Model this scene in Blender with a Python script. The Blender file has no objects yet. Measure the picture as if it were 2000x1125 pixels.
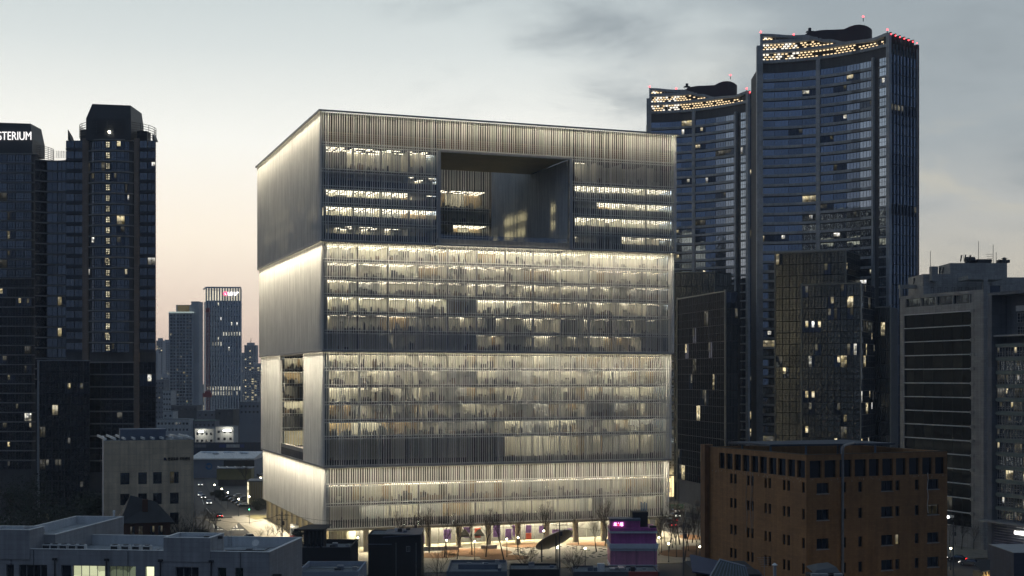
import bpy, math, random
from mathutils import Vector, Matrix
random.seed(7)
SC = bpy.context.scene
COL = SC.collection
R = math.radians

# ------------------------------------------------------------------ camera
# metres; the camera stands CAM_H above the street and looks level along +Y through a shift lens
F, CX, HY, CAM_H = 2632.0, 1000.0, 738.0, 43.8
cam_data = bpy.data.cameras.new('camera')
cam = bpy.data.objects.new('camera', cam_data); COL.objects.link(cam)
cam.location = (0, 0, CAM_H); cam.rotation_euler = (R(90), 0, 0)
cam_data.sensor_width = 36.0; cam_data.lens = F / 2000 * 36.0
cam_data.shift_y = (HY - 562.5) / 2000
cam_data.clip_start = 1.0; cam_data.clip_end = 20000
SC.camera = cam

# ------------------------------------------------------------------ sky at dusk
world = bpy.data.worlds.new('World'); SC.world = world; world.use_nodes = True
def build_sky():
    nt = world.node_tree; nt.nodes.clear(); N = nt.nodes; L = nt.links
    out = N.new('ShaderNodeOutputWorld'); bg = N.new('ShaderNodeBackground'); L.new(bg.outputs[0], out.inputs[0])
    tc = N.new('ShaderNodeTexCoord'); sep = N.new('ShaderNodeSeparateXYZ'); L.new(tc.outputs['Generated'], sep.inputs[0])
    def M(op, a, b=None, c=None, clamp=False):
        n = N.new('ShaderNodeMath'); n.operation = op; n.use_clamp = clamp
        for i, v in enumerate((a, b, c)):
            if v is None: continue
            if isinstance(v, (int, float)): n.inputs[i].default_value = v
            else: L.new(v, n.inputs[i])
        return n.outputs[0]
    def mr(v, a, b, c=0.0, d=1.0, smooth=True):
        n = N.new('ShaderNodeMapRange'); n.interpolation_type = 'SMOOTHSTEP' if smooth else 'LINEAR'
        L.new(v, n.inputs[0])
        for i, q in enumerate((a, b, c, d)): n.inputs[i + 1].default_value = q
        return n.outputs[0]
    def ramp(v, stops):
        n = N.new('ShaderNodeValToRGB'); L.new(v, n.inputs[0]); e = n.color_ramp.elements
        while len(e) < len(stops): e.new(0.5)
        for el, (p, c) in zip(e, stops): el.position = p; el.color = (*c, 1)
        return n.outputs[0]
    def mix(f, a, b):
        n = N.new('ShaderNodeMix'); n.data_type = 'RGBA'; L.new(f, n.inputs[0])
        for i, q in ((6, a), (7, b)):
            if isinstance(q, tuple): n.inputs[i].default_value = (*q, 1)
            else: L.new(q, n.inputs[i])
        return n.outputs[2]
    x, y, z = sep.outputs
    zc = M('MAXIMUM', z, 0.0)
    # west: after-glow, peach at the horizon, milky above, blue to the zenith
    west = ramp(zc, [(0.0, (.66, .48, .41)), (.045, (1.08, .87, .70)), (.10, (1.18, 1.05, .87)), (.17, (1.06, 1.05, .98)),
                     (.235, (.76, .81, .80)), (.30, (.56, .64, .66)), (.55, (.22, .29, .36)), (1.0, (.10, .15, .22))])
    north = ramp(zc, [(0.0, (.62, .52, .40)), (.08, (.66, .62, .53)), (.12, (.54, .55, .53)), (.17, (.42, .465, .485)),
                      (.30, (.35, .41, .45)), (.55, (.17, .22, .28)), (1.0, (.10, .15, .22))])
    east = ramp(zc, [(0.0, (.060, .076, .108)), (.2, (.075, .105, .168)), (.5, (.10, .142, .22)), (1.0, (.14, .19, .26))])
    # cloud deck thickening to the right of the after-glow
    mp = N.new('ShaderNodeMapping'); L.new(tc.outputs['Generated'], mp.inputs[0]); mp.inputs['Scale'].default_value = (3.0, 3.0, 9.5)
    mp.inputs['Rotation'].default_value = (0, R(9), 0)
    n1 = N.new('ShaderNodeTexNoise'); L.new(mp.outputs[0], n1.inputs[0]); n1.inputs['Scale'].default_value = 2.3
    n1.inputs['Detail'].default_value = 7; n1.inputs['Roughness'].default_value = .56; n1.inputs['Distortion'].default_value = .3
    nz = M('SUBTRACT', n1.outputs[0], .5)
    side = M('ADD', x, M('ADD', M('MULTIPLY', nz, .38), M('MULTIPLY', M('SUBTRACT', z, .17), .62)))
    f_side = mr(side, .0, .27)
    front = mix(f_side, west, north)
    wisp = mr(nz, .0, .2, 0.0, 0.5)
    wispm = M('MULTIPLY', wisp, mr(side, -.06, .2))
    front = mix(wispm, front, (.30, .345, .375))
    glow = M('MULTIPLY', mr(nz, .02, -.13, 0.0, 0.8), M('MULTIPLY', mr(side, .0, .16), mr(zc, .26, .12)))
    front = mix(glow, front, (.62, .60, .52))
    f_back = mr(M('ADD', y, M('MULTIPLY', x, -.25)), -.25, .72)
    sky = mix(f_back, east, front)
    # below the horizon: dim city ground
    sky = mix(mr(z, -.02, .0), (.02, .022, .026), sky)
    L.new(sky, bg.inputs[0]); bg.inputs[1].default_value = 1.0
build_sky()
SC.view_settings.view_transform = 'Standard'; SC.view_settings.look = 'None'
SC.view_settings.exposure = 0.0; SC.view_settings.gamma = 1.0
cy = SC.cycles
cy.max_bounces = 3; cy.diffuse_bounces = 2; cy.glossy_bounces = 2; cy.transmission_bounces = 1
cy.transparent_max_bounces = 12; cy.volume_bounces = 0
cy.sample_clamp_indirect = 3.0; cy.sample_clamp_direct = 30.0
cy.caustics_reflective = False; cy.caustics_refractive = False
cy.use_denoising = True
cy.use_adaptive_sampling = True; cy.adaptive_threshold = .035; cy.light_sampling_threshold = .05
try: world.cycles.sampling_method = 'MANUAL'; world.cycles.sample_map_resolution = 256
except Exception: pass
try: cy.use_light_tree = True
except Exception: pass

# ------------------------------------------------------------------ pixel helpers (photo pixels -> metres)
def P(px, py, Y): return Vector(((px - CX) * Y / F, Y, CAM_H - (py - HY) * Y / F))
def G(px, py, z=0.0):
    Y = (CAM_H - z) * F / (py - HY); return Vector(((px - CX) * Y / F, Y, z))
def ZY(py, Y): return CAM_H - (py - HY) * Y / F
def XY(px, Y): return (px - CX) * Y / F
def along(o, d, px):
    """distance from o along the plan direction d to the vertical line seen at pixel column px"""
    k = (px - CX) / F
    return (k * o[1] - o[0]) / (d[0] - k * d[1])

# ------------------------------------------------------------------ materials
MATS = {}
def _nt(name):
    m = bpy.data.materials.new(name); m.use_nodes = True
    nt = m.node_tree; return m, nt, nt.nodes, nt.links, nt.nodes['Principled BSDF']
def solid(name, col, rough=.7, metal=0.0, var=.18, scale=.6, bump=0.0, spec=.5, streak=0.0, rand=0.0):
    """plain procedural surface: base colour with weathering noise, vertical streaks, per-object tint, fine bump"""
    if name in MATS: return MATS[name]
    m, nt, N, L, b = _nt(name)
    b.inputs['Roughness'].default_value = rough; b.inputs['Metallic'].default_value = metal
    b.inputs['Specular IOR Level'].default_value = spec
    tc = N.new('ShaderNodeTexCoord')
    no = N.new('ShaderNodeTexNoise'); no.inputs['Scale'].default_value = scale; no.inputs['Detail'].default_value = 6
    no.inputs['Roughness'].default_value = .65; L.new(tc.outputs['Object'], no.inputs[0])
    mrn = N.new('ShaderNodeMapRange'); L.new(no.outputs[0], mrn.inputs[0])
    mrn.inputs[1].default_value = .25; mrn.inputs[2].default_value = .75
    mrn.inputs[3].default_value = 1 - var; mrn.inputs[4].default_value = 1 + var
    fac = mrn.outputs[0]
    if streak:
        mp = N.new('ShaderNodeMapping'); mp.inputs['Scale'].default_value = (1.6, 1.6, .06); L.new(tc.outputs['Object'], mp.inputs[0])
        n2 = N.new('ShaderNodeTexNoise'); n2.inputs['Scale'].default_value = 1.3; n2.inputs['Detail'].default_value = 4; L.new(mp.outputs[0], n2.inputs[0])
        m2 = N.new('ShaderNodeMapRange'); L.new(n2.outputs[0], m2.inputs[0]); m2.inputs[1].default_value = .3; m2.inputs[2].default_value = .7
        m2.inputs[3].default_value = 1 - streak; m2.inputs[4].default_value = 1 + streak * .5
        mm = N.new('ShaderNodeMath'); mm.operation = 'MULTIPLY'; L.new(fac, mm.inputs[0]); L.new(m2.outputs[0], mm.inputs[1]); fac = mm.outputs[0]
    if rand:
        oi = N.new('ShaderNodeObjectInfo'); m3 = N.new('ShaderNodeMapRange'); L.new(oi.outputs['Random'], m3.inputs[0])
        m3.inputs[3].default_value = 1 - rand; m3.inputs[4].default_value = 1 + rand
        mm = N.new('ShaderNodeMath'); mm.operation = 'MULTIPLY'; L.new(fac, mm.inputs[0]); L.new(m3.outputs[0], mm.inputs[1]); fac = mm.outputs[0]
    vm = N.new('ShaderNodeVectorMath'); vm.operation = 'SCALE'; vm.inputs[0].default_value = col; L.new(fac, vm.inputs['Scale'])
    L.new(vm.outputs[0], b.inputs['Base Color'])
    if bump:
        nb = N.new('ShaderNodeTexNoise'); nb.inputs['Scale'].default_value = scale * 9; nb.inputs['Detail'].default_value = 4; L.new(tc.outputs['Object'], nb.inputs[0])
        bp = N.new('ShaderNodeBump'); bp.inputs['Strength'].default_value = bump; bp.inputs['Distance'].default_value = .03
        L.new(nb.outputs[0], bp.inputs['Height']); L.new(bp.outputs[0], b.inputs['Normal'])
    MATS[name] = m; return m
def tiled(name, col, tw, th, joint=.35, rough=.6, var=.10, off=0.0, streak=.22):
    """stone or metal panels: brick texture in metres gives thin joints and a slight tone shift panel to panel"""
    if name in MATS: return MATS[name]
    m, nt, N, L, b = _nt(name); b.inputs['Roughness'].default_value = rough
    tc = N.new('ShaderNodeTexCoord'); sp = N.new('ShaderNodeSeparateXYZ'); L.new(tc.outputs['Object'], sp.inputs[0])
    ad = N.new('ShaderNodeMath'); ad.operation = 'ADD'; L.new(sp.outputs[0], ad.inputs[0]); L.new(sp.outputs[1], ad.inputs[1])
    cb = N.new('ShaderNodeCombineXYZ'); L.new(ad.outputs[0], cb.inputs[0]); L.new(sp.outputs[2], cb.inputs[1])
    br = N.new('ShaderNodeTexBrick'); L.new(cb.outputs[0], br.inputs[0]); br.offset = off
    br.inputs['Scale'].default_value = 1; br.inputs['Brick Width'].default_value = tw; br.inputs['Row Height'].default_value = th
    br.inputs['Mortar Size'].default_value = .018; br.inputs['Mortar Smooth'].default_value = .1
    c1 = tuple(c * (1 - var) for c in col); c2 = tuple(c * (1 + var) for c in col)
    br.inputs['Color1'].default_value = (*c1, 1); br.inputs['Color2'].default_value = (*c2, 1)
    br.inputs['Mortar'].default_value = (*[c * joint for c in col], 1)
    no = N.new('ShaderNodeTexNoise'); no.inputs['Scale'].default_value = .35; no.inputs['Detail'].default_value = 6; L.new(tc.outputs['Object'], no.inputs[0])
    mr = N.new('ShaderNodeMapRange'); L.new(no.outputs[0], mr.inputs[0]); mr.inputs[1].default_value = .3; mr.inputs[2].default_value = .7
    mr.inputs[3].default_value = .82; mr.inputs[4].default_value = 1.1
    mp = N.new('ShaderNodeMapping'); mp.inputs['Scale'].default_value = (1.6, 1.6, .05); L.new(tc.outputs['Object'], mp.inputs[0])   # rain streaks
    n2 = N.new('ShaderNodeTexNoise'); n2.inputs['Scale'].default_value = 1.1; n2.inputs['Detail'].default_value = 5; L.new(mp.outputs[0], n2.inputs[0])
    m2 = N.new('ShaderNodeMapRange'); L.new(n2.outputs[0], m2.inputs[0]); m2.inputs[1].default_value = .3; m2.inputs[2].default_value = .7; m2.inputs[3].default_value = 1 - streak; m2.inputs[4].default_value = 1 + streak * .4
    mm = N.new('ShaderNodeMath'); mm.operation = 'MULTIPLY'; L.new(mr.outputs[0], mm.inputs[0]); L.new(m2.outputs[0], mm.inputs[1])
    vm = N.new('ShaderNodeVectorMath'); vm.operation = 'SCALE'; L.new(br.outputs[0], vm.inputs[0]); L.new(mm.outputs[0], vm.inputs['Scale'])
    L.new(vm.outputs[0], b.inputs['Base Color'])
    MATS[name] = m; return m
def glow(name, col, strength, var=.0, scale=.5, sample=False):
    """a lamp, a screen or a lit window"""
    if name in MATS: return MATS[name]
    m = bpy.data.materials.new(name); m.use_nodes = True; nt = m.node_tree; N = nt.nodes; L = nt.links; N.clear()
    o = N.new('ShaderNodeOutputMaterial'); e = N.new('ShaderNodeEmission'); L.new(e.outputs[0], o.inputs[0])
    e.inputs[0].default_value = (*col, 1); e.inputs[1].default_value = strength
    if not sample:
        try: m.cycles.emission_sampling = 'NONE'
        except Exception: pass
    if var:
        tc = N.new('ShaderNodeTexCoord'); oi = N.new('ShaderNodeObjectInfo')
        va = N.new('ShaderNodeVectorMath'); va.operation = 'ADD'; L.new(tc.outputs['Object'], va.inputs[0])
        vs = N.new('ShaderNodeVectorMath'); vs.operation = 'SCALE'; vs.inputs[0].default_value = (37, 61, 17); L.new(oi.outputs['Random'], vs.inputs['Scale'])
        L.new(vs.outputs[0], va.inputs[1])
        no = N.new('ShaderNodeTexVoronoi'); no.distance = 'CHEBYCHEV'; no.inputs['Scale'].default_value = scale; L.new(va.outputs[0], no.inputs[0])
        sx = N.new('ShaderNodeSeparateColor'); L.new(no.outputs['Color'], sx.inputs[0])
        mr = N.new('ShaderNodeMapRange'); L.new(sx.outputs[0], mr.inputs[0]); mr.inputs[3].default_value = strength * (1 - var); mr.inputs[4].default_value = strength * (1 + var)
        m3 = N.new('ShaderNodeMapRange'); L.new(oi.outputs['Random'], m3.inputs[0]); m3.inputs[3].default_value = .45; m3.inputs[4].default_value = 1.25
        mm = N.new('ShaderNodeMath'); mm.operation = 'MULTIPLY'; L.new(mr.outputs[0], mm.inputs[0]); L.new(m3.outputs[0], mm.inputs[1])
        if name.startswith('lit_window'):      # rooms are brighter towards the ceiling lamp, and no two bulbs match
            sz = N.new('ShaderNodeSeparateXYZ'); L.new(tc.outputs['Object'], sz.inputs[0])
            mg = N.new('ShaderNodeMapRange'); mg.interpolation_type = 'SMOOTHSTEP'; L.new(sz.outputs[2], mg.inputs[0]); mg.inputs[1].default_value = .3; mg.inputs[2].default_value = 2.4; mg.inputs[3].default_value = .28; mg.inputs[4].default_value = 1.5
            m4 = N.new('ShaderNodeMath'); m4.operation = 'MULTIPLY'; L.new(mm.outputs[0], m4.inputs[0]); L.new(mg.outputs[0], m4.inputs[1]); mm = m4
            mc = N.new('ShaderNodeMix'); mc.data_type = 'RGBA'; L.new(sx.outputs[1], mc.inputs[0]); mc.inputs[6].default_value = (*col, 1); mc.inputs[7].default_value = (min(1, col[0]), min(1, col[1] * 1.12), min(1, col[2] * 1.75), 1)
            L.new(mc.outputs[2], e.inputs[0])
        L.new(mm.outputs[0], e.inputs[1])
    MATS[name] = m; return m
def mirror_glass(name, tint=(.62, .75, .95), refl=.34, body=(.006, .009, .015), wave=.25, wscale=.35, rough=.03, rand=.25, top=.95):
    """coated facade glass that shows the sky; panes lie slightly out of true, so reflections break up"""
    if name in MATS: return MATS[name]
    m = bpy.data.materials.new(name); m.use_nodes = True; nt = m.node_tree; N = nt.nodes; L = nt.links; N.clear()
    o = N.new('ShaderNodeOutputMaterial'); mx = N.new('ShaderNodeMixShader'); L.new(mx.outputs[0], o.inputs[0])
    d = N.new('ShaderNodeBsdfDiffuse'); d.inputs[0].default_value = (*body, 1)
    g = N.new('ShaderNodeBsdfGlossy'); g.inputs['Roughness'].default_value = rough
    L.new(d.outputs[0], mx.inputs[1]); L.new(g.outputs[0], mx.inputs[2])
    fr = N.new('ShaderNodeLayerWeight'); fr.inputs[0].default_value = .25
    mr = N.new('ShaderNodeMapRange'); L.new(fr.outputs['Fresnel'], mr.inputs[0]); mr.inputs[3].default_value = refl; mr.inputs[4].default_value = top
    L.new(mr.outputs[0], mx.inputs[0])
    oi = N.new('ShaderNodeObjectInfo'); m3 = N.new('ShaderNodeMapRange'); L.new(oi.outputs['Random'], m3.inputs[0])
    m3.inputs[3].default_value = 1 - rand; m3.inputs[4].default_value = 1 + rand
    vm = N.new('ShaderNodeVectorMath'); vm.operation = 'SCALE'; vm.inputs[0].default_value = tint; L.new(m3.outputs[0], vm.inputs['Scale'])
    L.new(vm.outputs[0], g.inputs['Color'])
    tc = N.new('ShaderNodeTexCoord'); no = N.new('ShaderNodeTexNoise'); no.inputs['Scale'].default_value = wscale; no.inputs['Detail'].default_value = 2
    L.new(tc.outputs['Object'], no.inputs[0])
    bp = N.new('ShaderNodeBump'); bp.inputs['Strength'].default_value = wave; bp.inputs['Distance'].default_value = .2; L.new(no.outputs[0], bp.inputs['Height'])
    L.new(bp.outputs[0], g.inputs['Normal'])
    MATS[name] = m; return m
def clear_glass(name, refl=.15, tint=(.88, .87, .83), rtint=(.55, .72, 1.0)):
    """see-through office glass with a blue coated reflection"""
    if name in MATS: return MATS[name]
    m = bpy.data.materials.new(name); m.use_nodes = True; nt = m.node_tree; N = nt.nodes; L = nt.links; N.clear()
    o = N.new('ShaderNodeOutputMaterial'); mx = N.new('ShaderNodeMixShader'); L.new(mx.outputs[0], o.inputs[0])
    t = N.new('ShaderNodeBsdfTransparent'); t.inputs[0].default_value = (*tint, 1)
    g = N.new('ShaderNodeBsdfGlossy'); g.inputs['Roughness'].default_value = .03; g.inputs['Color'].default_value = (*rtint, 1)
    L.new(t.outputs[0], mx.inputs[1]); L.new(g.outputs[0], mx.inputs[2])
    fr = N.new('ShaderNodeLayerWeight'); fr.inputs[0].default_value = .2
    mr = N.new('ShaderNodeMapRange'); L.new(fr.outputs['Fresnel'], mr.inputs[0]); mr.inputs[3].default_value = refl; mr.inputs[4].default_value = .9
    L.new(mr.outputs[0], mx.inputs[0])
    MATS[name] = m; return m

# ------------------------------------------------------------------ mesh building
class MB:
    def __init__(s, off=(0, 0, 0)): s.v = []; s.f = []; s.m = []; s.off = Vector(off)
    def quad(s, a, b, c, d, m=0):
        n = len(s.v); s.v += [Vector(q) - s.off for q in (a, b, c, d)]; s.f.append((n, n + 1, n + 2, n + 3)); s.m.append(m)
    def poly(s, pts, m=0):
        n = len(s.v); s.v += [Vector(q) - s.off for q in pts]; s.f.append(tuple(range(n, n + len(pts)))); s.m.append(m)
    def hexa(s, p, m=0):
        n = len(s.v); s.v += [Vector(q) - s.off for q in p]
        for q in ((0, 3, 2, 1), (4, 5, 6, 7), (0, 1, 5, 4), (1, 2, 6, 5), (2, 3, 7, 6), (3, 0, 4, 7)):
            s.f.append(tuple(n + i for i in q)); s.m.append(m)
    def box(s, x0, x1, y0, y1, z0, z1, m=0):
        s.hexa([(x0, y0, z0), (x1, y0, z0), (x1, y1, z0), (x0, y1, z0), (x0, y0, z1), (x1, y0, z1), (x1, y1, z1), (x0, y1, z1)], m)
    def prism(s, pts, z0, z1, m=0, mtop=None, cap=True):
        """vertical prism over a counter-clockwise plan polygon; z1 may be a list"""
        n = len(pts); zt = z1 if isinstance(z1, (list, tuple)) else [z1] * n
        k = len(s.v)
        s.v += [Vector((p[0], p[1], z0)) - s.off for p in pts] + [Vector((p[0], p[1], zt[i])) - s.off for i, p in enumerate(pts)]
        for i in range(n):
            j = (i + 1) % n; s.f.append((k + i, k + j, k + n + j, k + n + i)); s.m.append(m)
        if cap:
            s.f.append(tuple(k + n + i for i in range(n))); s.m.append(m if mtop is None else mtop)
            s.f.append(tuple(k + n - 1 - i for i in range(n))); s.m.append(m)
    def tube(s, a, b, r0, r1=None, n=6, m=0, cap=True):
        a, b = Vector(a), Vector(b); r1 = r0 if r1 is None else r1
        d = (b - a)
        if d.length < 1e-6: return
        d.normalize(); u = d.orthogonal().normalized(); w = d.cross(u); k = len(s.v)
        for c, r in ((a, r0), (b, r1)):
            for i in range(n):
                t = 2 * math.pi * i / n; s.v.append(c + u * (math.cos(t) * r) + w * (math.sin(t) * r) - s.off)
        for i in range(n):
            j = (i + 1) % n; s.f.append((k + i, k + j, k + n + j, k + n + i)); s.m.append(m)
        if cap:
            s.f.append(tuple(k + n - 1 - i for i in range(n))); s.m.append(m)
            s.f.append(tuple(k + n + i for i in range(n))); s.m.append(m)
    def ball(s, c, r, n=8, m=0, sz=1.0):
        c = Vector(c); k = len(s.v); rings = n // 2
        for j in range(rings + 1):
            ph = math.pi * j / rings
            for i in range(n):
                t = 2 * math.pi * i / n
                s.v.append(c + Vector((r * math.sin(ph) * math.cos(t), r * math.sin(ph) * math.sin(t), r * sz * math.cos(ph))) - s.off)
        for j in range(rings):
            for i in range(n):
                q = (i + 1) % n; s.f.append((k + j * n + i, k + (j + 1) * n + i, k + (j + 1) * n + q, k + j * n + q)); s.m.append(m)
    def mesh(s, name, mats):
        me = bpy.data.meshes.new(name); me.from_pydata(s.v, [], s.f)
        for q in (mats if isinstance(mats, (list, tuple)) else [mats]): me.materials.append(q)
        if any(s.m): me.polygons.foreach_set('material_index', s.m)
        me.update(); return me
    def build(s, name, mats, parent=None, smooth=False, loc=None, **tags):
        me = s.mesh(name, mats)
        if smooth: me.polygons.foreach_set('use_smooth', [True] * len(me.polygons))
        return put(name, me, parent, loc, **tags)
def put(name, me, parent=None, loc=None, rz=0.0, **tags):
    o = bpy.data.objects.new(name, me); COL.objects.link(o); o.parent = parent
    if loc is not None: o.location = loc
    if rz: o.rotation_euler = (0, 0, rz)
    for k, v in tags.items():
        if v: o[k] = v
    return o
def thing(name, label, category, loc=(0, 0, 0), rz=0.0, group=None):
    o = bpy.data.objects.new(name, None); COL.objects.link(o); o.location = loc; o.rotation_euler = (0, 0, rz)
    o.empty_display_size = 1.0
    o['label'] = label; o['category'] = category
    if group: o['group'] = group
    return o
def copy_tree(src, loc, rz=0.0, **tags):
    c = src.copy(); COL.objects.link(c); c.location = loc; c.rotation_euler = (0, 0, rz)
    for k, v in tags.items(): c[k] = v
    for ch in src.children:
        d = ch.copy(); COL.objects.link(d); d.parent = c
        for g in ch.children:
            e = g.copy(); COL.objects.link(e); e.parent = d
    return c
class Face:
    """one vertical facade plane: u runs to the right as seen from outside, out points at the viewer"""
    def __init__(s, x, y, ang): s.o = Vector((x, y)); s.a = ang; s.d = Vector((math.cos(ang), math.sin(ang))); s.n = Vector((s.d.y, -s.d.x))
    def p(s, u, z, out=0.0): q = s.o + s.d * u + s.n * out; return Vector((q.x, q.y, z))
    def box(s, mb, u0, u1, z0, z1, o0, o1, m=0):
        mb.hexa([s.p(u0, z0, o1), s.p(u1, z0, o1), s.p(u1, z0, o0), s.p(u0, z0, o0), s.p(u0, z1, o1), s.p(u1, z1, o1), s.p(u1, z1, o0), s.p(u0, z1, o0)], m)
    def rect(s, mb, u0, u1, z0, z1, out=0.0, m=0): mb.quad(s.p(u0, z0, out), s.p(u1, z0, out), s.p(u1, z1, out), s.p(u0, z1, out), m)
    def holed(s, mb, u0, u1, z0, z1, holes, depth=.3, m=0, out=0.0):
        """a wall with real window openings and their reveals"""
        us = sorted({u0, u1, *[h[0] for h in holes], *[h[1] for h in holes]}); zs = sorted({z0, z1, *[h[2] for h in holes], *[h[3] for h in holes]})
        us = [u for u in us if u0 <= u <= u1]; zs = [z for z in zs if z0 <= z <= z1]
        for i in range(len(us) - 1):
            uc = (us[i] + us[i + 1]) / 2; start = None
            for j in range(len(zs) - 1):
                zc = (zs[j] + zs[j + 1]) / 2
                inside = any(h[0] < uc < h[1] and h[2] < zc < h[3] for h in holes)
                if not inside and start is None: start = zs[j]
                if inside and start is not None: s.rect(mb, us[i], us[i + 1], start, zs[j], out, m); start = None
            if start is not None: s.rect(mb, us[i], us[i + 1], start, z1, out, m)
        for a, b, c, d in holes:
            i = out - depth
            mb.quad(s.p(a, c, out), s.p(b, c, out), s.p(b, c, i), s.p(a, c, i), m); mb.quad(s.p(a, d, i), s.p(b, d, i), s.p(b, d, out), s.p(a, d, out), m)
            mb.quad(s.p(a, c, i), s.p(a, d, i), s.p(a, d, out), s.p(a, c, out), m); mb.quad(s.p(b, c, out), s.p(b, d, out), s.p(b, d, i), s.p(b, c, i), m)
    def put(s, name, me, parent, u, z, out=0.0, **tags): return put(name, me, parent, s.p(u, z, out), s.a, **tags)
WIN = {}
RV = random.Random(99)
def window_mesh(w, h, glass, frame, cols=1, rows=1, t=.07, split=None):
    """frame, bars and panes of one window, x to the right, z up, y inwards; in a lit one only some columns are bright"""
    lit = cols > 1 and glass.name.startswith('lit_window'); v = RV.randrange(5) if lit else 0
    key = (round(w, 2), round(h, 2), glass.name, frame.name, cols, rows, t, split, v)
    if key in WIN: return WIN[key]
    mb = MB()
    for a, b, c, d in ((0, w, 0, t), (0, w, h - t, h), (0, t, t, h - t), (w - t, w, t, h - t)): mb.box(a, b, -.04, .08, c, d, 1)
    for i in range(1, cols): x = w * i / cols; mb.box(x - t / 2, x + t / 2, -.03, .07, t, h - t, 1)
    for j in range(1, rows): z = h * j / rows; mb.box(t, w - t, -.025, .065, z - t / 2, z + t / 2, 1)
    if split: z = h * split; mb.box(t, w - t, -.025, .065, z - t / 2, z + t / 2, 1)
    if lit:
        on = {0: {0}, 1: {cols - 1}, 2: set(range(cols)), 3: set(range(max(1, cols // 2))), 4: {cols // 2}}[v]
        lo = h * (.0 if v in (0, 2) else .42)
        for i in range(cols):
            a, b = t + (w - 2 * t) * i / cols, t + (w - 2 * t) * (i + 1) / cols
            if i in on and lo: mb.quad((a, .05, t), (b, .05, t), (b, .05, lo), (a, .05, lo), 2)
            mb.quad((a, .05, lo if i in on and lo else t), (b, .05, lo if i in on and lo else t), (b, .05, h - t), (a, .05, h - t), 0 if i in on else 2)
    else: mb.quad((t, .05, t), (w - t, .05, t), (w - t, .05, h - t), (t, .05, h - t), 0)
    WIN[key] = mb.mesh('window', [glass, frame] + ([DGLASS] if lit else [])); return WIN[key]
def text_mesh(body, size, mat, depth=.08, bold=0.0):
    c = bpy.data.curves.new('lettering', 'FONT'); c.body = body; c.size = size; c.extrude = depth; c.offset = bold; c.align_x = 'LEFT'
    o = bpy.data.objects.new('lettering', c); COL.objects.link(o)
    bpy.context.view_layer.update()
    dg = bpy.context.evaluated_depsgraph_get(); me = bpy.data.meshes.new_from_object(o.evaluated_get(dg))
    bpy.data.objects.remove(o); bpy.data.curves.remove(c)
    me.transform(Matrix.Rotation(R(90), 4, 'X'))
    me.materials.clear(); me.materials.append(mat); me.name = 'lettering'; return me
def fit(me, w=None, h=None):
    """scale lettering to a given width and height and move it to the origin"""
    xs = [v.co.x for v in me.vertices]; zs = [v.co.z for v in me.vertices]
    sx = w / (max(xs) - min(xs)) if w else 1; sz = h / (max(zs) - min(zs)) if h else sx
    me.transform(Matrix.Translation((-min(xs), 0, -min(zs)))); me.transform(Matrix.Diagonal((sx, 1, sz, 1))); return me

# shared materials (real-world base colours)
ALU = solid('brushed_aluminium_fin', (.78, .775, .74), .42, .0, .08, .25, rand=.14, streak=.24)
ALUD = solid('grey_aluminium', (.34, .35, .36), .45, .3, .1, .4)
DARKM = solid('dark_frame_metal', (.045, .048, .055), .5, .3, .15, 1)
CONC = solid('concrete', (.34, .33, .31), .85, 0, .22, .3, .25, streak=.2)
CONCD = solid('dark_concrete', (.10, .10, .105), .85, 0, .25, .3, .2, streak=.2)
WHITE = solid('white_paint', (.74, .74, .72), .6, 0, .1, .3, .1, streak=.12)
PLASTER = solid('interior_plaster', (.82, .79, .66), .8, 0, .08, .2)
BLACK = solid('black_rubber', (.015, .015, .017), .6, 0, .2, 1)
ROOFG = solid('roof_membrane', (.17, .19, .20), .9, 0, .3, .25, .3)
STEELB = solid('blue_grey_steel', (.12, .15, .20), .55, .1, .2, .4)
DGLASS = mirror_glass('dark_window_glass', (.42, .52, .70), .16, wave=.10)
BGLASS = mirror_glass('blue_curtain_glass', (.58, .70, .87), .56, (.010, .013, .020), .10)
KGLASS = mirror_glass('black_curtain_glass', (.66, .66, .58), .24, (.003, .004, .005), .8, 1.3, .02)
NGLASS = mirror_glass('smoked_glass', (.34, .39, .44), .035, (.003, .004, .006), .6, 1.0, .02, top=.10)
LITW = glow('lit_window_warm', (1.0, .80, .38), .42, .85, 1.0)
LITC = glow('lit_window_white', (1.0, .93, .68), .6, .8, 1.2)
LITD = glow('lit_window_dim', (.85, .75, .45), .07, .8, .9)
LEDW = glow('lamp_white', (1.0, .92, .72), 26)
LEDR = glow('beacon_red', (1.0, .05, .06), 9)

def window_grid(face, root, u0, u1, z0, z1, cols, rows, glass, frame, lits=(), seed=1, gx=.05, gz=.05, out=0.0, sub=(1, 1), name='window', cap=300, t=.07, split=None, force=None):
    """rows x columns of separate windows on one facade; lits = ((share, material), ...); past the cap they join one part"""
    rnd = random.Random(seed); cw = (u1 - u0) / cols; rh = (z1 - z0) / rows; k = 0; rest = {}
    for j in range(rows - 1, -1, -1):
        for i in range(cols):
            g = glass; r = rnd.random()
            for share, m in lits:
                if r < share: g = m; break
                r -= share
            if force and (i, rows - 1 - j) in force: g = force[i, rows - 1 - j]
            a, z = u0 + i * cw + gx, z0 + j * rh + gz; w, h = cw - 2 * gx, rh - 2 * gz
            if k < cap: face.put(name, window_mesh(w, h, g, frame, sub[0], sub[1], t, split), root, a, z, out); k += 1
            else: face.rect(rest.setdefault(g.name, (MB(), g))[0], a, a + w, z, z + h, out)
    for mb, g in rest.values():
        o = mb.build(name + '_field', g, root); o['kind'] = 'stuff'
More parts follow.
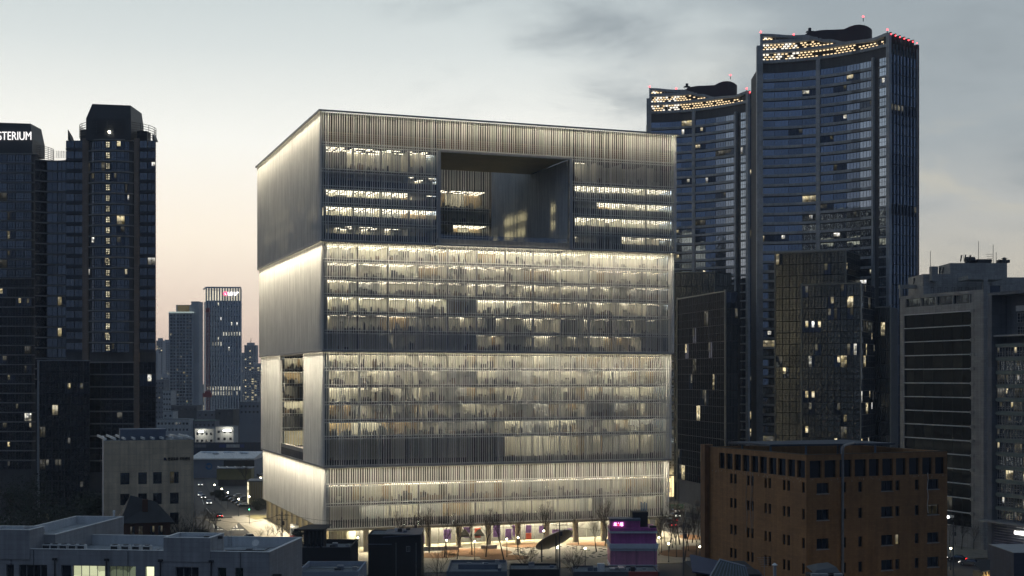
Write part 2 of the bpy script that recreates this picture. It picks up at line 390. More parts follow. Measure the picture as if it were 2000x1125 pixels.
# ------------------------------------------------------------------ the cube-shaped office building
BW, BD = 97.8, 95.0
MAIN_O = Vector((-47.2, 332.0, 0)); GRID = R(20)
TIERS = [(77.85, 109.9, 0.0), (50.6, 77.85, .5), (21.8, 50.6, 1.0), (6.2, 21.8, 1.5)]
OPEN_U = (30.6, 66.7)            # sky-garden opening in the front, top tier
OPEN_V = (25.5, 60.0)            # opening in the left side, third tier (distance from the near corner)
def office_building():
    root = thing('office_building', 'huge cube-shaped office block wrapped in pale vertical fins, lit floor by floor', 'building', MAIN_O, GRID)
    rnd = random.Random(3)
    front, left, right, back = Face(0, 0, 0), Face(0, BD, R(-90)), Face(BW, 0, R(90)), Face(BW, BD, R(180))
    cab = clear_glass('office_glass'); dot = glow('ceiling_downlight', (1.0, .92, .72), 7.0, sample=True); dotd = glow('ceiling_downlight_dim', (1.0, .90, .70), 6.0, sample=True)
    slabm = solid('slab_edge', (.055, .06, .07), .6, 0, .2, .3); ceil = solid('office_ceiling', (.62, .60, .50), .8, 0, .08, .3)
    carpet = solid('office_carpet', (.12, .12, .11), .9, 0, .3, .4); furn = solid('office_furniture', (.05, .05, .055), .6, 0, .5, 1.5)
    furl = solid('office_furniture_pale', (.55, .52, .44), .6, 0, .3, 1.5); wood = solid('office_timber', (.30, .21, .12), .6, 0, .3, .5)
    red = solid('office_red_panel', (.45, .06, .05), .6); colm = solid('interior_column', (.30, .30, .29), .7, 0, .2, .4)
    louv = solid('plant_louvre', (.045, .038, .028), .6, .2, .25, .5)
    spill = solid('fin_shadow_panel', (.05, .05, .05), .7, 0, .2, .4)
    # --- fins: pale aluminium blades, three widths, standing proud of the glass
    finm = {}
    def fin_mesh(h, w, d):
        k = (h, w, d)
        if k not in finm:
            mb = MB(); t = w / 2
            pl = [(-t * .45, 0), (t * .45, 0), (t, d * .35), (t * .6, d), (-t * .6, d), (-t, d * .35)]
            mb.prism(pl, 0, h); finm[k] = mb.mesh('fin', ALU)
        return finm[k]
    def fin_into(mb, face, u, out, z0, z1, w, d):
        t = w / 2
        pl = [(-t * .45, 0), (t * .45, 0), (t, d * .35), (t * .6, d), (-t * .6, d), (-t, d * .35)]
        mb.prism([tuple(face.p(u + a, 0, out - b).xy) for a, b in pl], z0, z1)
    WID = [(.18, .40), (.23, .50), (.30, .62)]
    n_obj = 0
    for ti, (z0, z1, i) in enumerate(TIERS):
        for fi, (face, length) in enumerate(((front, BW), (left, BD), (right, BD), (back, BW))):
            step = .60 if fi == 0 else (.72 if fi == 1 else 1.3)
            rest = MB(); u = i + .2
            while u < length - i - .1:
                w, d = WID[rnd.choice((0, 0, 1, 1, 2))]
                za, zb = z0 + .02, z1 - .28
                if fi == 0 and ti == 0 and OPEN_U[0] - .2 < u < OPEN_U[1] + .2: za = 101.6
                if fi == 1 and ti == 2 and OPEN_V[0] - .2 < length - u < OPEN_V[1] + .2: za = None
                if za is not None:
                    if fi == 0 and ti in (0, 2) and n_obj < 298:
                        face.put('fin', fin_mesh(round(zb - za, 2), w, d), root, u, za, -i); n_obj += 1
                    else: fin_into(rest, face, u, -i, za, zb, w, d)
                u += step * rnd.uniform(.86, 1.14)
            if rest.v:
                o = rest.build('fin_screen', ALU, root); o['kind'] = 'stuff'
    # --- horizontal rails at every floor, slab edges, coves
    FL = {0: [102.0, 95.5, 91.3, 87.1, 82.4, 77.95], 1: [77.5, 73.3, 68.9, 64.7, 60.3, 55.6, 50.8], 2: [50.3, 46.3, 42.1, 37.8, 33.4, 29.3, 22.0], 3: [21.6, 17.4, 12.5, 6.3]}
    for ti, zs in FL.items():
        i = TIERS[ti][2]
        for z in zs[1:] if ti else zs:
            mb = MB()
            segs = [(i, BW - i)]
            if ti == 0 and z < 101: segs = [(i, OPEN_U[0]), (OPEN_U[1], BW - i)]
            for a, b in segs:
                for dz in (0, -.66) if z not in (zs[-1],) else (0,):
                    front.box(mb, a, b, z + dz - .085, z + dz + .085, -i - .58, -i - .10)
            segs = [(i, BD - i)]
            if ti == 2: segs = [(i, BD - OPEN_V[1]), (BD - OPEN_V[0], BD - i)]
            for a, b in segs: left.box(mb, a, b, z - .03, z + .03, -i - .70, -i - .64)
            right.box(mb, i, BD - i, z - .07, z + .07, -i - .6, -i - .3); back.box(mb, i, BW - i, z - .07, z + .07, -i - .6, -i - .3)
            mb.build('walkway_rail', ALU, root)
    # --- coping and the underside rims that hide the strip lights, one pair of strips per tier and side
    led = glow('strip_light', (1.0, .86, .58), 14)
    for ti, (z0, z1, i) in enumerate(TIERS):
        mb = MB(); e = .5
        for face, length in ((front, BW), (left, BD), (right, BD), (back, BW)):
            face.box(mb, i - e + .003 * (face is front), length - i + e - .003 * (face is front), z1 - .14, z1 + .02 + .003 * (face is left), -i - .55, -i + e)
            face.box(mb, i - e + .05, length - i + e - .05, z1 - .42, z1 - .141, -i + e - .06, -i + e - .01)
            lm = MB(); face.box(lm, i + .3, length - i - .3, z1 - .20, z1 - .145, -i + .3, -i + .34)
            lm.build('light_strip', led, root)
            ld = bpy.data.lights.new('strip_light', 'AREA'); ld.shape = 'RECTANGLE'; ld.size = length - 2 * i - 1; ld.size_y = .12; ld.spread = R(38 if ti < 3 else 46)
            ld.color = (1.0, .88, .66); ld.energy = ((7000, 11500, 11500, 7200) if face is left else (5200, 11500, 11500, 11500))[ti]
            lo = bpy.data.objects.new('strip_light', ld); COL.objects.link(lo); lo.parent = root
            lo.location = face.p(length / 2, z1 - .24, -i + .32); lo.rotation_euler = (R(2.6 if ti < 3 else 6.0), 0, face.a)
            if ti in (0, 3) or face is front:   # second row behind the fins
                l2 = ld.copy(); l2.energy = (2400, 2400, 2400, 4200)[ti]; lo2 = bpy.data.objects.new('strip_light', l2); COL.objects.link(lo2); lo2.parent = root
                lo2.location = face.p(length / 2, z1 - .3, -i - .8); lo2.rotation_euler = (R(-10), 0, face.a)
        mb.build('cornice', ALUD, root)
    # --- office floors
    def floor(face, u0, u1, zf, zc, i, states, depth=7.5, sill=0.0, near=1.25, strip=False, pale=None, lampz=.012, furniture=True):
        """one lit storey behind a facade: slab, glass panes, back wall, partitions, lamps, desks"""
        g = -i - near; nb = len(states); bw = (u1 - u0) / nb
        mb = MB(); face.box(mb, u0, u1, zf - .55, zf, g - depth, g + .15, 0); face.box(mb, u0, u1, zf - .86, zf - .551, g - depth, g - .01, 1)
        mb.build('floor_slab', [slabm, ceil], root)
        for b in range(nb):
            mb = MB(); face.rect(mb, u0 + b * bw, u0 + (b + 1) * bw, zf + .004, zc - .86, g - depth - .002 * (b % 2), 0); mb.build('back_wall', pale or rnd.choice((PLASTER, PLASTER, PLASTER, WALLG, WALLT, WALLK)), root)
        mb = MB(); wm = MB(); lm = MB(); ld = MB()
        for b, st in enumerate(states):
            a = u0 + b * bw; e = a + bw
            prev = states[b - 1] if b else None
            if prev is None or (prev == '0') != (st == '0') or rnd.random() < .3: face.box(mb, a - .07, a + .07, zf + .004, zc - .864, g - depth + .01, g - .25)
            cw = .42
            face.box(wm, a + .1, a + .1 + cw, zf + .005, zc - .866, g - 1.15, g - .75)
            if rnd.random() < .5: face.box(mb, a + bw * .3, a + bw * rnd.uniform(.5, .9), zf + .006, zc - .87, g - depth + 1.0 + rnd.random() * 3, g - depth + .9 + rnd.random() * .05)
            if st != '0':
                pr = {'B': 1.0, 'M': .62, 'D': .22}[st]; q = a + .7
                while q < e - .3:
                    for t in (1.0, 2.9, 4.9, 7.2):
                        if t < depth and rnd.random() < pr:
                            x, s = q + rnd.uniform(-.1, .1), .72
                            face.box(lm if st == 'B' else ld, x - s, x + s, zc - .862 - lampz, zc - .87, g - t - .45, g - t + .45)
                    q += 1.9
            if furniture:
                q = a + .4
                while q < e - 1.2:
                    if rnd.random() < (.9 if st != '0' else .3):
                        t = rnd.uniform(.6, 4.5); w = rnd.uniform(.5, 2.0); h = rnd.choice((.75, .75, 1.15, 1.3, 1.9)); k = rnd.choice((0, 0, 0, 1, 1, 2))
                        face.box(FUR, q, q + w, zf + .002, zf + h, g - t - .7, g - t, k)
                        for c in range(int(w / .55)):
                            if rnd.random() < .6: face.box(FUR, q + c * .55 + .05, q + c * .55 + .5, zf + h + .01, zf + h + .42, g - t - .35, g - t - .28, 0)
                        if rnd.random() < .12: face.box(FUR, q, q + .9, zf + .003, zf + 1.7, g - .55, g - .5, rnd.choice((1, 1, 2)))
                    q += rnd.uniform(.7, 1.9)
        mb.build('partition', pale or PLASTER, root); wm.build('interior_column', colm, root)
        if lm.v: lm.build('ceiling_light', dot, root)
        if ld.v: ld.build('ceiling_light', dotd, root)
        if sill:
            sm = MB(); face.box(sm, u0, u1, zf + .01, zf + sill, g - .3, g - .12); sm.build('window_sill', slabm, root)
        npane = max(1, round((u1 - u0) / 6.1)); pw = (u1 - u0) / npane
        key = ('pane', round(pw, 3), round(zc - zf, 3))
        if key not in WIN:
            pm = MB(); pm.quad((.03, 0, 0), (pw - .03, 0, 0), (pw - .03, 0, zc - zf - .57), (.03, 0, zc - zf - .57), 0)
            for k in range(4): pm.box(pw * k / 4 - .025 + .03, pw * k / 4 + .025 + .03, -.05, .05, .0, zc - zf - .57, 1)
            WIN[key] = pm.mesh('pane', [cab, DARKM])
        for k in range(npane): face.put('pane', WIN[key], root, u0 + k * pw, zf + .006, g)
    FUR = MB()
    WALLG = solid('interior_grey_wall', (.55, .56, .54), .8, 0, .15, .5); WALLT = solid('interior_timber_wall', (.48, .36, .20), .6, 0, .25, .6); WALLK = solid('interior_dark_shelving', (.16, .15, .13), .6, 0, .5, .9)
    S = {1: ['BBBBBBBBBBBB', 'MMBMMMMMBMMM', 'MMMMDMMMMMDM', 'BBBB0BBMMMMM', 'DDMDDDDMDMDD', '00D00DDMDMM0'],
         2: ['MMMMMMMBMMMM', 'MMMM0MMBMMBM', 'BDMMDMMBMMBB', 'MMDMDMDMM0MM', 'BBMMDMBMBMBB', '000000MBMMMM'],
         3: [None, 'MMBMMMMMMMMM', '0BBBBBBBBBBB']}
    for ti in (1, 2, 3):
        i = TIERS[ti][2]; zs = FL[ti]
        for k, st in enumerate(S[ti]):
            if st is None: continue
            floor(front, i + 1.3, BW - i - 1.3, zs[k + 1], zs[k], i, st, depth=4.0 if (ti == 3 and k == 2) else 7.5, sill=2.0 if (ti == 3 and k == 2) else (1.3 if ti == 2 and k == 5 else 0))
    for (a, b), sts in (((1.3, OPEN_U[0] - .6), ('MMMM', '000D', 'BBBD', 'BBBB', 'DMD0')), ((OPEN_U[1] + .6, BW - 1.3), ('D0D0', 'BBBB', '0BBB', 'BBBB', 'D0MM'))):
        for k, st in enumerate(sts): floor(front, a, b, FL[0][k + 1], FL[0][k], 0.0, st, sill=0 if k == 0 else 1.75)
    # plant screens behind the fins at the head of the top tier and of the bottom tier
    mb = MB(); front.rect(mb, 1, BW - 1, 102.0, 109.6, -2.6)
    for z in range(5): front.box(mb, 1, BW - 1, 102.6 + z * .55, 102.75 + z * .55, -2.6, -2.2, 1)
    mb.build('plant_screen', [louv, wood], root)
    mb = MB(); front.rect(mb, 2.6, BW - 2.6, 17.0, 21.6, -3.4); mb.build('plant_screen', louv, root)
    # left side, right side and back: glazed storeys behind the fins, with a few lit rooms
    glz = MB(); lit = MB()
    for ti, (z0, z1, i) in enumerate(TIERS):
        for face, length in ((left, BD), (right, BD), (back, BW)):
            if face is left and ti == 2:
                face.rect(glz, i + 1, BD - OPEN_V[1] - .3, z0, z1, -i - 1.2); face.rect(glz, BD - OPEN_V[0] + .3, length - i - 1, z0, z1, -i - 1.2)
            else: face.rect(glz, i + 1, length - i - 1, z0, z1, -i - 1.2)
    o = glz.build('side_glazing', DGLASS, root); o['kind'] = 'stuff'
    for z, spans in ((88.6, ((22, 55), (66, 74))), (84.2, ((12, 60), (80, 93))), (93.0, ((20, 40),)), (79.6, ((40, 52),)), (35, ((82, 84),)), (12.6, ((30, 33),))):
        for a, b in spans: left.box(lit, a, b, z, z + 1.9, -1.19, -1.15) if z > 70 else left.box(lit, a, b, z, z + 2.4, -2.4, -2.35)
    for ti, zs in FL.items():
        for z in zs[1:]:
            for face, length in ((right, BD), (back, BW)):
                q = 4
                while q < length - 10:
                    w = rnd.uniform(3, 14)
                    if rnd.random() < .5: face.box(lit, q, min(q + w, length - 4), z + .8, z + 2.9, -TIERS[ti][2] - 1.18, -TIERS[ti][2] - 1.1)
                    q += w + 1
    o = lit.build('lit_side_window', glow('side_room_light', (1.0, .86, .55), .75, .4, .4), root); o['kind'] = 'stuff'
    # --- solid core, roof and the sky garden cut through the top tier
    mb = MB()
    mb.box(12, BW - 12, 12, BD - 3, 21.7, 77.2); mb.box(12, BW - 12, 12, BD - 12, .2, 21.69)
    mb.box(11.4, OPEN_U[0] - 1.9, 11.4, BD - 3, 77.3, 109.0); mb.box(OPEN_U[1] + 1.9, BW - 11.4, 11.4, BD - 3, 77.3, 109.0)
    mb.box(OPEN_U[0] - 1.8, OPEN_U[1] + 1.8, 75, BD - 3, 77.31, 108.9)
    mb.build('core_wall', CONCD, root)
    mb = MB()
    mb.box(1, OPEN_U[0], 1, BD - 1, 109.1, 109.5); mb.box(OPEN_U[1], BW - 1, 1, BD - 1, 109.1, 109.5); mb.box(OPEN_U[0] + .01, OPEN_U[1] - .01, 1, 30, 109.1, 109.5); mb.box(OPEN_U[0] + .01, OPEN_U[1] - .01, 64, BD - 1, 109.1, 109.5)
    mb.build('roof', ROOFG, root)
    mb = MB(); mb.box(OPEN_U[0], OPEN_U[1], .7, 30, 101.62, 101.95); mb.build('garden_soffit', solid('soffit_metal', (.34, .28, .14), .5, .2, .2, .2), root)
    mb = MB(); mb.box(OPEN_U[0] + .02, OPEN_U[1] - .02, .62, 64, 78.0, 79.2); mb.build('garden_deck', CONC, root)
    mb = MB(); mb.box(OPEN_U[0] + .3, OPEN_U[1] - .3, .9, .94, 79.2, 80.4); mb.build('glass_balustrade', cab, root)
    mb = MB()
    for s in (OPEN_U[0], OPEN_U[1]): mb.box(s - .35, s + .35, -.05, 1.3, 77.9, 101.6)
    mb.box(OPEN_U[0], OPEN_U[1], -.02, .5, 101.4, 101.8); mb.build('opening_frame', ALUD, root)
    gw = Face(OPEN_U[1], 64, R(-90))     # right wall of the garden, seen from the camera
    gl = Face(OPEN_U[0], 0, R(90)); gf = Face(OPEN_U[0], 64, 0)
    mb = MB(); gw.rect(mb, 0, 64, 79.2, 109.4, -.9); gl.rect(mb, 0, 64, 79.2, 109.4, -.9); o = mb.build('garden_glazing', DGLASS, root); o['kind'] = 'stuff'
    fm = MB(); u = .2
    while u < 63.5: fin_into(fm, gw, u, 0, 79.2, 101.5 if u > 34 else 109.3, .2, .5); u += rnd.uniform(.5, .9)
    u = .2
    while u < 63: fin_into(fm, gl, u, 0, 79.2, 101.5, .2, .5); u += 1.2
    u = .2
    while u < 36: fin_into(fm, gf, u, 0, 79.2, 109.3, .17, .45); u += rnd.uniform(.55, 1.0)
    for z in (95.6, 91.3, 86.9, 82.4): gf.box(fm, .1, 36, z - .08, z + .08, -.5, -.2); gf.box(fm, .1, 36, z - .75, z - .63, -.5, -.2)
    o = fm.build('garden_fin_screen', ALU, root); o['kind'] = 'stuff'
    lm = MB()
    for z, (a, b) in ((89.2, (12, 31)), (85.0, (12, 30)), (80.6, (6, 31)), (84.6, (2, 6)), (88.8, (50, 53)), (84.4, (50, 53))): gw.box(lm, a, b, z, z + 2.0, -.88, -.82)
    o = lm.build('lit_garden_window', glow('garden_room_light', (1.0, .86, .48), 3.2, .3, .4), root); o['kind'] = 'stuff'
    for k, st in enumerate(('MM', 'D0', 'B0B', 'B0B', 'DDD')): floor(gf, 0.3, 35.8, (95.6, 91.3, 86.9, 82.4, 79.3)[k], (101.8, 95.6, 91.3, 86.9, 82.4)[k], 0, st, sill=0 if k < 2 else 1.5, near=.9)
    # --- the recessed bay in the left side
    bf = Face(1.0, OPEN_V[1], 0)
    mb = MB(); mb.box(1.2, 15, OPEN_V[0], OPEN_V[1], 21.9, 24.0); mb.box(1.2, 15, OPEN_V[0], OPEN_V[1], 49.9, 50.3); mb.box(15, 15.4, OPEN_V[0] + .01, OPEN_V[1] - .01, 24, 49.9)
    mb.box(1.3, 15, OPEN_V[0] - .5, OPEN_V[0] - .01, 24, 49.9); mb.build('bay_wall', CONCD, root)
    mb = MB(); mb.box(1.05, 2.2, OPEN_V[0] + .5, OPEN_V[1] - .5, 24.0, 25.0); mb.build('bay_planter', CONC, root)
    fm = MB()
    for k in range(18): fin_into(fm, bf, .4 + k * .75, 0, 24, 49.9, .12, .4)
    for z in FL[2][1:-1]: bf.box(fm, .1, 14, z - .1, z + .1, -.5, -.2)
    for v in (OPEN_V[0] - .3, OPEN_V[1] + .1): fm.box(.75, 1.6, v, v + .25, 22, 50.2)
    o = fm.build('bay_fin_screen', ALU, root); o['kind'] = 'stuff'
    for k, st in enumerate(('MB', 'BB', 'DD', 'BB', '0D')):
        zs = FL[2]; floor(bf, .2, 13.8, zs[k + 1], zs[k], 0, st, depth=6, near=.9)
    lm = MB(); bf.box(lm, .5, 13, 24.1, 28.4, -4, -3.9); lm.build('lit_bay_wall', glow('bay_room_light', (1.0, .85, .5), .35, .4, .4), root)
    # --- ground floor: columns under the overhang, glazed lobby
    cm = {}
    def column(x, y, w, d):
        mb = MB(); pts = [(w / 2 * math.copysign(abs(math.cos(t)) ** .55, math.cos(t)), d / 2 * math.copysign(abs(math.sin(t)) ** .55, math.sin(t))) for t in [2 * math.pi * k / 16 for k in range(16)]]
        if (w, d) not in cm: mb.prism(pts, 0, 6.3); cm[w, d] = mb.mesh('column', solid('fair_faced_concrete', (.47, .42, .32), .8, 0, .16, .4, .15))
        put('column', cm[w, d], root, (x, y, 0))
    for k in range(12): column(4.2 + k * 8.15, 3.4, 1.3, 1.3)
    for k in range(1, 12): column(3.4, 3.4 + k * 8.0, 2.0, 2.3)
    for k in range(1, 11): column(BW - 3.4, 3.4 + k * 8.0, 1.3, 1.3)
    mb = MB(); mb.box(1.6, BW - 1.6, 1.6, BD - 1.6, 6.0, 6.19); mb.build('overhang_soffit', solid('soffit_panel', (.55, .52, .42), .6, 0, .1, .3), root)
    mb = MB(); mb.box(9.5, BW - 9.5, 12.5, BD - 10, 0, 5.99); mb.build('lobby_wall', PLASTER, root)
    mb = MB(); front.rect(mb, 9, BW - 9, .1, 5.98, -9); left.rect(mb, 9, BD - 9, .1, 5.98, -9); lobby = mb.build('lobby_glass', cab, root)
    mm = MB()
    for k in range(27): front.box(mm, 9 + k * 3, 9.12 + k * 3, .1, 5.97, -9.1, -8.95); left.box(mm, 9 + k * 2.9, 9.12 + k * 2.9, .1, 5.97, -9.1, -8.95)
    mm.build('lobby_mullion', ALUD, root)
    dn = MB()
    for k in range(24):
        for t in (5.2, 7.2, 10.6): mb2 = front.box(dn, 4 + k * 3.9, 4.5 + k * 3.9, 5.93, 5.985, -t, -t + .5)
        left.box(dn, 4 + k * 3.8, 4.5 + k * 3.8, 5.93, 5.985, -6.2, -5.7)
    dn.build('soffit_light', glow('soffit_downlight', (1.0, .85, .5), 14), root)
    for face, length, en in ((front, BW, 5200), (left, BD, 2800), (right, BD, 2500)):
        ld = bpy.data.lights.new('soffit_glow', 'AREA'); ld.shape = 'RECTANGLE'; ld.size = length - 10; ld.size_y = 3.0; ld.energy = en; ld.color = (1.0, .83, .48)
        lo = bpy.data.objects.new('soffit_glow', ld); COL.objects.link(lo); lo.parent = root; lo.location = face.p(length / 2, 5.9, -6.0); lo.rotation_euler = (0, 0, face.a)
    ld = bpy.data.lights.new('lobby_glow', 'AREA'); ld.shape = 'RECTANGLE'; ld.size = BW - 22; ld.size_y = 2.4; ld.energy = 36000; ld.color = (1.0, .88, .58)
    lo = bpy.data.objects.new('lobby_glow', ld); COL.objects.link(lo); lo.parent = root; lo.location = front.p(BW / 2, 5.9, -10.8); 
    # printed posters on the lobby glass
    pm = [solid('poster_violet', (.20, .12, .42), .5, 0, .5, 1.2), solid('poster_white', (.8, .8, .78), .5, 0, .2, 1), solid('poster_red', (.62, .12, .09), .5, 0, .4, 1.2)]
    for k, (u, w, z, h, c) in enumerate(((34.5, 2.0, 1.6, 2.6, 0), (37.8, 1.8, 2.4, 2.2, 1), (40.0, 1.7, 1.8, 2.8, 0), (43.0, 1.7, 1.6, 2.6, 2), (48.2, 1.9, 1.6, 3.2, 0), (51.6, 1.7, .9, 2.8, 0), (53.6, 1.7, 1.6, 3.0, 0), (57.4, 1.6, 2.4, 2.0, 0), (57.4, 1.6, .6, 1.7, 2), (61.2, 1.3, 2.2, 1.9, 0), (65.0, 2.2, .6, 2.4, 0), (69.5, 1.7, .8, 2.3, 0), (27.6, 1.6, .9, 2.0, 0))):
        pmb = MB(); front.box(pmb, u, u + w, z, z + h, -8.93, -8.90); pmb.build('poster', pm[c], lobby)
    o = FUR.build('office_furniture', [furn, furl, wood, red], root); o['kind'] = 'stuff'
    return root
office_building()
# ------------------------------------------------------------------ ground, roads, plaza
def gz(x, y):      # the hillside the camera stands on rises in front of the plaza
    t = max(0.0, min(1.0, (285 - y) / 150)); t = t * t * (3 - 2 * t); return 13 * t
def ml(u, v, z=0.0):   # metres in the frame of the cube's near corner
    c, s = math.cos(GRID), math.sin(GRID); return Vector((MAIN_O.x + c * u - s * v, MAIN_O.y + s * u + c * v, z))
def ground():
    gm = solid('asphalt_ground', (.050, .050, .052), .9, 0, .35, .05, .2)
    mb = MB(); ys = [20 + 8 * k for k in range(34)] + [300, 330, 420, 600, 1000, 2000, 4000, 9000]; n = 9
    for j in range(len(ys) - 1):
        for i in range(n):
            def pt(a, y): hw = 150 + y * .9; x = -hw + 2 * hw * a / n; return (x, y, gz(x, y) - .02)
            mb.quad(pt(i, ys[j]), pt(i + 1, ys[j]), pt(i + 1, ys[j + 1]), pt(i, ys[j + 1]))
    mb.build('ground', gm, smooth=True, kind='structure')
    road = solid('road_asphalt', (.060, .058, .055), .85, 0, .3, .3, .2); paint = solid('road_paint', (.70, .69, .64), .7, 0, .15, 2)
    stone = tiled('plaza_stone', (.27, .245, .195), 1.2, 1.2, .75, .8, .06); kerb = solid('kerb_stone', (.30, .29, .26), .8, 0, .2, .5); mulch = solid('bark_mulch', (.13, .062, .022), .95, 0, .4, 1.5, .4); pale = solid('pale_path', (.30, .28, .235), .8, 0, .12, .4)
    rows = [(1095, 408, 560), (1075, 405, 535), (1046, 400, 492), (1021, 395, 466), (998, 388, 440), (984, 384, 421), (970, 380, 412), (949, 376, 401), (925, 372, 392), (905, 368, 385)]
    mb = MB()
    for (y0, a0, b0), (y1, a1, b1) in zip(rows, rows[1:]): mb.quad(G(a0, y0, .004), G(b0, y0, .004), G(b1, y1, .004), G(a1, y1, .004))
    mb.build('road', road, kind='structure')
    mp = bpy.data.objects.new('road_marking', None); 
    def mark(pts, name='road_marking'): m = MB(); m.poly([G(x, y, .012) for x, y in pts]); m.build(name, paint, kind='structure')
    for k in range(8):                                    # zebra bars of the two crossings
        x = 416 + k * 6.2; mark([(x, 1024), (x + 3.2, 1024), (x + 5.2, 1031), (x + 1.8, 1031)])
    for k in range(7): x = 421 + k * 8; mark([(x, 1033.5), (x + 6.5, 1033.5), (x + 7, 1035.2), (x, 1035.2)])
    for k in range(6): x = 400 + k * 6.5; mark([(x, 1006), (x + 3, 1006), (x + 4.5, 1010), (x + 1.2, 1010)])
    mark([(402, 992), (403, 992), (436, 1030), (434.5, 1030)]); mark([(416, 1000), (417, 1000), (452, 1030), (450.5, 1030)]); mark([(391, 965), (391.7, 965), (399, 985), (398, 985)])
    def slab(pts, name, m, z=.13, kd='structure'):
        s = MB(); a = sum((pts[i][0] * pts[(i + 1) % len(pts)][1] - pts[(i + 1) % len(pts)][0] * pts[i][1]) for i in range(len(pts)))
        s.prism(pts if a > 0 else pts[::-1], -.1, z, 0); s.build(name, m, kind=kd)
    left_edge = [tuple(G(b, y).xy) for y, a, b in rows]
    slab([tuple(ml(-16, 96).xy), tuple(ml(-14, 60).xy), tuple(G(466, 1021).xy), tuple(G(492, 1046).xy), tuple(G(535, 1075).xy), tuple(ml(-12, -34).xy), tuple(ml(40, -40).xy), tuple(ml(103, -44).xy), tuple(ml(103, 96).xy)], 'plaza', stone)
    slab([tuple(ml(-20, 100).xy), tuple(ml(103, 100).xy), tuple(ml(103, 250).xy), tuple(G(390, 905).xy), tuple(G(404, 949).xy), tuple(G(415, 970).xy), tuple(G(443, 998).xy)], 'pavement', solid('parking_asphalt', (.085, .082, .075), .85, 0, .3, .2, .2), .10)
    # pale curved path and tan verge left of the cube
    slab([tuple(G(x, y).xy) for x, y in ((452, 1010), (478, 1006), (505, 1010), (530, 1020), (548, 1036), (560, 1052), (530, 1050), (500, 1034), (470, 1024))], 'path', pale, .145)
    slab([tuple(G(x, y).xy) for x, y in ((478, 1009), (500, 1006), (528, 1008), (520, 1014), (500, 1016))], 'lawn', solid('dry_lawn', (.17, .15, .07), .95, 0, .3, 1, .3), .16)
    # planting beds and the pale round court under the sculpture
    def oval(px, py, rx, ry, name, m, z):
        c = G(px, py); pts = [(c.x + rx * math.cos(2 * math.pi * k / 32), c.y + ry * math.sin(2 * math.pi * k / 32)) for k in range(32)]; slab(pts, name, m, z)
    oval(1098, 1080, 14.5, 13.5, 'court', pale, .15)
    for px, py, rx, ry in ((930, 1080, 9, 8), (985, 1090, 6, 5), (1025, 1066, 6, 5), (1330, 1082, 5.5, 7), (1362, 1073, 4, 6), (1180, 1064, 10, 4), (850, 1086, 6, 5), (1348, 1050, 3, 6)): oval(px, py, rx, ry, 'planting_bed', mulch, .2)
    cm = bpy.data.meshes.new('x'); bpy.data.meshes.remove(cm)
    rnd = random.Random(21); c = G(1098, 1080); sm = MB(); sm.prism([(-.4, -.3), (.4, -.3), (.4, .3), (-.4, .3)], 0, .12); sme = sm.mesh('stepping_stone', DARKM)
    for ring, n in ((12.4, 40), (10.2, 30), (8, 22)):
        for k in range(n):
            t = 2 * math.pi * k / n
            if rnd.random() < .6: put('stepping_stone', sme, None, (c.x + ring * math.cos(t), c.y + ring * math.sin(t) * .93, .152), t, kind='structure')
    # street on the right flank of the cube
    s = MB(); s.quad(ml(106, -75, .004), ml(134, -75, .004), ml(134, 210, .004), ml(106, 210, .004)); s.build('road', road, kind='structure')
    for v in range(-60, 200, 9):
        for u in (113, 120, 127): m = MB(); m.quad(ml(u, v, .012), ml(u + .18, v, .012), ml(u + .18, v + 4, .012), ml(u, v + 4, .012)); m.build('road_marking', paint, kind='structure')
    slab([tuple(ml(135, -60).xy), tuple(ml(175, -60).xy), tuple(ml(175, 100).xy), tuple(ml(135, 100).xy)], 'pavement', stone, .12)
ground()
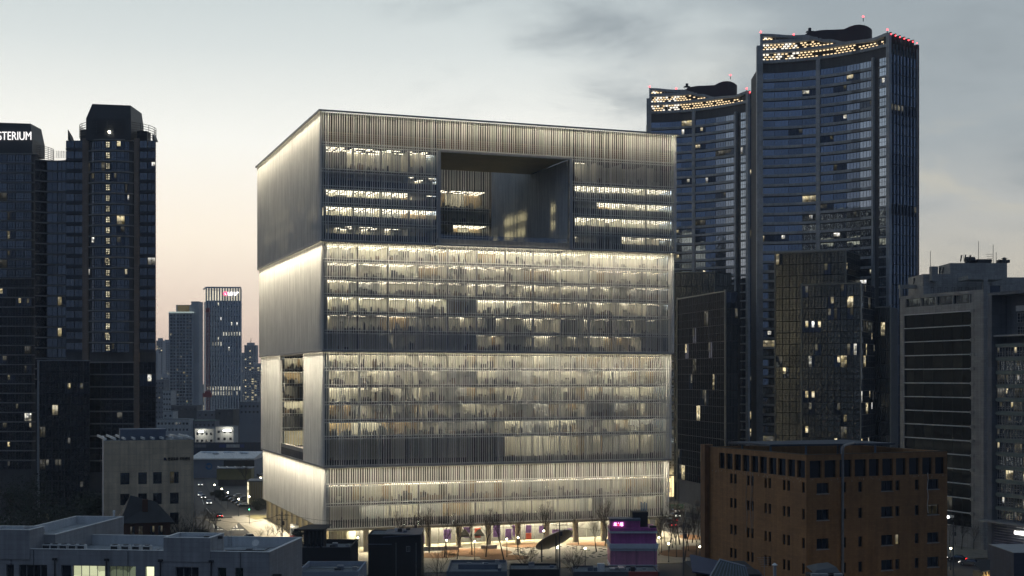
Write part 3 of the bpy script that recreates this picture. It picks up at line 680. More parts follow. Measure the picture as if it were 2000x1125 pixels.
# ------------------------------------------------------------------ twin curved apartment towers and the dark glass blocks at their feet
def curved_tower(label, mapx, D0, zoff, seed, lit_share, k_depth=1.0):
    x_root = XY(mapx(1486), D0)
    L = Vector((x_root, D0, 0)); root = thing('apartment_tower', label, 'tower', L, group='twin curved towers')
    rnd = random.Random(seed)
    pale = tiled('tower_stone_panel', (.42, .44, .46), 1.2, 1.6, .5, .6); gap = BLACK
    def pt(px):                      # the concave front: plan position for a pixel column of the tall tower
        t = (px - 1486) / 219.0; d = D0 + k_depth * (-3.5 * t - 15 * t * t); return Vector((XY(mapx(px), d), d)) - L.xy
    def line(a, b): p, q = pt(a), pt(b); dv = q - p; return Face(p.x, p.y, math.atan2(dv.y, dv.x)), dv.length
    zt, fh, nf = 146.2 + zoff, 3.2, 40
    cols = [1486 + 56 * 0 + i * 27.0 for i in range(5)] + [1602 + i * 25.75 for i in range(5)]
    segs = [(cols[i], cols[i + 1]) for i in range(4)] + [(cols[i], cols[i + 1]) for i in range(5, 9)]
    frame = DARKM; count = 0; rest = MB()
    # body behind the skin
    fr = [pt(1486 + i * 22) for i in range(12)]
    pin = [Vector((p.x, p.y + .55)) for p in fr]
    pe = pt(1736); ps = Vector((XY(mapx(1790), 0) * 0, 0))
    side_end = Vector((XY(mapx(1790), pe.y + L.y + 8.5) - L.x, pe.y + 8.5))
    body = pin + [Vector((pe.x - .3, pe.y + .6)), Vector((side_end.x - .35, side_end.y + .2)), Vector((side_end.x - 4, side_end.y + 16)), Vector((fr[0].x + 1, fr[0].y + 24))]
    mb = MB(); mb.prism([tuple(p) for p in body], 0, zt + 3, 0); mb.build('core_wall', CONCD, root)
    glassd = BGLASS
    for k in range(nf):
        zb = zt - fh * (k + 1)
        for si, (a, b) in enumerate(segs):
            f, w = line(a, b); r = rnd.random()
            g = glassd if r > lit_share else (LITC if r < lit_share * .45 else (LITW if r < lit_share * .7 else LITD))
            if k > 26: g = KGLASS if g is glassd and rnd.random() < .5 else g
            if count < 296: f.put('window', window_mesh(round(w, 2), 2.15, g, frame, 4, 1, .06), root, 0, zb + .80, -.05); count += 1
            else: f.rect(rest, 0, w, zb + .8, zb + 2.95, -.05, 0 if g is glassd else 1)
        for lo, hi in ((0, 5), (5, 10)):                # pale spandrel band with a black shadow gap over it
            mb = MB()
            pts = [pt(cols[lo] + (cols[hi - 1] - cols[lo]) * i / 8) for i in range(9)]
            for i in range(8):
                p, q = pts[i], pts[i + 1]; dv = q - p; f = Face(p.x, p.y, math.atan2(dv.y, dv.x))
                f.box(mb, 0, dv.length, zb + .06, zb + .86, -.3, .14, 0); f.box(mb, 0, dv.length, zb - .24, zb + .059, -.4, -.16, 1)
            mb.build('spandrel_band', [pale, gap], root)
        f, w = line(1717, 1733); r = rnd.random()
        f.put('corner_window', window_mesh(round(w, 2), 2.6, LITC if r < .05 else glassd, frame, 3, 2, .06), root, 0, zb + .45, -.05)
        mb = MB(); f.box(mb, -.1, w, zb + .02, zb + .44, -.3, .1); mb.build('corner_spandrel', pale, root)
    if rest.v:
        o = rest.build('window_field', [glassd, LITD], root); o['kind'] = 'stuff'
    # vertical piers, dark recess
    for a, b, o0, o1, m, ztop in ((1594, 1602, -.4, .35, pale, zt + 3.2), (1478, 1485, -2, .5, pale, zt + 9), (1484.6, 1490, -.5, .6, pale, zt + 12.9), (1733, 1739, -.5, .6, pale, zt + 7.2), (1704, 1708, -.4, .7, pale, zt + .5)):
        f, w = line(a, b); mb = MB(); f.box(mb, 0, w, 0, ztop, o0, o1); mb.build('pier', m, root)
    f, w = line(1708.2, 1716.8); mb = MB(); f.box(mb, 0, w, 0, zt + .6, -2.2, -.9); mb.build('recess_panel', BLACK, root)
    # side face with vertical mullions
    dv = side_end - pe; f = Face(pe.x + .35, pe.y, math.atan2(dv.y, dv.x)); sw = dv.length - .5
    for k in range(nf):
        zb = zt - fh * (k + 1) + 1; r = rnd.random()
        f.put('side_window', window_mesh(round(sw, 2), 3.1, LITD if r < .1 else (LITW if r < .13 else glassd), frame, 8, 1, .10), root, 0, zb, -.02)
    for i in range(9):
        mb = MB(); u = sw * i / 8; f.box(mb, u - .12, u + .12, 0, zt + 4.0, .0, .32); mb.build('mullion', STEELB if i < 8 else pale, root)
    for i in range(6):
        mb = MB(); u = .3 + sw * i / 6; f.box(mb, u, u + .25, zt + 2.5, zt + 7.6 - i * .15, -2.6, .3); mb.build('roof_fin', DARKM, root)
    mb = MB(); f.box(mb, sw - .1, sw + 1.1, 0, zt + 5.6, -1.0, .2); mb.build('end_pier', solid('maroon_panel', (.12, .07, .08), .6), root)
    # crown: pale bands between dark bands filled with small lamps, under a wave-shaped top edge
    def ztop(px):
        t = (px - 1486) / 219.0; K = [(0, 13.0), (.37, 11.8), (.6, 9.3), (.77, 7.5), (1.0, 6.9), (1.15, 7.6)]
        for (a, za), (b, zb) in zip(K, K[1:]):
            if t <= b: s = (t - a) / (b - a); s = s * s * (3 - 2 * s); return zt + za + (zb - za) * s
        return zt + 7.6
    bands = [(3.1, 4.1, 0), (4.1, 6.5, 1), (6.5, 7.5, 0), (7.5, 9.7, 1), (9.7, 10.8, 0), (10.8, 12.4, 1), (12.4, 14, 0)]
    for a, b, dark in bands:
        mb = MB(); n = 30
        for i in range(n):
            p0, p1 = 1490 + 243 * i / n, 1490 + 243 * (i + 1) / n; zc = (ztop(p0) + ztop(p1)) / 2
            lo, hi = zt + a, min(zt + b, zc)
            if hi - lo < .15: continue
            f2, w = line(p0, p1)
            if dark: f2.rect(mb, 0, w, lo, hi, -1.4)
            else: f2.box(mb, 0, w, lo, hi, -1.4, .15)
        if mb.v: mb.build('crown_recess' if dark else 'crown_band', solid('crown_dark', (.035, .028, .02), .7) if dark else pale, root)
    mb = MB(); n = 30
    for i in range(n):
        p0, p1 = 1490 + 243 * i / n, 1490 + 243 * (i + 1) / n; f2, w = line(p0, p1); z0, z1 = ztop(p0), ztop(p1)
        mb.hexa([f2.p(0, z0 - .9, .2), f2.p(w, z1 - .9, .2), f2.p(w, z1 - .9, -1.5), f2.p(0, z0 - .9, -1.5), f2.p(0, z0, .2), f2.p(w, z1, .2), f2.p(w, z1, -1.5), f2.p(0, z0, -1.5)])
    mb.build('crown_rim', pale, root)
    lm = MB(); lm.box(-.42, .42, -.06, .06, -.26, .26); lmesh2 = lm.mesh('crown_lamp', glow('crown_lamp_cool', (1.0, .92, .78), 1.5))
    lm = MB(); lm.box(-.36, .36, -.06, .06, -.16, .16); lmesh = lm.mesh('crown_lamp', glow('crown_lamp_light', (1.0, .74, .42), 1.7))
    for (a, b), n, end in (((4.1, 6.5), 74, 1729), ((7.5, 9.7), 44, 1650), ((10.9, 12.3), 16, 1560)):
        px = 1492.0; j = 0
        while px < end:
            for q in range(3):
                if (j + q) % 2 == 0 and rnd.random() < .84:
                    z = zt + a + .45 + q * (b - a - .8) / 2
                    if z < ztop(px) - 1.2: f2, w = line(px, px + 3); f2.put('crown_lamp', lmesh2 if (px < 1560 and rnd.random() < .5) else lmesh, root, 0, z, -1.2)
            px += 3.6; j += 1
    # oval plant room with a rolling top
    c = pt(1645) + Vector((0, 13)); a = XY(mapx(1721), D0) - XY(mapx(1568), D0); pts = []; zz = []
    for i in range(40):
        t = 2 * math.pi * i / 40; x = math.cos(t); pts.append((c.x + a / 2 * x, c.y + 7 * math.sin(t)))
        zz.append(zt + 12.3 + (1.0 * math.sin((x + 1) * 2.2) if x < 0 else 0) + (3.0 * math.sin(min(1.0, x / .62) * math.pi / 2) if x > 0 else 0) - (.8 * max(0, x - .75) * 4) - (1.6 * max(0, -x - .7) * 3.3))
    mb = MB(); mb.prism(pts, zt + 2, zz); plant = mb.build('plant_room', solid('plant_room_maroon', (.050, .030, .040), .6, 0, .2, .3), root)
    mb = MB(); mb.tube((c.x - 8, c.y - 1, zt + 14.2), (c.x - 8, c.y - 1, zt + 15.3), .55, n=10); mb.box(c.x - 9.2, c.x - 6.8, c.y - 2, c.y, zt + 13.95, zt + 14.15)
    for dx in (-9.0, -7.2, -5, -1): mb.box(c.x + dx, c.x + dx + .1, c.y - 1.9, c.y - 1.8, zt + 12.0, zt + 14.0)
    mb.box(c.x - 5.2, c.x - .8, c.y - 2.2, c.y + .5, zt + 13.3, zt + 13.8); mb.build('rooftop_tank', DARKM, plant)
    for px, zz_, dy in ((1486, 13.6, 0), (1560, 14.0, 8), (1733, 8.4, 0), (1705, 17.0, 12)):
        p = pt(px); mb = MB(); mb.tube((p.x, p.y + dy, zt + zz_ - 1.6), (p.x, p.y + dy, zt + zz_ - .3), .12); mb.ball((p.x, p.y + dy, zt + zz_), .3, 8, 1); mb.build('beacon', [DARKM, LEDR], root)
    for i in range(7):
        mb = MB(); mb.ball(f.p(sw * i / 6.2, zt + 6.8 - i * .15, .5), .22, 6); mb.build('beacon', LEDR, root)
    return root
curved_tower('taller of the two concave blue glass towers, nearer the dark glass blocks', lambda p: p, 452, 0, 11, .075)
curved_tower('shorter-looking concave blue glass tower just beside the cube-shaped block', lambda p: 1269 + (p - 1486) * .767, 520, -3.6, 23, .13, .9)

def glass_block(label, pa, ya, pb, yb, py_top, cols, rows, lits, seed, side=None, glass=KGLASS, z0=22.0, deep=18, name='glass_block', edge=None):
    """dark curtain-wall block: front from (pixel column, depth) a to b"""
    A, B = Vector((XY(pa, ya), ya)), Vector((XY(pb, yb), yb)); z1 = ZY(py_top, ya)
    root = thing(name, label, 'building', (A.x, A.y, 0)); dv = B - A; f = Face(0, 0, math.atan2(dv.y, dv.x)); w = dv.length
    nb = Vector((-f.n.x, -f.n.y)); C, D = dv + nb * (deep - .3), nb * deep
    mb = MB(); q = .3; mb.prism([tuple(nb * q + f.d * .2), tuple(dv + nb * q - f.d * .2), tuple(C - f.d * .2), tuple(D + f.d * .2)], 0, z1 - .1); mb.build('core_wall', CONCD, root)
    window_grid(f, root, .35, w - .35, z0, z1 - .3, cols, rows, glass, DARKM, lits, seed, .04, .04, 0, (2, 2), t=.06)
    mb = MB()
    for u in (0, w - .3): f.box(mb, u, u + .3, 0, z1 + .4, -.3, .3)
    f.box(mb, .3, w - .3, z1 - .28, z1 + .1, -.3, .15); mb.build('edge_trim', edge or solid('pale_edge_trim', (.30, .29, .25), .6), root)
    if side:
        g = Face(dv.x, dv.y, f.a + R(side[0])); sw = side[1]
        mb = MB(); g.rect(mb, 0, sw, 0, z1, -.2); mb.build('side_wall', CONCD, root)
        window_grid(g, root, .1, sw, z0, z1 - .3, side[2], rows, side[3], DARKM, lits, seed + 5, .04, .04, 0, (2, 2), 'side_window', t=.06)
    return root
LITS = ((.05, LITW), (.03, LITC), (.05, LITD))
glass_block('tall dark glass block with a ribbed side in front of the taller curved tower', 1513, 429, 1653, 418.5, 494, 10, 17, ((.02, LITW), (.03, LITD)), 31, (90, 18, 6, KGLASS))
glass_block('lower dark glass block overlapping the tall dark block, many windows lit', 1564.5, 413, 1682, 404.5, 556, 9, 14, ((.045, LITW), (.02, LITC), (.06, LITD)), 32, (90, 18, 6, DGLASS))
glass_block('dark glass block angled beside the fin-clad cube, below the shorter tower', 1323, 478, 1417, 434, 583.5, 12, 12, ((.03, LITW), (.06, LITD)), 33, (90, 4.3, 2, DGLASS), NGLASS, z0=8, deep=4.3)
glass_block('blue-black glass block behind the angled block at the foot of the shorter tower', 1316, 486, 1396, 484, 532, 7, 16, ((.02, LITW), (.03, LITD)), 34, (40, 8, 4, KGLASS), z0=6)
glass_block('narrow dark glass wing between the lit block and the grey stone building', 1700, 424, 1740, 421, 600, 4, 13, ((.06, LITW), (.06, LITD)), 36, None, z0=8)

def podium():
    """white perforated shop podium with a lit storefront"""
    A = Vector((XY(1300, 492), 492)); root = thing('shop_podium', 'white perforated shop front with four lit round signs beside the street', 'building', (A.x, A.y, 0))
    f = Face(0, 0, R(-4)); z0, z1, z2 = ZY(928, 492), ZY(868, 492), ZY(880, 492)
    white = solid('white_perforated_panel', (.62, .60, .52), .6, 0, .1, .3)
    rnd = random.Random(5); holes = []
    for i in range(22):
        for j in range(9):
            r = rnd.random(); u, z = .5 + i * .98, z0 + .5 + j * .95
            if r < (.62 if j < 4 else .30) and z + .6 < z2 + 1: holes.append((u, u + .55, z, z + .55))
    mb = MB(); f.holed(mb, 0, 22, z0, z2 + 2.4, holes, .4); mb.build('perforated_screen', white, root)
    mb = MB(); mb.quad(f.p(0, z2, .3), f.p(22, z2 + 2.4, .3), f.p(22, z1 + .6, -6), f.p(0, z1 + .6, -6)); mb.build('sloping_canopy', white, root)
    mb = MB(); f.rect(mb, 0, 22, z0, z1, -1.0); mb.build('backing_wall', solid('podium_interior', (.20, .17, .10), .8), root)
    mb = MB(); f.box(mb, 0, 22, 0, z1, -16, -8); mb.build('rear_wall', CONC, root)
    mb = MB(); f.box(mb, 0, 22, 0.1, z0 - .1, -4, -3.9); mb.build('lit_storefront', glow('storefront_light', (1.0, .78, .40), 1.5, .7, .45), root)
    for k in range(12): mb = MB(); f.box(mb, k * 2, k * 2 + .12, 0, z0, -.4, -.2); mb.build('storefront_mullion', DARKM, root)
    mb = MB(); f.box(mb, 0, 22, z0 - .3, z0 - .003, -4, .1); mb.build('storefront_lintel', ALUD, root)
    mb = MB(); f.box(mb, 7.4, 7.5, 3, 3, 0, 0)
    for k in range(4):
        mb = MB(); c = f.p(6.3 + k * .98, ZY(910, 492), .1)
        mb.tube(c, c + Vector((f.n.x, f.n.y, 0)) * .12, .42, n=14); mb.build('sign_disc', glow('sign_white', (.92, .93, 1.0), 4), root)
    ld = bpy.data.lights.new('storefront_glow', 'AREA'); ld.shape = 'RECTANGLE'; ld.size = 20; ld.size_y = 2; ld.energy = 1500; ld.color = (1, .8, .45)
    lo = bpy.data.objects.new('storefront_glow', ld); COL.objects.link(lo); lo.parent = root; lo.location = f.p(11, z0 - .5, 1.2); lo.rotation_euler = (R(-150), 0, f.a)
podium()

# ------------------------------------------------------------------ grey stone building on the right and its neighbour
def grey_building():
    A, B = Vector((XY(1758, 372), 372)), Vector((XY(1921, 342), 342)); root = thing('grey_office_building', 'grey stone office with wide black window bands and rooftop antennas', 'building', (A.x, A.y, 0))
    st = tiled('grey_granite', (.36, .355, .34), 1.3, .62, .55, .6); dv = B - A; w = dv.length; f = Face(0, 0, math.atan2(dv.y, dv.x)); nb = -f.n
    zt = ZY(579, 372); fh = 3.72; wl = along((A.x, A.y), tuple(f.d), 1766); wr = along((A.x, A.y), tuple(f.d), 1897); cr = along((A.x, A.y), tuple(f.d), 1903)
    rows = 15; zg = ZY(617, 372)
    holes = [(wl, wr, zg - fh * (k + 1) + .22, zg - fh * k) for k in range(rows)] + [(wl + .5, wr, zg + 2.2, zg + 4.5)]
    mb = MB(); f.holed(mb, 0, w, 0, zt, holes, .6); mb.build('wall', st, root)
    rnd = random.Random(4); n = 7
    for k in range(rows):
        for i in range(n):
            pw = (wr - wl) / n; g = NGLASS if rnd.random() > .04 else LITD
            f.put('window', window_mesh(round(pw, 2), round(fh - .22, 2), g, BLACK, 1, 1, .03), root, wl + i * pw, zg - fh * (k + 1) + .22, -.35)
    for i in range(4): f.put('window', window_mesh(round((wr - wl) / 4 - .5, 2), 2.2, DGLASS, DARKM, 3, 1, .08), root, wl + .7 + i * (wr - wl) / 4, zg + 2.25, -.5)
    for i in range(5): mb = MB(); u = wl + .2 + i * (wr - wl) / 4.2; f.box(mb, u, u + .5, zg + 2.2, zg + 4.5, -.55, -.1); mb.build('pillar', st, root)
    for k in range(rows):
        mb = MB(); z = zg - fh * k; f.box(mb, wl, wr, z - .0, z + .24, -.3, .08); mb.build('floor_band', WHITE, root)
        mb = MB(); f.box(mb, wr - .2, cr, z - .3, z + .5, -.1, .25); mb.build('corbel', st, root)
        mb = MB(); f.box(mb, wr + .05, cr - .1, z - fh + .5, z - .3, -.6, -.3); mb.build('slot_window', DGLASS, root)
    mb = MB(); C = dv + nb * 22; D = nb * 22; mb.prism([tuple(nb * .65), tuple(dv + nb * .65), tuple(C), tuple(D)], 0, zt - .02); mb.build('core_wall', st, root)
    # right flank, set back in shade
    g = Face(dv.x, dv.y, f.a + R(62)); mb = MB(); holes = [(1.6, 4.2, zg - fh * k + .3, zg - fh * k + 2.6) for k in range(-1, rows)]; g.holed(mb, 0, 12, 0, zt + 1, holes, .5); mb.build('flank_wall', st, root)
    for k in range(-1, rows): g.put('window', window_mesh(2.6, 2.3, DGLASS, DARKM, 1, 1, .06), root, 1.6, zg - fh * k + .3, -.4)
    # roof storeys
    def vol(name, p0, p1, d0, d1, ya, yb, yref):
        mb = MB(); z0, z1 = ZY(ya, yref), ZY(yb, yref)
        a, b = Vector((XY(p0, yref), yref)) - A, Vector((XY(p1, yref), yref)) - A
        mb.box(a.x, b.x, a.y + d0, a.y + d1, z0, z1); return mb.build(name, st, root)
    vol('penthouse_wall', 1812, 1946, 4, 18, 590, 533, 362); vol('plant_room', 1870, 1983, 6, 16, 545, 510, 362); vol('roof_beam', 1758, 1815, 0, 2, 563, 556, 372)
    vol('roof_post', 1758, 1763, 0, 1, 582, 563, 371.8); vol('roof_beam', 1876, 1945, -6, 2, 549, 541, 362); vol('roof_post', 1906, 1914, -5.9, -4.5, 575, 549, 361.9)
    vol('penthouse_wall', 1944, 2010, 3, 16, 600, 540, 362); vol('chimney', 1824, 1837, 2, 4, 548, 519, 362)
    pf = Face(XY(1812, 366) - A.x, 366 - A.y, 0)
    for i in range(7): pf.put('window', window_mesh(.85, 1.5, LITD if i == 2 else DGLASS, DARKM, 1, 1, .06), root, .8 + i * 1.9, ZY(572, 366), .03)
    for px, y0, y1 in ((1826, 519, 488), (1921, 510, 468), (1950, 512, 475), (1956, 512, 490)):
        mb = MB(); p = Vector((XY(px, 368) - A.x, 368 - A.y + 4)); mb.tube((p.x, p.y, ZY(y0 + 4, 368)), (p.x, p.y, ZY(y1, 368)), .07); mb.build('antenna_mast', DARKM, root)
    rr = random.Random(9)
    for px, y0 in [(1840 + 6 * i, 532) for i in range(5)] + [(1795, 553), (1800, 551), (1806, 548), (1812, 546), (1888, 508), (1896, 507), (1906, 508)]:
        mb = MB(); p = Vector((XY(px, 368) - A.x, 368 - A.y + 5)); z = ZY(y0, 368); mb.tube((p.x, p.y, z - 1), (p.x + rr.uniform(-.5, .5), p.y, z + 1.8), .05); mb.hexa([Vector((p.x, p.y, z)) + Vector(q) for q in ((-.15, -.1, .1), (.15, -.1, .1), (.15, .1, .1), (-.15, .1, .1), (.1, -.1, 1.8), (.45, -.1, 1.8), (.45, .1, 1.8), (.1, .1, 1.8))]); mb.build('antenna_panel', DARKM, root)
    for z in range(4): mb = MB(); p = Vector((XY(1943, 368) - A.x, 368 - A.y + 4)); mb.tube((p.x - 1 + z * .1, p.y, ZY(494 + z * 4, 368)), (p.x + 1 - z * .1, p.y, ZY(494 + z * 4, 368)), .05); mb.build('aerial', DARKM, root)
    mb = MB(); p = Vector((XY(1900, 368) - A.x, 368 - A.y + 6)); mb.tube((p.x, p.y, ZY(504, 368)), (p.x + 2.5, p.y, ZY(504, 368)), .9, n=10); mb.box(p.x + 2.8, p.x + 7, p.y - 1, p.y + 1, ZY(510, 368), ZY(503, 368)); mb.box(p.x + 9, p.x + 12, p.y - 1, p.y + 1, ZY(510, 368), ZY(504, 368)); mb.build('rooftop_duct', DARKM, root)
    mb = MB(); p = Vector((XY(1972, 368) - A.x, 368 - A.y + 4)); mb.tube((p.x, p.y, ZY(511, 368)), (p.x, p.y, ZY(503, 368)), .5); mb.tube((p.x, p.y, ZY(502.5, 368)), (p.x, p.y, ZY(500, 368)), .9, .1); mb.build('roof_vent', DARKM, root)
    # lit shop strip at street level
    mb = MB(); f.box(mb, w * .10, w * .62, 7.0, 7.6, .3, .5); mb.build('lit_fascia', glow('fascia_white', (1, .97, .9), 7), root)
    mb = MB(); f.box(mb, w * .0, w * .06, 3.5, 13, .3, 1.0); mb.build('banner_sign', solid('red_banner', (.35, .04, .06), .5), root)
grey_building()
def balcony_building():
    A, B = Vector((XY(1932, 322), 322)), Vector((XY(2050, 305), 305)); root = thing('balcony_building', 'grey portal-framed building with greenish glazed balcony rows, cut by the frame edge', 'building', (A.x, A.y, 0))
    st = tiled('blue_grey_cladding', (.15, .165, .19), 1.4, 3.1, .5, .5); dv = B - A; w = dv.length; f = Face(0, 0, math.atan2(dv.y, dv.x)); nb = -f.n
    zt = ZY(572, 322); pier = along((A.x, A.y), tuple(f.d), 1940); 
    mb = MB(); f.box(mb, 0, pier, 0, zt, -12, .5); mb.build('portal_pier', st, root)
    mb = MB(); f.box(mb, pier, w, zt - .7, zt + .01, -12, .5); mb.build('portal_beam', st, root)
    mb = MB(); mb.prism([tuple(nb * 4.2 + f.d * pier), tuple(dv + nb * 4.2), tuple(dv + nb * 14), tuple(nb * 14)], 0, zt - .72); mb.build('core_wall', st, root)
    u0 = pier + .2; green = solid('green_grey_frame', (.20, .24, .21), .5); rnd = random.Random(8)
    z = ZY(609, 322); k = 0
    f.put('parapet', (lambda m: (f.__class__(0, 0, 0).box(m, 0, w - pier - 3.8, 0, 1.3, -.3, 0), m.mesh('parapet', WHITE))[1])(MB()), root, pier + 3.5, z, -3.6)
    for k in range(2):
        for i in range(4): f.put('window', window_mesh(2.6, 2.3, DGLASS, ALUD, 3, 3, .09), root, pier + 3.6 + i * 2.95, z - 2.7 - k * 3.2, -4.0)
    z = ZY(672, 322)
    mb = MB(); f.box(mb, u0, w, z + 1.7, z + 2.1, -3.8, .1); mb.build('balcony_slab', ALUD, root)
    for k in range(13):
        zb = z - 3.22 * k
        mb = MB(); f.box(mb, u0, w, zb - .75, zb, -4, -.5); mb.build('spandrel_band', green, root)
        for i in range(5):
            r = rnd.random(); g = LITW if r < .14 else (LITC if r < .2 else (LITD if r < .5 else DGLASS))
            f.put('window', window_mesh(2.5, 2.35, g, ALUD, 3, 2, .1, .3), root, u0 + .1 + i * 2.72, zb - 3.15, -.9)
    zl = z - 3.22 * 13
    mb = MB(); f.box(mb, -1, w, zl - .4, zl - .05, -4, 2.5); mb.build('entrance_canopy', ALUD, root)
    for k in range(9): mb = MB(); f.box(mb, .3, w, zl - 1.2 - k * .62, zl - 1.05 - k * .62, -.6, -.4); mb.build('louvre', ALUD, root)
    mb = MB(); f.box(mb, w * .45, w, zl - 2.6, zl - 1.9, .2, .4); mb.build('lit_fascia', glow('fascia_white', (1, .97, .9), 7), root)
    mb = MB(); f.box(mb, w * .12, w * .40, 1.6, 2.2, .2, .35); mb.build('lit_fascia', glow('fascia_violet', (.45, .42, 1.0), 3), root)
balcony_building()

# ------------------------------------------------------------------ brown brick-tiled building
def brown_building():
    C0 = Vector((XY(1575, 165), 165)); root = thing('brown_building', 'ochre brown flat-roofed building with a row of tall dark openings under its parapet', 'building', (C0.x, C0.y, 0))
    ang = R(23); fr = Face(0, 0, ang); zt = ZY(889, 165)
    wr = along(tuple(C0), tuple(fr.d), 1850); dl = Vector((-math.sin(ang), math.cos(ang))); wl = along(tuple(C0), tuple(dl), 1385)
    o = dl * wl; fl = Face(o.x, o.y, ang - R(90))
    wall = tiled('ochre_tile', (.275, .140, .054), .62, .31, .80, .75, .10, .5, .24)
    def ur(px): return along(tuple(C0), tuple(fr.d), px)
    def ul(px): return wl - along(tuple(C0), tuple(dl), px)
    q = lambda x: 1340 + x / 3.704
    tall_r = [(895, 980), (1002, 1087), (1110, 1197), (1220, 1305), (1323, 1397), (1420, 1497), (1518, 1592), (1613, 1687), (1709, 1781), (1802, 1870)]
    tall_l = [(238, 278), (290, 336), (350, 396), (410, 458), (471, 521), (533, 584), (600, 653), (665, 720), (735, 788), (802, 860)]
    zo1, zo0 = zt - .70, zt - 2.85
    rows = [ZY(965, 165), ZY(1017, 165), ZY(1074, 165), ZY(1124, 165)]
    rows = rows + [rows[-1] - 3.4 * k for k in range(1, 4)]
    hr = [(ur(q(a)), ur(q(b)), zo0, zo1) for a, b in tall_r]; hl = [(ul(q(a)), ul(q(b)), zo0, zo1) for a, b in tall_l]
    wr_, wl_ = [], []
    for z in rows:
        for a, b in ((945, 1032), (1135, 1158), (1247, 1275), (1412, 1495), (1515, 1545), (1655, 1685), (1745, 1828)): wr_.append((ur(q(a)), ur(q(b)), z - .02, z + 1.28))
        for a, b in ((318, 336), (347, 365), (440, 458), (470, 488), (567, 583), (597, 614), (700, 718), (732, 751), (838, 858)): wl_.append((ul(q(a)), ul(q(b)), z + .1, z + 1.4))
    mb = MB(); fr.holed(mb, 0, wr, 0, zt, hr + wr_, .28); mb.build('wall', wall, root)
    mb = MB(); fl.holed(mb, 0, wl, 0, zt, hl + wl_, .28); mb.build('wall', wall, root)
    for face, hs in ((fr, hr), (fl, hl)):
        for a, b, c, d in hs: face.put('tall_opening', window_mesh(b - a, d - c, DGLASS, BLACK, 1, 1, .05), root, a, c, -.26)
    for n, (a, b, c, d) in enumerate(wr_):
        g = LITW if n == 18 else (LITD if n == 13 else DGLASS); face = fr
        face.put('window', window_mesh(b - a, d - c, g, DARKM, 2 if b - a > 1 else 1, 1, .06), root, a, c, -.2)
        if b - a > 1: mb = MB(); face.box(mb, a - .06, b + .06, c - .1, c - .004, -.2, .08); mb.build('sill', CONC, root)
    for a, b, c, d in wl_: fl.put('window', window_mesh(b - a, d - c, DGLASS, DARKM, 1, 1, .05), root, a, c, -.2)
    B = fr.d * wr; D = dl * wl
    mb = MB(); ii = .32; e = (fr.d * ii - dl * 0)
    mb.prism([tuple(fr.d * ii + dl * ii), tuple(B + dl * ii), tuple(B + D - fr.d * 0), tuple(D + fr.d * ii)], 0, zt - 3.0, 0, 1); mb.build('core_wall', [wall, ROOFG], root)
    # parapet returns and coping
    mb = MB()
    for f2, w in ((fr, wr), (fl, wl)): f2.box(mb, .0 if f2 is fr else 0, w - (.31 if f2 is fl else 0), zt, zt + .07, -.3, .03)
    mb.build('coping', solid('stained_coping', (.10, .075, .05), .8), root)
    bk = Face(B.x, B.y, ang + R(90)); mb = MB(); bk.box(mb, 0, wl, zt - 3, zt, -.3, 0); bk2 = Face((B + D).x, (B + D).y, ang + R(180)); bk2.box(mb, .31, wr - .31, zt - 3, zt, -.3, 0); mb.build('rear_parapet', wall, root)
    pf = Face(D.x, D.y, ang); mb = MB(); fl.box(mb, -1.1, .0, 0, zt + .3, -.6, .7); mb.build('end_pier', solid('ochre_tile_worn', (.22, .11, .05), .7, 0, .4, .5, streak=.4), root)
    # steel roof shelter behind the parapet
    def rp(s, t, z): p = fr.d * s + dl * t; return Vector((p.x, p.y, z))
    mb = MB(); zz = zt + .45
    mb.hexa([rp(-.2 + 3, 12, zz), rp(wr - 1, 9, zz), rp(wr - 1, 20, zz), rp(2, 21, zz), rp(2.8, 12, zz + .25), rp(wr - 1, 9, zz + .25), rp(wr - 1, 20, zz + .25), rp(2, 21, zz + .25)]); shelter = mb.build('shelter_roof', solid('dull_blue_sheet', (.035, .048, .07), .6, .1, .3, .4), root)
    for s, t in ((3.2, 12.5), (8, 11.4), (13, 10.6), (18, 9.8), (3, 19), (18, 18)): mb = MB(); p = rp(s, t, zt - 3); mb.box(p.x - .12, p.x + .12, p.y - .12, p.y + .12, zt - 3, zz); mb.build('shelter_post', STEELB, shelter)
    # drain pipe with a bend over the parapet, thin cables
    mb = MB(); u = ur(q(1123)); pp = [fr.p(u, 0, .28), fr.p(u, zt + .55, .28), fr.p(u + .15, zt + .95, .2), fr.p(u + .8, zt + 1.1, -.3), fr.p(u + 3.4, zt + 1.25, -2)]
    for a, b in zip(pp, pp[1:]): mb.tube(a, b, .17, n=8)
    mb.build('drain_pipe', solid('galvanised_pipe', (.20, .205, .21), .5, .3, .25, 1.5), root)
    mb = MB(); u = ur(q(1746)); a = fr.p(u, zo0 + .2, .06)
    for k in range(9): b = fr.p(u + .08 * math.sin(k * 1.7), zo0 - k * .62, .06); mb.tube(a, b, .035, n=4); a = b
    mb.build('cable', WHITE, root)
    for px in (440, 470, 484):
        mb = MB(); u = ul(q(px)); a = fl.p(u, zo0, .06)
        for k in range(9): b = fl.p(u + .15 * math.sin(k * 1.3 + px), zo0 - k * 1.0, .06); mb.tube(a, b, .03, n=4); a = b
        mb.build('cable', ALUD, root)
    # flaked paint under the tall openings
    fk = solid('flaked_paint', (.42, .38, .32), .9, 0, .3, 3); rnd = random.Random(2); mb = MB()
    for f2, w, n in ((fr, wr, 60), (fl, wl, 70)):
        for k in range(n):
            u = rnd.uniform(.2, w - .4); z = zo0 - abs(rnd.gauss(0, .22)) - .05; s = rnd.uniform(.02, .12); f2.rect(mb, u, u + s, z - rnd.uniform(.02, .16), z, .006)
    o = mb.build('flaked_paint', fk, root); o['kind'] = 'stuff'
    return root
brown_building()
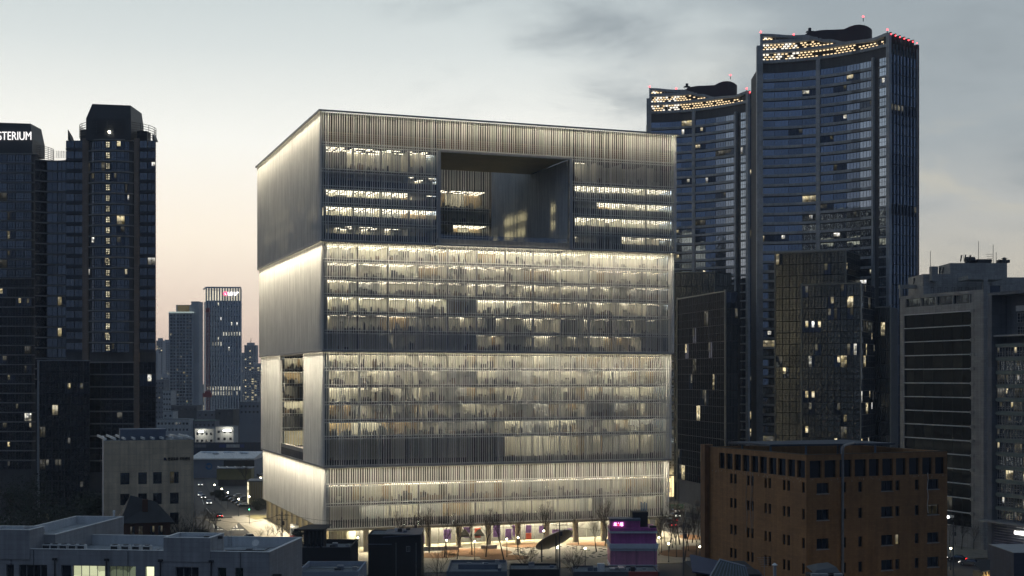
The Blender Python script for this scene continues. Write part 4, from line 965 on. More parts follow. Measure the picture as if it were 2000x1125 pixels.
# ------------------------------------------------------------------ dark apartment towers on the left
LSLAB = solid('balcony_edge', (.30, .29, .28), .6, 0, .15, .4); LPIL = tiled('brown_stone', (.26, .20, .16), .9, .6, .6, .7)
LGLASS = mirror_glass('apartment_glass', (.50, .58, .68), .34, (.005, .007, .010), .12, .5); PODG = mirror_glass('podium_glass', (.30, .34, .42), .10, (.003, .004, .006), .5, 1.2)
def arc_face(cx, cy, r, a0, a1, n):
    """convex bay as n flat strips, angles measured from straight ahead"""
    pts = [Vector((cx + r * math.sin(a0 + (a1 - a0) * i / n), cy - r * math.cos(a0 + (a1 - a0) * i / n))) for i in range(n + 1)]
    out = []
    for p, q in zip(pts, pts[1:]): dv = q - p; out.append((Face(p.x, p.y, math.atan2(dv.y, dv.x)), dv.length))
    return out, pts
def ring_rail(root, cx, cy, r, z, n_rails, a0, a1, gap=.55, name='crown_ring'):
    mb = MB(); n = 28
    P_ = lambda t, zz: Vector((cx + r * math.sin(t), cy - r * math.cos(t), zz))
    for k in range(n_rails):
        for i in range(n): t0, t1 = a0 + (a1 - a0) * i / n, a0 + (a1 - a0) * (i + 1) / n; mb.tube(P_(t0, z + k * gap), P_(t1, z + k * gap), .09, n=4, cap=False)
    for i in range(n + 1):
        if i % 2 == 0: t = a0 + (a1 - a0) * i / n; mb.tube(P_(t, z - .3), P_(t, z + gap * (n_rails - 1) + .1), .08, n=4, cap=False)
    mb.build(name, DARKM, root)
def residence_tower():
    Y = 392.0; X = lambda px: XY(px, Y) - XY(216, Y); root = thing('residential_tower', 'dark residential tower with a rounded centre bay and a railed roof crown', 'tower', (XY(216, Y), Y, 0))
    rnd = random.Random(12); zt = ZY(273, Y); fh = 20.75 * Y / F; zs = ZY(706, Y); nf = int((zt - zs) / fh)
    f = Face(0, 0, 0)
    mb = MB(); mb.prism([(X(129), .6), (X(303.5), .6), (X(303.5) - 6.6, 24), (X(129) - 1, 24)], 0, zt - .1); mb.box(X(176), X(260), -.4, 1, 0, zt + .3); mb.build('core_wall', CONCD, root)
    bay, pts = arc_face(0, 10.5, 12.3, R(-31.5), R(31.5), 6)
    for k in range(nf):
        zb = zt - fh * (k + 1)
        mb = MB(); bx, bp = arc_face(0, 10.5, 12.75, R(-32.5), R(32.5), 12)
        mb.prism([tuple(p) for p in bp] + [(bp[-1].x, 3), (bp[0].x, 3)], zb + fh - .45, zb + fh - .12); mb.build('balcony_slab', LSLAB, root)
        for i, (g, w) in enumerate(bay):
            r = rnd.random(); m = LGLASS
            if r < .03: m = LITW
            elif r < .045: m = LITC
            elif r < .11: m = LITD
            g.put('window', window_mesh(round(w, 2), round(fh - .45, 2), m, DARKM, 3 if i % 2 else 2, 1, .09, .32), root, 0, zb - .10, 0)
        f.put('stair_window', window_mesh(1.35, 1.9, glow('stair_light', (1.0, .9, .62), .55, .9, 2.6), BLACK, 2, 3, .16), root, -.85, zb + .35, 2.1)
        for a, b in ((128.5, 162), (272, 304)):
            r = rnd.random(); m = LITC if r < .05 else (LITD if r < .10 else LGLASS)
            w = X(b) - X(a)
            for j, c in enumerate((0, 1)):
                if a > 200: c = 1 - c
                f.put('wing_window', window_mesh(round(w / 2 - .1, 2), round(fh - 1.0, 2), m if c == 0 else LGLASS, DARKM, 2, 1, .06), root, X(a) + j * w / 2 + .05, zb + .75, .0)
            mb = MB(); f.box(mb, X(a), X(b), zb + .0, zb + .70, -.3, .06); mb.build('spandrel_panel', solid('blue_spandrel', (.045, .055, .075), .4), root)
    for a, b in ((162, 173.5), (262.5, 272)): mb = MB(); f.box(mb, X(a), X(b), 0, zt + .4, -.5, .55); mb.build('pilaster', LPIL, root)
    # lower storeys: taller bands of near-black glass
    zl = zs; h2 = 24 * Y / F; n2 = 9
    for k in range(n2):
        zb = zl - h2 * (k + 1)
        for i in range(4):
            w = (X(262) - X(176)) / 4; f.put('lower_window', window_mesh(round(w - .06, 2), round(h2 - .4, 2), LITD if rnd.random() < .06 else PODG, DARKM, 2, 2, .08), root, X(176) + i * w, zb, .5)
        mb = MB(); f.box(mb, X(175.5), X(263), zb + h2 - .38, zb + h2 - .06, -.3, .9); mb.build('balcony_slab', LSLAB, root)
        for a, b in ((272, 304),): f.put('lower_window', window_mesh(round(X(b) - X(a), 2), round(h2 - .1, 2), LITC if k == 1 else PODG, DARKM, 4, 2, .06), root, X(a), zb, 0)
    # roof crown
    zc = ZY(262, Y); mb = MB()
    bb = [(X(172), 0), (X(258), 0), (X(258), 12), (X(172), 12)]
    mb.prism([(X(171), -1.4), (X(258.5), -1.4), (X(258.5), 12), (X(171), 12)], zc - 2, ZY(233, Y), 0)
    mb.hexa([(X(171), -1.4, ZY(233, Y)), (X(258.5), -1.4, ZY(233, Y)), (X(258.5), 12, ZY(233, Y)), (X(171), 12, ZY(233, Y)), (X(182), -.8, ZY(204, Y)), (X(256.5), -.8, ZY(207, Y)), (X(256.5), 11, ZY(207, Y)), (X(182), 11, ZY(204, Y))])
    crown = mb.build('roof_crown', solid('crown_cladding', (.045, .05, .058), .5, .2, .2, .3), root)
    ring_rail(crown, X(214), 8.5, (X(287) - X(140)) / 2, ZY(262, Y), 6, R(-120), R(120), .68)
    mb = MB(); mb.box(X(150), X(167), 3, 6, zt, ZY(249, Y)); mb.build('plant_box', DARKM, root)
    mb = MB(); mb.box(X(262), X(282), 3, 7, zt, ZY(252, Y)); mb.build('plant_box', DARKM, root)
    for px in (134, 299): mb = MB(); mb.hexa([(X(px - 2), .2, zt), (X(px + 3), .2, zt), (X(px + 3), 4, zt), (X(px - 2), 4, zt), (X(px - 2), .2, ZY(253 if px < 200 else 262, Y)), (X(px - 1), .2, ZY(253 if px < 200 else 262, Y)), (X(px - 1), 4, ZY(262, Y)), (X(px - 2), 4, ZY(262, Y))]); mb.build('corner_fin', DARKM, root)
    mb = MB(); mb.ball((X(217), -1.7, ZY(260, Y)), .35, 8); mb.build('roof_lamp', LEDW, crown)
    # curved link wing towards the neighbour
    mbk = MB(); ptsl = [Vector((X(130 - 76 * i / 8), 6 + 3.0 * math.sin(math.pi * i / 8))) for i in range(9)]; zk = ZY(312, 400)
    mbk.prism([tuple(p + Vector((0, .5))) for p in reversed(ptsl)] + [(X(125), 22), (X(54), 22)], 0, zk, 0); mbk.build('link_wall', CONCD, root)
    for k in range(22):
        zb = zk - fh * (k + 1); mb = MB()
        for i in range(8):
            p, q = ptsl[8 - i], ptsl[7 - i]; dv = q - p; g = Face(p.x, p.y, math.atan2(dv.y, dv.x)); g.box(mb, 0, dv.length, zb + fh - .4, zb + fh - .1, -.5, .35)
        mb.build('link_slab', LSLAB, root)
        for a, b in ((0, 2), (2, 4), (4, 6), (6, 8)):
            p, q = ptsl[8 - a], ptsl[8 - b]; dv = q - p; g = Face(p.x, p.y, math.atan2(dv.y, dv.x)); r = rnd.random()
            g.put('link_window', window_mesh(round(dv.length, 2), round(fh - .4, 2), LITW if (r < .08 and a > 2) else (PODG if a < 2 else LGLASS), DARKM, 2, 1, .1), root, 0, zb, 0)
    for i in range(7): mb = MB(); mb.box(X(98) + i * .75, X(98) + i * .75 + .06, 5, 5.06, zk, zk + 2.2); mb.box(X(98), X(98) + 4.6, 5, 5.05, zk + .3 * i + .1, zk + .3 * i + .16); mb.build('roof_railing', DARKM, root)
    return root
residence_tower()
def sign_tower():
    Y = 428.0; X = lambda px: XY(px, Y) - XY(20, Y); root = thing('residential_tower', 'dark round-cornered tower carrying white illuminated roof lettering, cut by the frame edge', 'tower', (XY(20, Y), Y, 0))
    rnd = random.Random(14); zt = ZY(299, Y); fh = 18.7 * Y / F; nf = 33; f = Face(0, 0, 0)
    plan = [(X(-70), 0)] + [(X(62) + 1.4 * math.sin(R(a)), 1.6 - 1.6 * math.cos(R(a))) for a in range(0, 91, 15)] + [(X(62) - 5.2, 18), (X(-70), 18)]
    mb = MB(); mb.prism([(x - (.3 if x > 0 else 0), y + .45) for x, y in plan], 0, zt - .05); mb.build('core_wall', CONCD, root)
    cols = [(-70, -40), (-40, -12), (-12, 14), (14, 30), (30, 47), (47, 62)]
    for k in range(nf):
        zb = zt - fh * (k + 1); mb = MB(); mb.prism([(x + (.5 if x > 0 else 0), y - .55 if y < 1.7 else y) for x, y in plan], zb + fh - .42, zb + fh - .1); mb.build('balcony_slab', LSLAB, root)
        for i, (a, b) in enumerate(cols):
            r = rnd.random(); low = k > 12; pr = .06 if not low else .11
            m = LITW if r < pr * .6 else (LITC if r < pr * .8 else (LITD if r < pr * 1.6 else (LGLASS if not low else PODG)))
            f.put('window', window_mesh(round(X(b) - X(a) - .1, 2), round(fh - .42, 2), m, DARKM, 3, 1, .1, .3), root, X(a) + .05, zb, 0)
    zc = ZY(297, Y); mb = MB(); mb.box(X(-70), X(62), .5, 12, zt, ZY(272, Y) - .01); z9 = ZY(272, Y)
    mb.hexa([(X(-70), .5, z9), (X(62), .5, z9), (X(62), 12, z9), (X(-70), 12, z9), (X(-70), 1.2, ZY(236, Y)), (X(57), 1.2, ZY(240, Y)), (X(57), 11, ZY(240, Y)), (X(-70), 11, ZY(236, Y))])
    crown = mb.build('roof_crown', MATS['crown_cladding'], root)
    ring_rail(root, X(20), 11, X(79) - X(20), ZY(302, Y), 7, R(-30), R(115), .62)
    me = fit(text_mesh('ASTERIUM', 2.0, glow('sign_letter_white', (1.0, .97, .95), 1.5), .15, -.02), X(60.5) - X(-16), ZY(257, Y) - ZY(273, Y))
    put('sign_lettering', me, crown, (X(-16), .2, ZY(273, Y)))
    return root
sign_tower()
def dark_annexe():
    Y = 384.0; X = lambda px: XY(px, Y) - XY(77, Y); root = thing('glass_annexe', 'near-black glass annexe at the foot of the left towers', 'building', (XY(77, Y), Y, 0)); zt = ZY(705, Y)
    mb = MB(); mb.prism([(.2, .4), (X(174.5), .4), (X(174.5) - 5.5, 16), (.2, 16)], 0, zt); mb.build('core_wall', CONCD, root); f = Face(0, 0, 0)
    window_grid(f, root, 0, X(175), 2, zt, 8, 15, PODG, DARKM, ((.05, LITD), (.012, LITW)), 41, .05, .05, 0, (2, 2), force={(2, 9): LITD, (3, 9): LITD, (1, 9): LITD, (0, 9): LITD})
    mb = MB()
    f.box(mb, -.5, 0, 0, zt + .3, -.5, .4); f.box(mb, 0, X(175), zt, zt + .25, -.5, .3); mb.build('edge_trim', ALUD, root)
dark_annexe()

# ------------------------------------------------------------------ mid-distance: signed office tower, slab block, crane, far towers
def signed_tower():
    Y = 1100.0; A = Vector((XY(403, Y), Y)); root = thing('office_tower', 'grey ribbed office tower with an illuminated round logo and letters at its top', 'tower', (A.x, A.y, 0))
    X = lambda px: XY(px, Y) - A.x; f = Face(0, 0, R(4)); w = X(470); zt = ZY(560, Y)
    st = solid('pale_grey_metal', (.62, .64, .66), .5, .1, .1, .1)
    dl = Vector((X(386), 22)); fl = Face(dl.x, dl.y, math.atan2(-dl.y, -dl.x)); wl = dl.length
    mb = MB(); mb.prism([(.3, .5), (w - .3, .5 + w * math.tan(R(4))), (w + dl.x, dl.y + 3), (dl.x + .4, dl.y)], 0, ZY(588, Y)); mb.build('core_wall', STEELB, root)
    fh = 4.05; z1 = ZY(589, Y); rows = 24; rnd = random.Random(6)
    hot = {6: (6, 13), 8: (2, 6), 17: (0, 13), 18: (2, 12), 22: (2, 5), 23: (2, 5)}
    force = {(i, j): glow('office_lit_white', (1, .96, .8), .55, .6, .3) for j, (a, b) in hot.items() for i in range(a, b) if rnd.random() < .85}
    window_grid(f, root, 0, w, z1 - fh * rows, z1, 13, rows, BGLASS, DARKM, ((.03, LITC),), 6, .5, .35, 0, (1, 1), t=.12, force=force, cap=312)
    for i in range(14):
        mb = MB(); u = w * i / 13; f.box(mb, u - .52, u + .52, 0, zt - 1.2, -.3, .9); mb.build('rib', st, root)
    mb = MB(); fl.rect(mb, 0, wl, 0, ZY(588, Y), 0); mb.build('side_wall', st, root)
    mb = MB(); f.box(mb, 0, w, zt - 1.2, zt, -.4, 1); f.box(mb, 0, w, z1, z1 + .8, -.4, 1); fl.box(mb, 0, wl, zt - 1.2, zt, -.4, .6); mb.build('crown_frame', st, root)
    mb = MB(); f.rect(mb, .5, w - .5, z1 + .9, zt - 1.3, -3.5); fl.rect(mb, .5, wl - .5, z1 + .9, zt - 1.3, -1); mb.build('lit_crown_wall', glow('crown_wash', (1.0, .90, .68), .8, .4, .12), root)
    Yt = Y - 1
    me = fit(text_mesh('LG U', 3, glow('logo_white', (1, .95, .95), 3), .2, .05), X(461.5) - X(445), ZY(570, Y) - ZY(577, Y)); put('logo_lettering', me, root, f.p(X(445), ZY(577, Y), 1.3), f.a)
    me = fit(text_mesh('+', 3, MATS['logo_white'], .2, .05), 1.5, 1.5); put('logo_lettering', me, root, f.p(X(462.2), ZY(573, Y), 1.3), f.a)
    mb = MB(); c = f.p(X(440), ZY(573.5, Y), 1.2); mb.tube(c, c + Vector((0, -.3, 0)), 1.75, n=18); mb.build('logo_disc', glow('logo_pink', (1.0, .10, .22), 2.2), root)
    mb = MB(); f.box(mb, X(440) - .3, X(440), ZY(575, Y), ZY(572, Y), 1.5, 1.7); f.box(mb, X(440) - .3, X(440) + .9, ZY(575.3, Y), ZY(574.7, Y), 1.52, 1.72); mb.build('logo_mark', MATS['logo_white'], root)
signed_tower()
def slab_block():
    Y = 1040.0; A = Vector((XY(331, Y), Y)); root = thing('apartment_slab', 'slim grey apartment block with pale roof edge beside the ribbed office tower', 'tower', (A.x, A.y, 0)); X = lambda px: XY(px, Y) - A.x
    st = solid('grey_render', (.46, .48, .50), .8, 0, .15, .1); f = Face(0, 0, 0); zt = ZY(611, Y); w = X(376)
    mb = MB(); mb.box(.1, w, .5, 14, 0, zt); mb.box(w - 2, X(386), 4, 18, 0, ZY(588, Y)); mb.box(X(342), X(372), 3, 12, zt, ZY(595, Y)); mb.build('core_wall', st, root)
    window_grid(f, root, .2, w - .2, ZY(800, Y), zt - .8, 7, 30, DGLASS, st, ((.05, LITD), (.03, LITW)), 16, .35, .32, 0, (2, 1), t=.1)
    for j in range(31): mb = MB(); z = ZY(800, Y) + (zt - .8 - ZY(800, Y)) * j / 30; f.box(mb, 0, w, z - .3, z + .3, -.3, .5); mb.build('floor_band', st, root)
    for i in (0, 2, 5, 7): mb = MB(); u = w * i / 7; f.box(mb, u - .35, u + .35, 0, zt, -.3, .9); mb.build('pier', st, root)
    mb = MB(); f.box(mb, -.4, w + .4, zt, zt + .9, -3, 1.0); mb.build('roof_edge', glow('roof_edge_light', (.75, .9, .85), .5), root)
    mb = MB(); mb.box(X(345), X(368), 2.6, 2.9, zt + 1, ZY(596, Y)); mb.build('lit_roof_screen', glow('roof_screen_light', (.9, .75, .4), .12, .3, .2), root)
slab_block()
def far_towers():
    m = solid('far_tower_render', (.40, .42, .45), .8, 0, .1, .05)
    lab = {0: 'hazy far tower peeping out beside the left dark tower', 1: 'hazy far tower with a notched top left of the grey slab', 2: 'short hazy block below the far left towers',
           3: 'narrow hazy tower right of the ribbed office tower', 4: 'hazy far apartment tower with rooftop mast near the cube', 5: 'hazy apartment slab lit with many windows near the cube', 6: 'pale hazy tower at the edge of the dark tower', 7: 'low hazy block behind the railway yard'}
    for n, (a, b, t, Y, lit) in enumerate(((305, 318, 665, 1900, .2), (318, 331, 668, 2000, .15), (306, 330, 735, 1700, .3), (470, 477, 693, 2100, .1), (477, 500, 674, 1900, .12), (490, 514, 715, 1700, .32), (300, 308, 690, 1600, .2), (500, 530, 740, 1800, .2))):
        A = XY(a, Y); w = XY(b, Y) - A; zt = ZY(t, Y); root = thing('far_apartment_tower', lab[n], 'tower', (A, Y, 0), 0, 'far towers in the haze')
        mb = MB(); mb.box(0, w, .3, 16, -.5, zt); mb.build('wall', m, root)
        c = max(3, int(w / 3.2)); r = int((zt + 5) / 3.1); window_grid(Face(0, 0, 0), root, .3, w - .3, 1, zt - 1, c, r, DGLASS, m, ((lit, glow('far_lit', (1, .85, .5), .6, .5, .3)),), 50 + n, .5, .6, 0, (1, 1), t=.1)
        mb = MB(); mb.box(w * .2, w * .8, 3, 9, zt, zt + 3.5); mb.build('roof_house', m, root)
        if n == 4: mb = MB(); mb.tube((w * .5, 5, zt), (w * .5, 5, zt + 10), .4); mb.build('mast', DARKM, root)
far_towers()
NTH = 'first second third fourth fifth sixth seventh eighth ninth tenth eleventh twelfth thirteenth fourteenth fifteenth sixteenth seventeenth eighteenth nineteenth twentieth twenty-first twenty-second twenty-third twenty-fourth twenty-fifth twenty-sixth'.split()
def far_city():
    hm = solid('far_hill', (.06, .075, .06), .95, 0, .3, .01); rnd = random.Random(61); mb = MB(); xs = [-1200 + 60 * k for k in range(42)]; zz = [max(3, 34 + 20 * math.sin(x * .006 + 1) + 12 * math.sin(x * .021) + rnd.uniform(-3, 3)) for x in xs]
    for (a, za), (b, zb) in zip(zip(xs, zz), list(zip(xs, zz))[1:]):
        mb.quad((a, 2050, -.5), (b, 2050, -.5), (b, 2200, zb), (a, 2200, za)); mb.quad((a, 2200, za), (b, 2200, zb), (b, 2350, -.5), (a, 2350, -.5))
    mb.build('hills', hm, None, True, kind='structure')
    m2 = solid('far_low_render', (.30, .31, .33), .8, 0, .2, .05); lit = glow('far_lit', (1, .85, .5), .6, .5, .3); spots = []
    for k in range(26):
        px = rnd.uniform(300, 512); spots.append((px, px + rnd.uniform(5, 13), rnd.uniform(745, 778), rnd.uniform(1150, 1750)))
    for n, (a, b, t, Y) in enumerate(sorted(spots)):
        w = XY(b, Y) - XY(a, Y); zt = ZY(t, Y); root = thing('far_low_block', '%s from the left of the hazy low blocks beside the cube' % NTH[n], 'building', (XY(a, Y), Y, 0), 0, 'hazy low blocks of the far city')
        mb = MB(); mb.box(0, w, .3, 14, -.3, zt); mb.build('wall', m2, root)
        window_grid(Face(0, 0, 0), root, .4, w - .4, 1, zt - .8, max(2, int(w / 3)), max(2, int(zt / 3.3)), DGLASS, m2, ((.25, lit),), 300 + n, .5, .6, 0, (1, 1), t=.1)
far_city()
def crane():
    Y = 960.0; root = thing('tower_crane', 'red lattice tower crane mast standing in front of the ribbed office tower', 'crane', (XY(406, Y), Y, 0)); redm = solid('crane_red', (.35, .05, .05), .5, .1, .2, .5)
    zt = ZY(610, Y); mb = MB(); s = .9
    for x, y in ((-s, -s), (s, -s), (s, s), (-s, s)): mb.tube((x, y, 0), (x, y, zt), .16, n=4)
    z = 0
    while z < zt - 2: mb.tube((-s, -s, z), (s, -s, z + 2), .09, n=3); mb.tube((s, -s, z + 2), (-s, -s, z + 2), .09, n=3); mb.tube((-s, s, z + 2), (s, s, z), .09, n=3); z += 2
    mb.build('mast', redm, root)
    mb = MB(); mb.box(-3.4, 2.6, -1.4, 1.4, ZY(776, Y), ZY(768, Y)); mb.box(-2, 2, -1.2, 1.2, ZY(768, Y), ZY(764, Y)); mb.build('climbing_frame', redm, root)
    mb = MB(); mb.box(-1.3, 1.3, -1.3, 1.3, zt, zt + 3); mb.tube((0, 0, zt + 3), (0, 0, zt + 8), .3, .1); mb.build('slewing_head', redm, root)
crane()

# ------------------------------------------------------------------ low buildings of the railway yard
def low_block(name, label, pa, pb, ytop, Y, mat, rows, cols, depth=10, lits=(), seed=1, roof=None, ybase=None, rz=0.0, cat='building', win=(1.2, 1.3)):
    root = thing(name, label, cat, (XY(pa, Y), Y, 0), rz); w = XY(pb, Y) - XY(pa, Y); zt = ZY(ytop, Y); rnd = random.Random(seed); f = Face(0, 0, 0)
    zb = 0.0; holes = []; rh = min(3.6, (zt - zb - .8) / max(rows, 1)); cw = w / max(cols, 1)
    for r in range(rows):
        for c in range(cols):
            z = zt - .9 - rh * (r + 1) + (rh - win[1]) * .6; u = cw * (c + .5) - win[0] / 2; holes.append((u, u + win[0], z, z + win[1]))
    mb = MB(); f.holed(mb, 0, w, zb, zt, holes, .25); g = Face(w, 0, R(90)); g.rect(mb, 0, depth, zb, zt, 0); h = Face(0, depth, R(-90)); h.rect(mb, 0, depth, zb, zt, 0); k = Face(w, depth, R(180)); k.rect(mb, 0, w, zb, zt, 0)
    mb.build('wall', mat, root)
    mb = MB(); mb.box(-.15, w + .15, -.15, depth + .1, zt, zt + .25); mb.build('roof', roof or ROOFG, root)
    for a, b, c, d in holes:
        m = DGLASS
        for share, q in lits:
            if rnd.random() < share: m = q; break
        f.put('window', window_mesh(round(b - a, 2), round(d - c, 2), m, DARKM, 2, 1, .07), root, a, c, -.2)
    return root
WARMWALL = solid('dusky_white_wall', (.48, .50, .50), .8, 0, .2, .2, streak=.15); GREYW = solid('dusky_grey_wall', (.22, .23, .25), .8, 0, .2, .2, streak=.2)
low_block('low_building', 'white low house with round-arched windows beside the dark tower', 318, 338, 804, 800, WARMWALL, 3, 2, 12, seed=2)
low_block('low_building', 'long white low building with small windows in the railway yard', 306, 369, 819, 790, WARMWALL, 2, 9, 12, ((.1, LITC),), 3)
low_block('low_building', 'pale grey shed behind the red crane mast', 384, 420, 803, 880, GREYW, 1, 3, 14, seed=4)
low_block('low_building', 'dark windowless hall right of the crane', 420, 455, 800, 860, CONCD, 1, 2, 20, seed=5)
low_block('low_building', 'big blue-grey hall close to the cube', 468, 530, 786, 850, solid('blue_grey_hall', (.17, .20, .24), .7, 0, .15, .1), 2, 8, 20, seed=6)
low_block('low_building', 'white gabled workshop with floodlit wall facing the yard', 381, 417, 838, 700, WARMWALL, 2, 4, 12, ((.3, LITC),), 7)
low_block('low_building', 'white square workshop with a lit strip lamp on its wall', 421, 456, 834, 690, WARMWALL, 3, 3, 12, seed=8)
low_block('low_building', 'grey low flats squeezed beside the dark tower', 303, 320, 742, 1000, GREYW, 10, 3, 16, ((.05, LITW),), 9)
low_block('low_building', 'narrow white flats left of the grey slab block', 318, 334, 763, 960, WARMWALL, 7, 3, 14, ((.05, LITW),), 10)
low_block('low_building', 'dark brick block at the foot of the grey slab', 334, 385, 792, 930, CONCD, 1, 6, 14, ((.15, LITD),), 11)
low_block('low_building', 'green-roofed low shed in front of the crane', 370, 420, 822, 800, GREYW, 1, 6, 12, seed=12, roof=solid('green_roof', (.05, .12, .10), .7))
def yard_lamps():
    for n, (px, py, Y, lab) in enumerate(((393, 843, 699, 'double floodlight glaring on the white gabled workshop'), (444, 841, 689, 'long strip lamp glaring on the white square workshop'))):
        root = thing('wall_lamp', lab, 'lamp', (XY(px, Y), Y - .6, ZY(py, Y))); mb = MB()
        mb.box(-2.2 if n else -1.4, 2.2 if n else 1.4, -.2, .2, -.3, .3); mb.build('lamp_head', glow('flood_white', (1, .97, .85), 6), root)
        ld = bpy.data.lights.new('flood', 'POINT'); ld.energy = 900; ld.color = (1, .92, .75); ld.shadow_soft_size = .6; lo = bpy.data.objects.new('flood', ld); COL.objects.link(lo); lo.parent = root; lo.location = (0, -2.0, .4)
yard_lamps()
def yard():
    Y = 640.0; root = thing('site_fence', 'tall dark blue site hoarding with pale banners along the railway yard', 'fence', (XY(375, Y), Y, 0)); w = XY(515, Y) - XY(375, Y); z0, z1 = ZY(884, Y), ZY(864, Y); f = Face(0, 0, 0)
    bl = solid('navy_hoarding', (.035, .05, .085), .6, 0, .2, .3); n = 16
    for i in range(n): mb = MB(); f.box(mb, w * i / n + .04, w * (i + 1) / n - .04, 0, z1, -.1, 0); mb.build('panel', bl, root)
    for i in range(n + 1): mb = MB(); f.box(mb, w * i / n - .08, w * i / n + .08, 0, z1 + .2, .0, .16); mb.build('post', DARKM, root)
    for a, b, m in ((5, 28, GREYW), (53, 66, solid('blue_banner', (.04, .06, .22), .6)), (67, 93, WARMWALL), (94, 102, MATS['blue_banner'])):
        mb = MB(); f.box(mb, XY(a + 375, Y) - XY(375, Y), XY(b + 375, Y) - XY(375, Y), ZY(874, Y), ZY(868, Y), .17, .2); mb.build('banner', m, root)
    # long exhibition shed with a pale roof and a blue ring logo
    Y = 590.0; root = thing('long_shed', 'long low shed with a snowy pale roof and a blue ring logo on its wall', 'building', (XY(372, Y), Y, 0)); w = XY(497, Y) - XY(372, Y); f = Face(0, 0, 0); zt = ZY(898, Y)
    mb = MB(); mb.box(0, w, 0, 22, 0, zt); mb.build('wall', solid('shed_wall', (.21, .25, .31), .7, 0, .12, .2), root)
    mb = MB(); mb.hexa([(-.5, -.5, zt), (w, -.5, zt), (w, 22, zt), (-.5, 22, zt), (-.5, -.5, zt + .6), (w, -.5, zt + .6), (w, 21, zt + 2.6), (-.5, 21, zt + 2.6)]); mb.build('roof', WHITE, root)
    rnd = random.Random(3); mb = MB()
    for k in range(14): x = rnd.uniform(1, w - 3); mb.ball((x, rnd.uniform(12, 19), zt + 2.3), rnd.uniform(.8, 1.9), 8, 0, .35)
    o = mb.build('snow', solid('old_snow', (.62, .68, .74), .8), root); o['kind'] = 'stuff'
    cx, cz = XY(408, Y) - XY(372, Y), ZY(911, Y); mb = MB()
    for i in range(24):
        t0, t1 = 2 * math.pi * i / 24, 2 * math.pi * (i + 1) / 24; wd = .45 + .35 * math.sin(t0 * .5)
        if i in (10, 11): continue
        mb.quad((cx + 1.5 * math.cos(t0), -.06, cz + 1.5 * math.sin(t0)), (cx + 1.5 * math.cos(t1), -.06, cz + 1.5 * math.sin(t1)), (cx + (1.5 - wd) * math.cos(t1), -.06, cz + (1.5 - wd) * math.sin(t1)), (cx + (1.5 - wd) * math.cos(t0), -.06, cz + (1.5 - wd) * math.sin(t0)))
    mb.build('logo_ring', solid('logo_blue', (.03, .16, .38), .5), root)
    mb = MB(); mb.box(XY(437, Y) - XY(372, Y), w, -.25, -.02, 1, zt - .3); mb.build('dark_door', BLACK, root)
    # olive lit container building and the small glazed pavilion by the corner
    Y = 545.0; root = thing('olive_shed', 'olive box building lit from below behind the parking lot', 'building', (XY(423, Y), Y, 0), R(4)); w = XY(490, Y) - XY(423, Y); zt, zb = ZY(916, Y), ZY(937, Y)
    ol = solid('olive_panel', (.22, .21, .09), .6, 0, .15, .3); mb = MB(); mb.box(0, w, 0, 10, zb, zt); mb.build('wall', ol, root); mb = MB(); mb.box(.6, w - .6, .6, 9.5, 0, zb); mb.build('plinth', CONCD, root)
    mb = MB(); mb.box(-.3, w + .3, -.3, 10.3, zt, zt + .3); mb.build('roof', STEELB, root)
    for k in range(4): mb = MB(); x = w * (k + .3) / 4; mb.hexa([(x, 0, zt + .3), (x + .5, 0, zt + .3), (x - 1.6, 9, zt + .3), (x - 2.1, 9, zt + .3), (x, 0, zt + .6), (x + .5, 0, zt + .6), (x - 1.6, 9, zt + .6), (x - 2.1, 9, zt + .6)]); mb.build('roof_rail', WHITE, root)
    Y = 462.0; root = thing('corner_pavilion', 'flat-roofed ribbed pavilion tucked beside the cube corner', 'building', (XY(483, Y), Y, 0), R(5)); w = XY(530, Y) - XY(483, Y); zt = ZY(941, Y)
    mb = MB(); mb.box(.3, w, .3, 9, 0, zt); mb.build('wall', solid('khaki_panel', (.30, .28, .17), .6, 0, .15, .3), root)
    for k in range(14): mb = MB(); x = .3 + k * w / 14; mb.box(x, x + .14, .05, .3, 0, zt); mb.build('rib', ALUD, root)
    mb = MB(); mb.box(0, w + .2, -.3, 9.3, zt, zt + .4); mb.build('roof', STEELB, root)
    mb = MB(); mb.box(0, .45, -.05, .25, .5, zt); mb.build('lit_corner', glow('pavilion_corner', (1, .9, .6), 1.2, .6, .6), root)
yard()

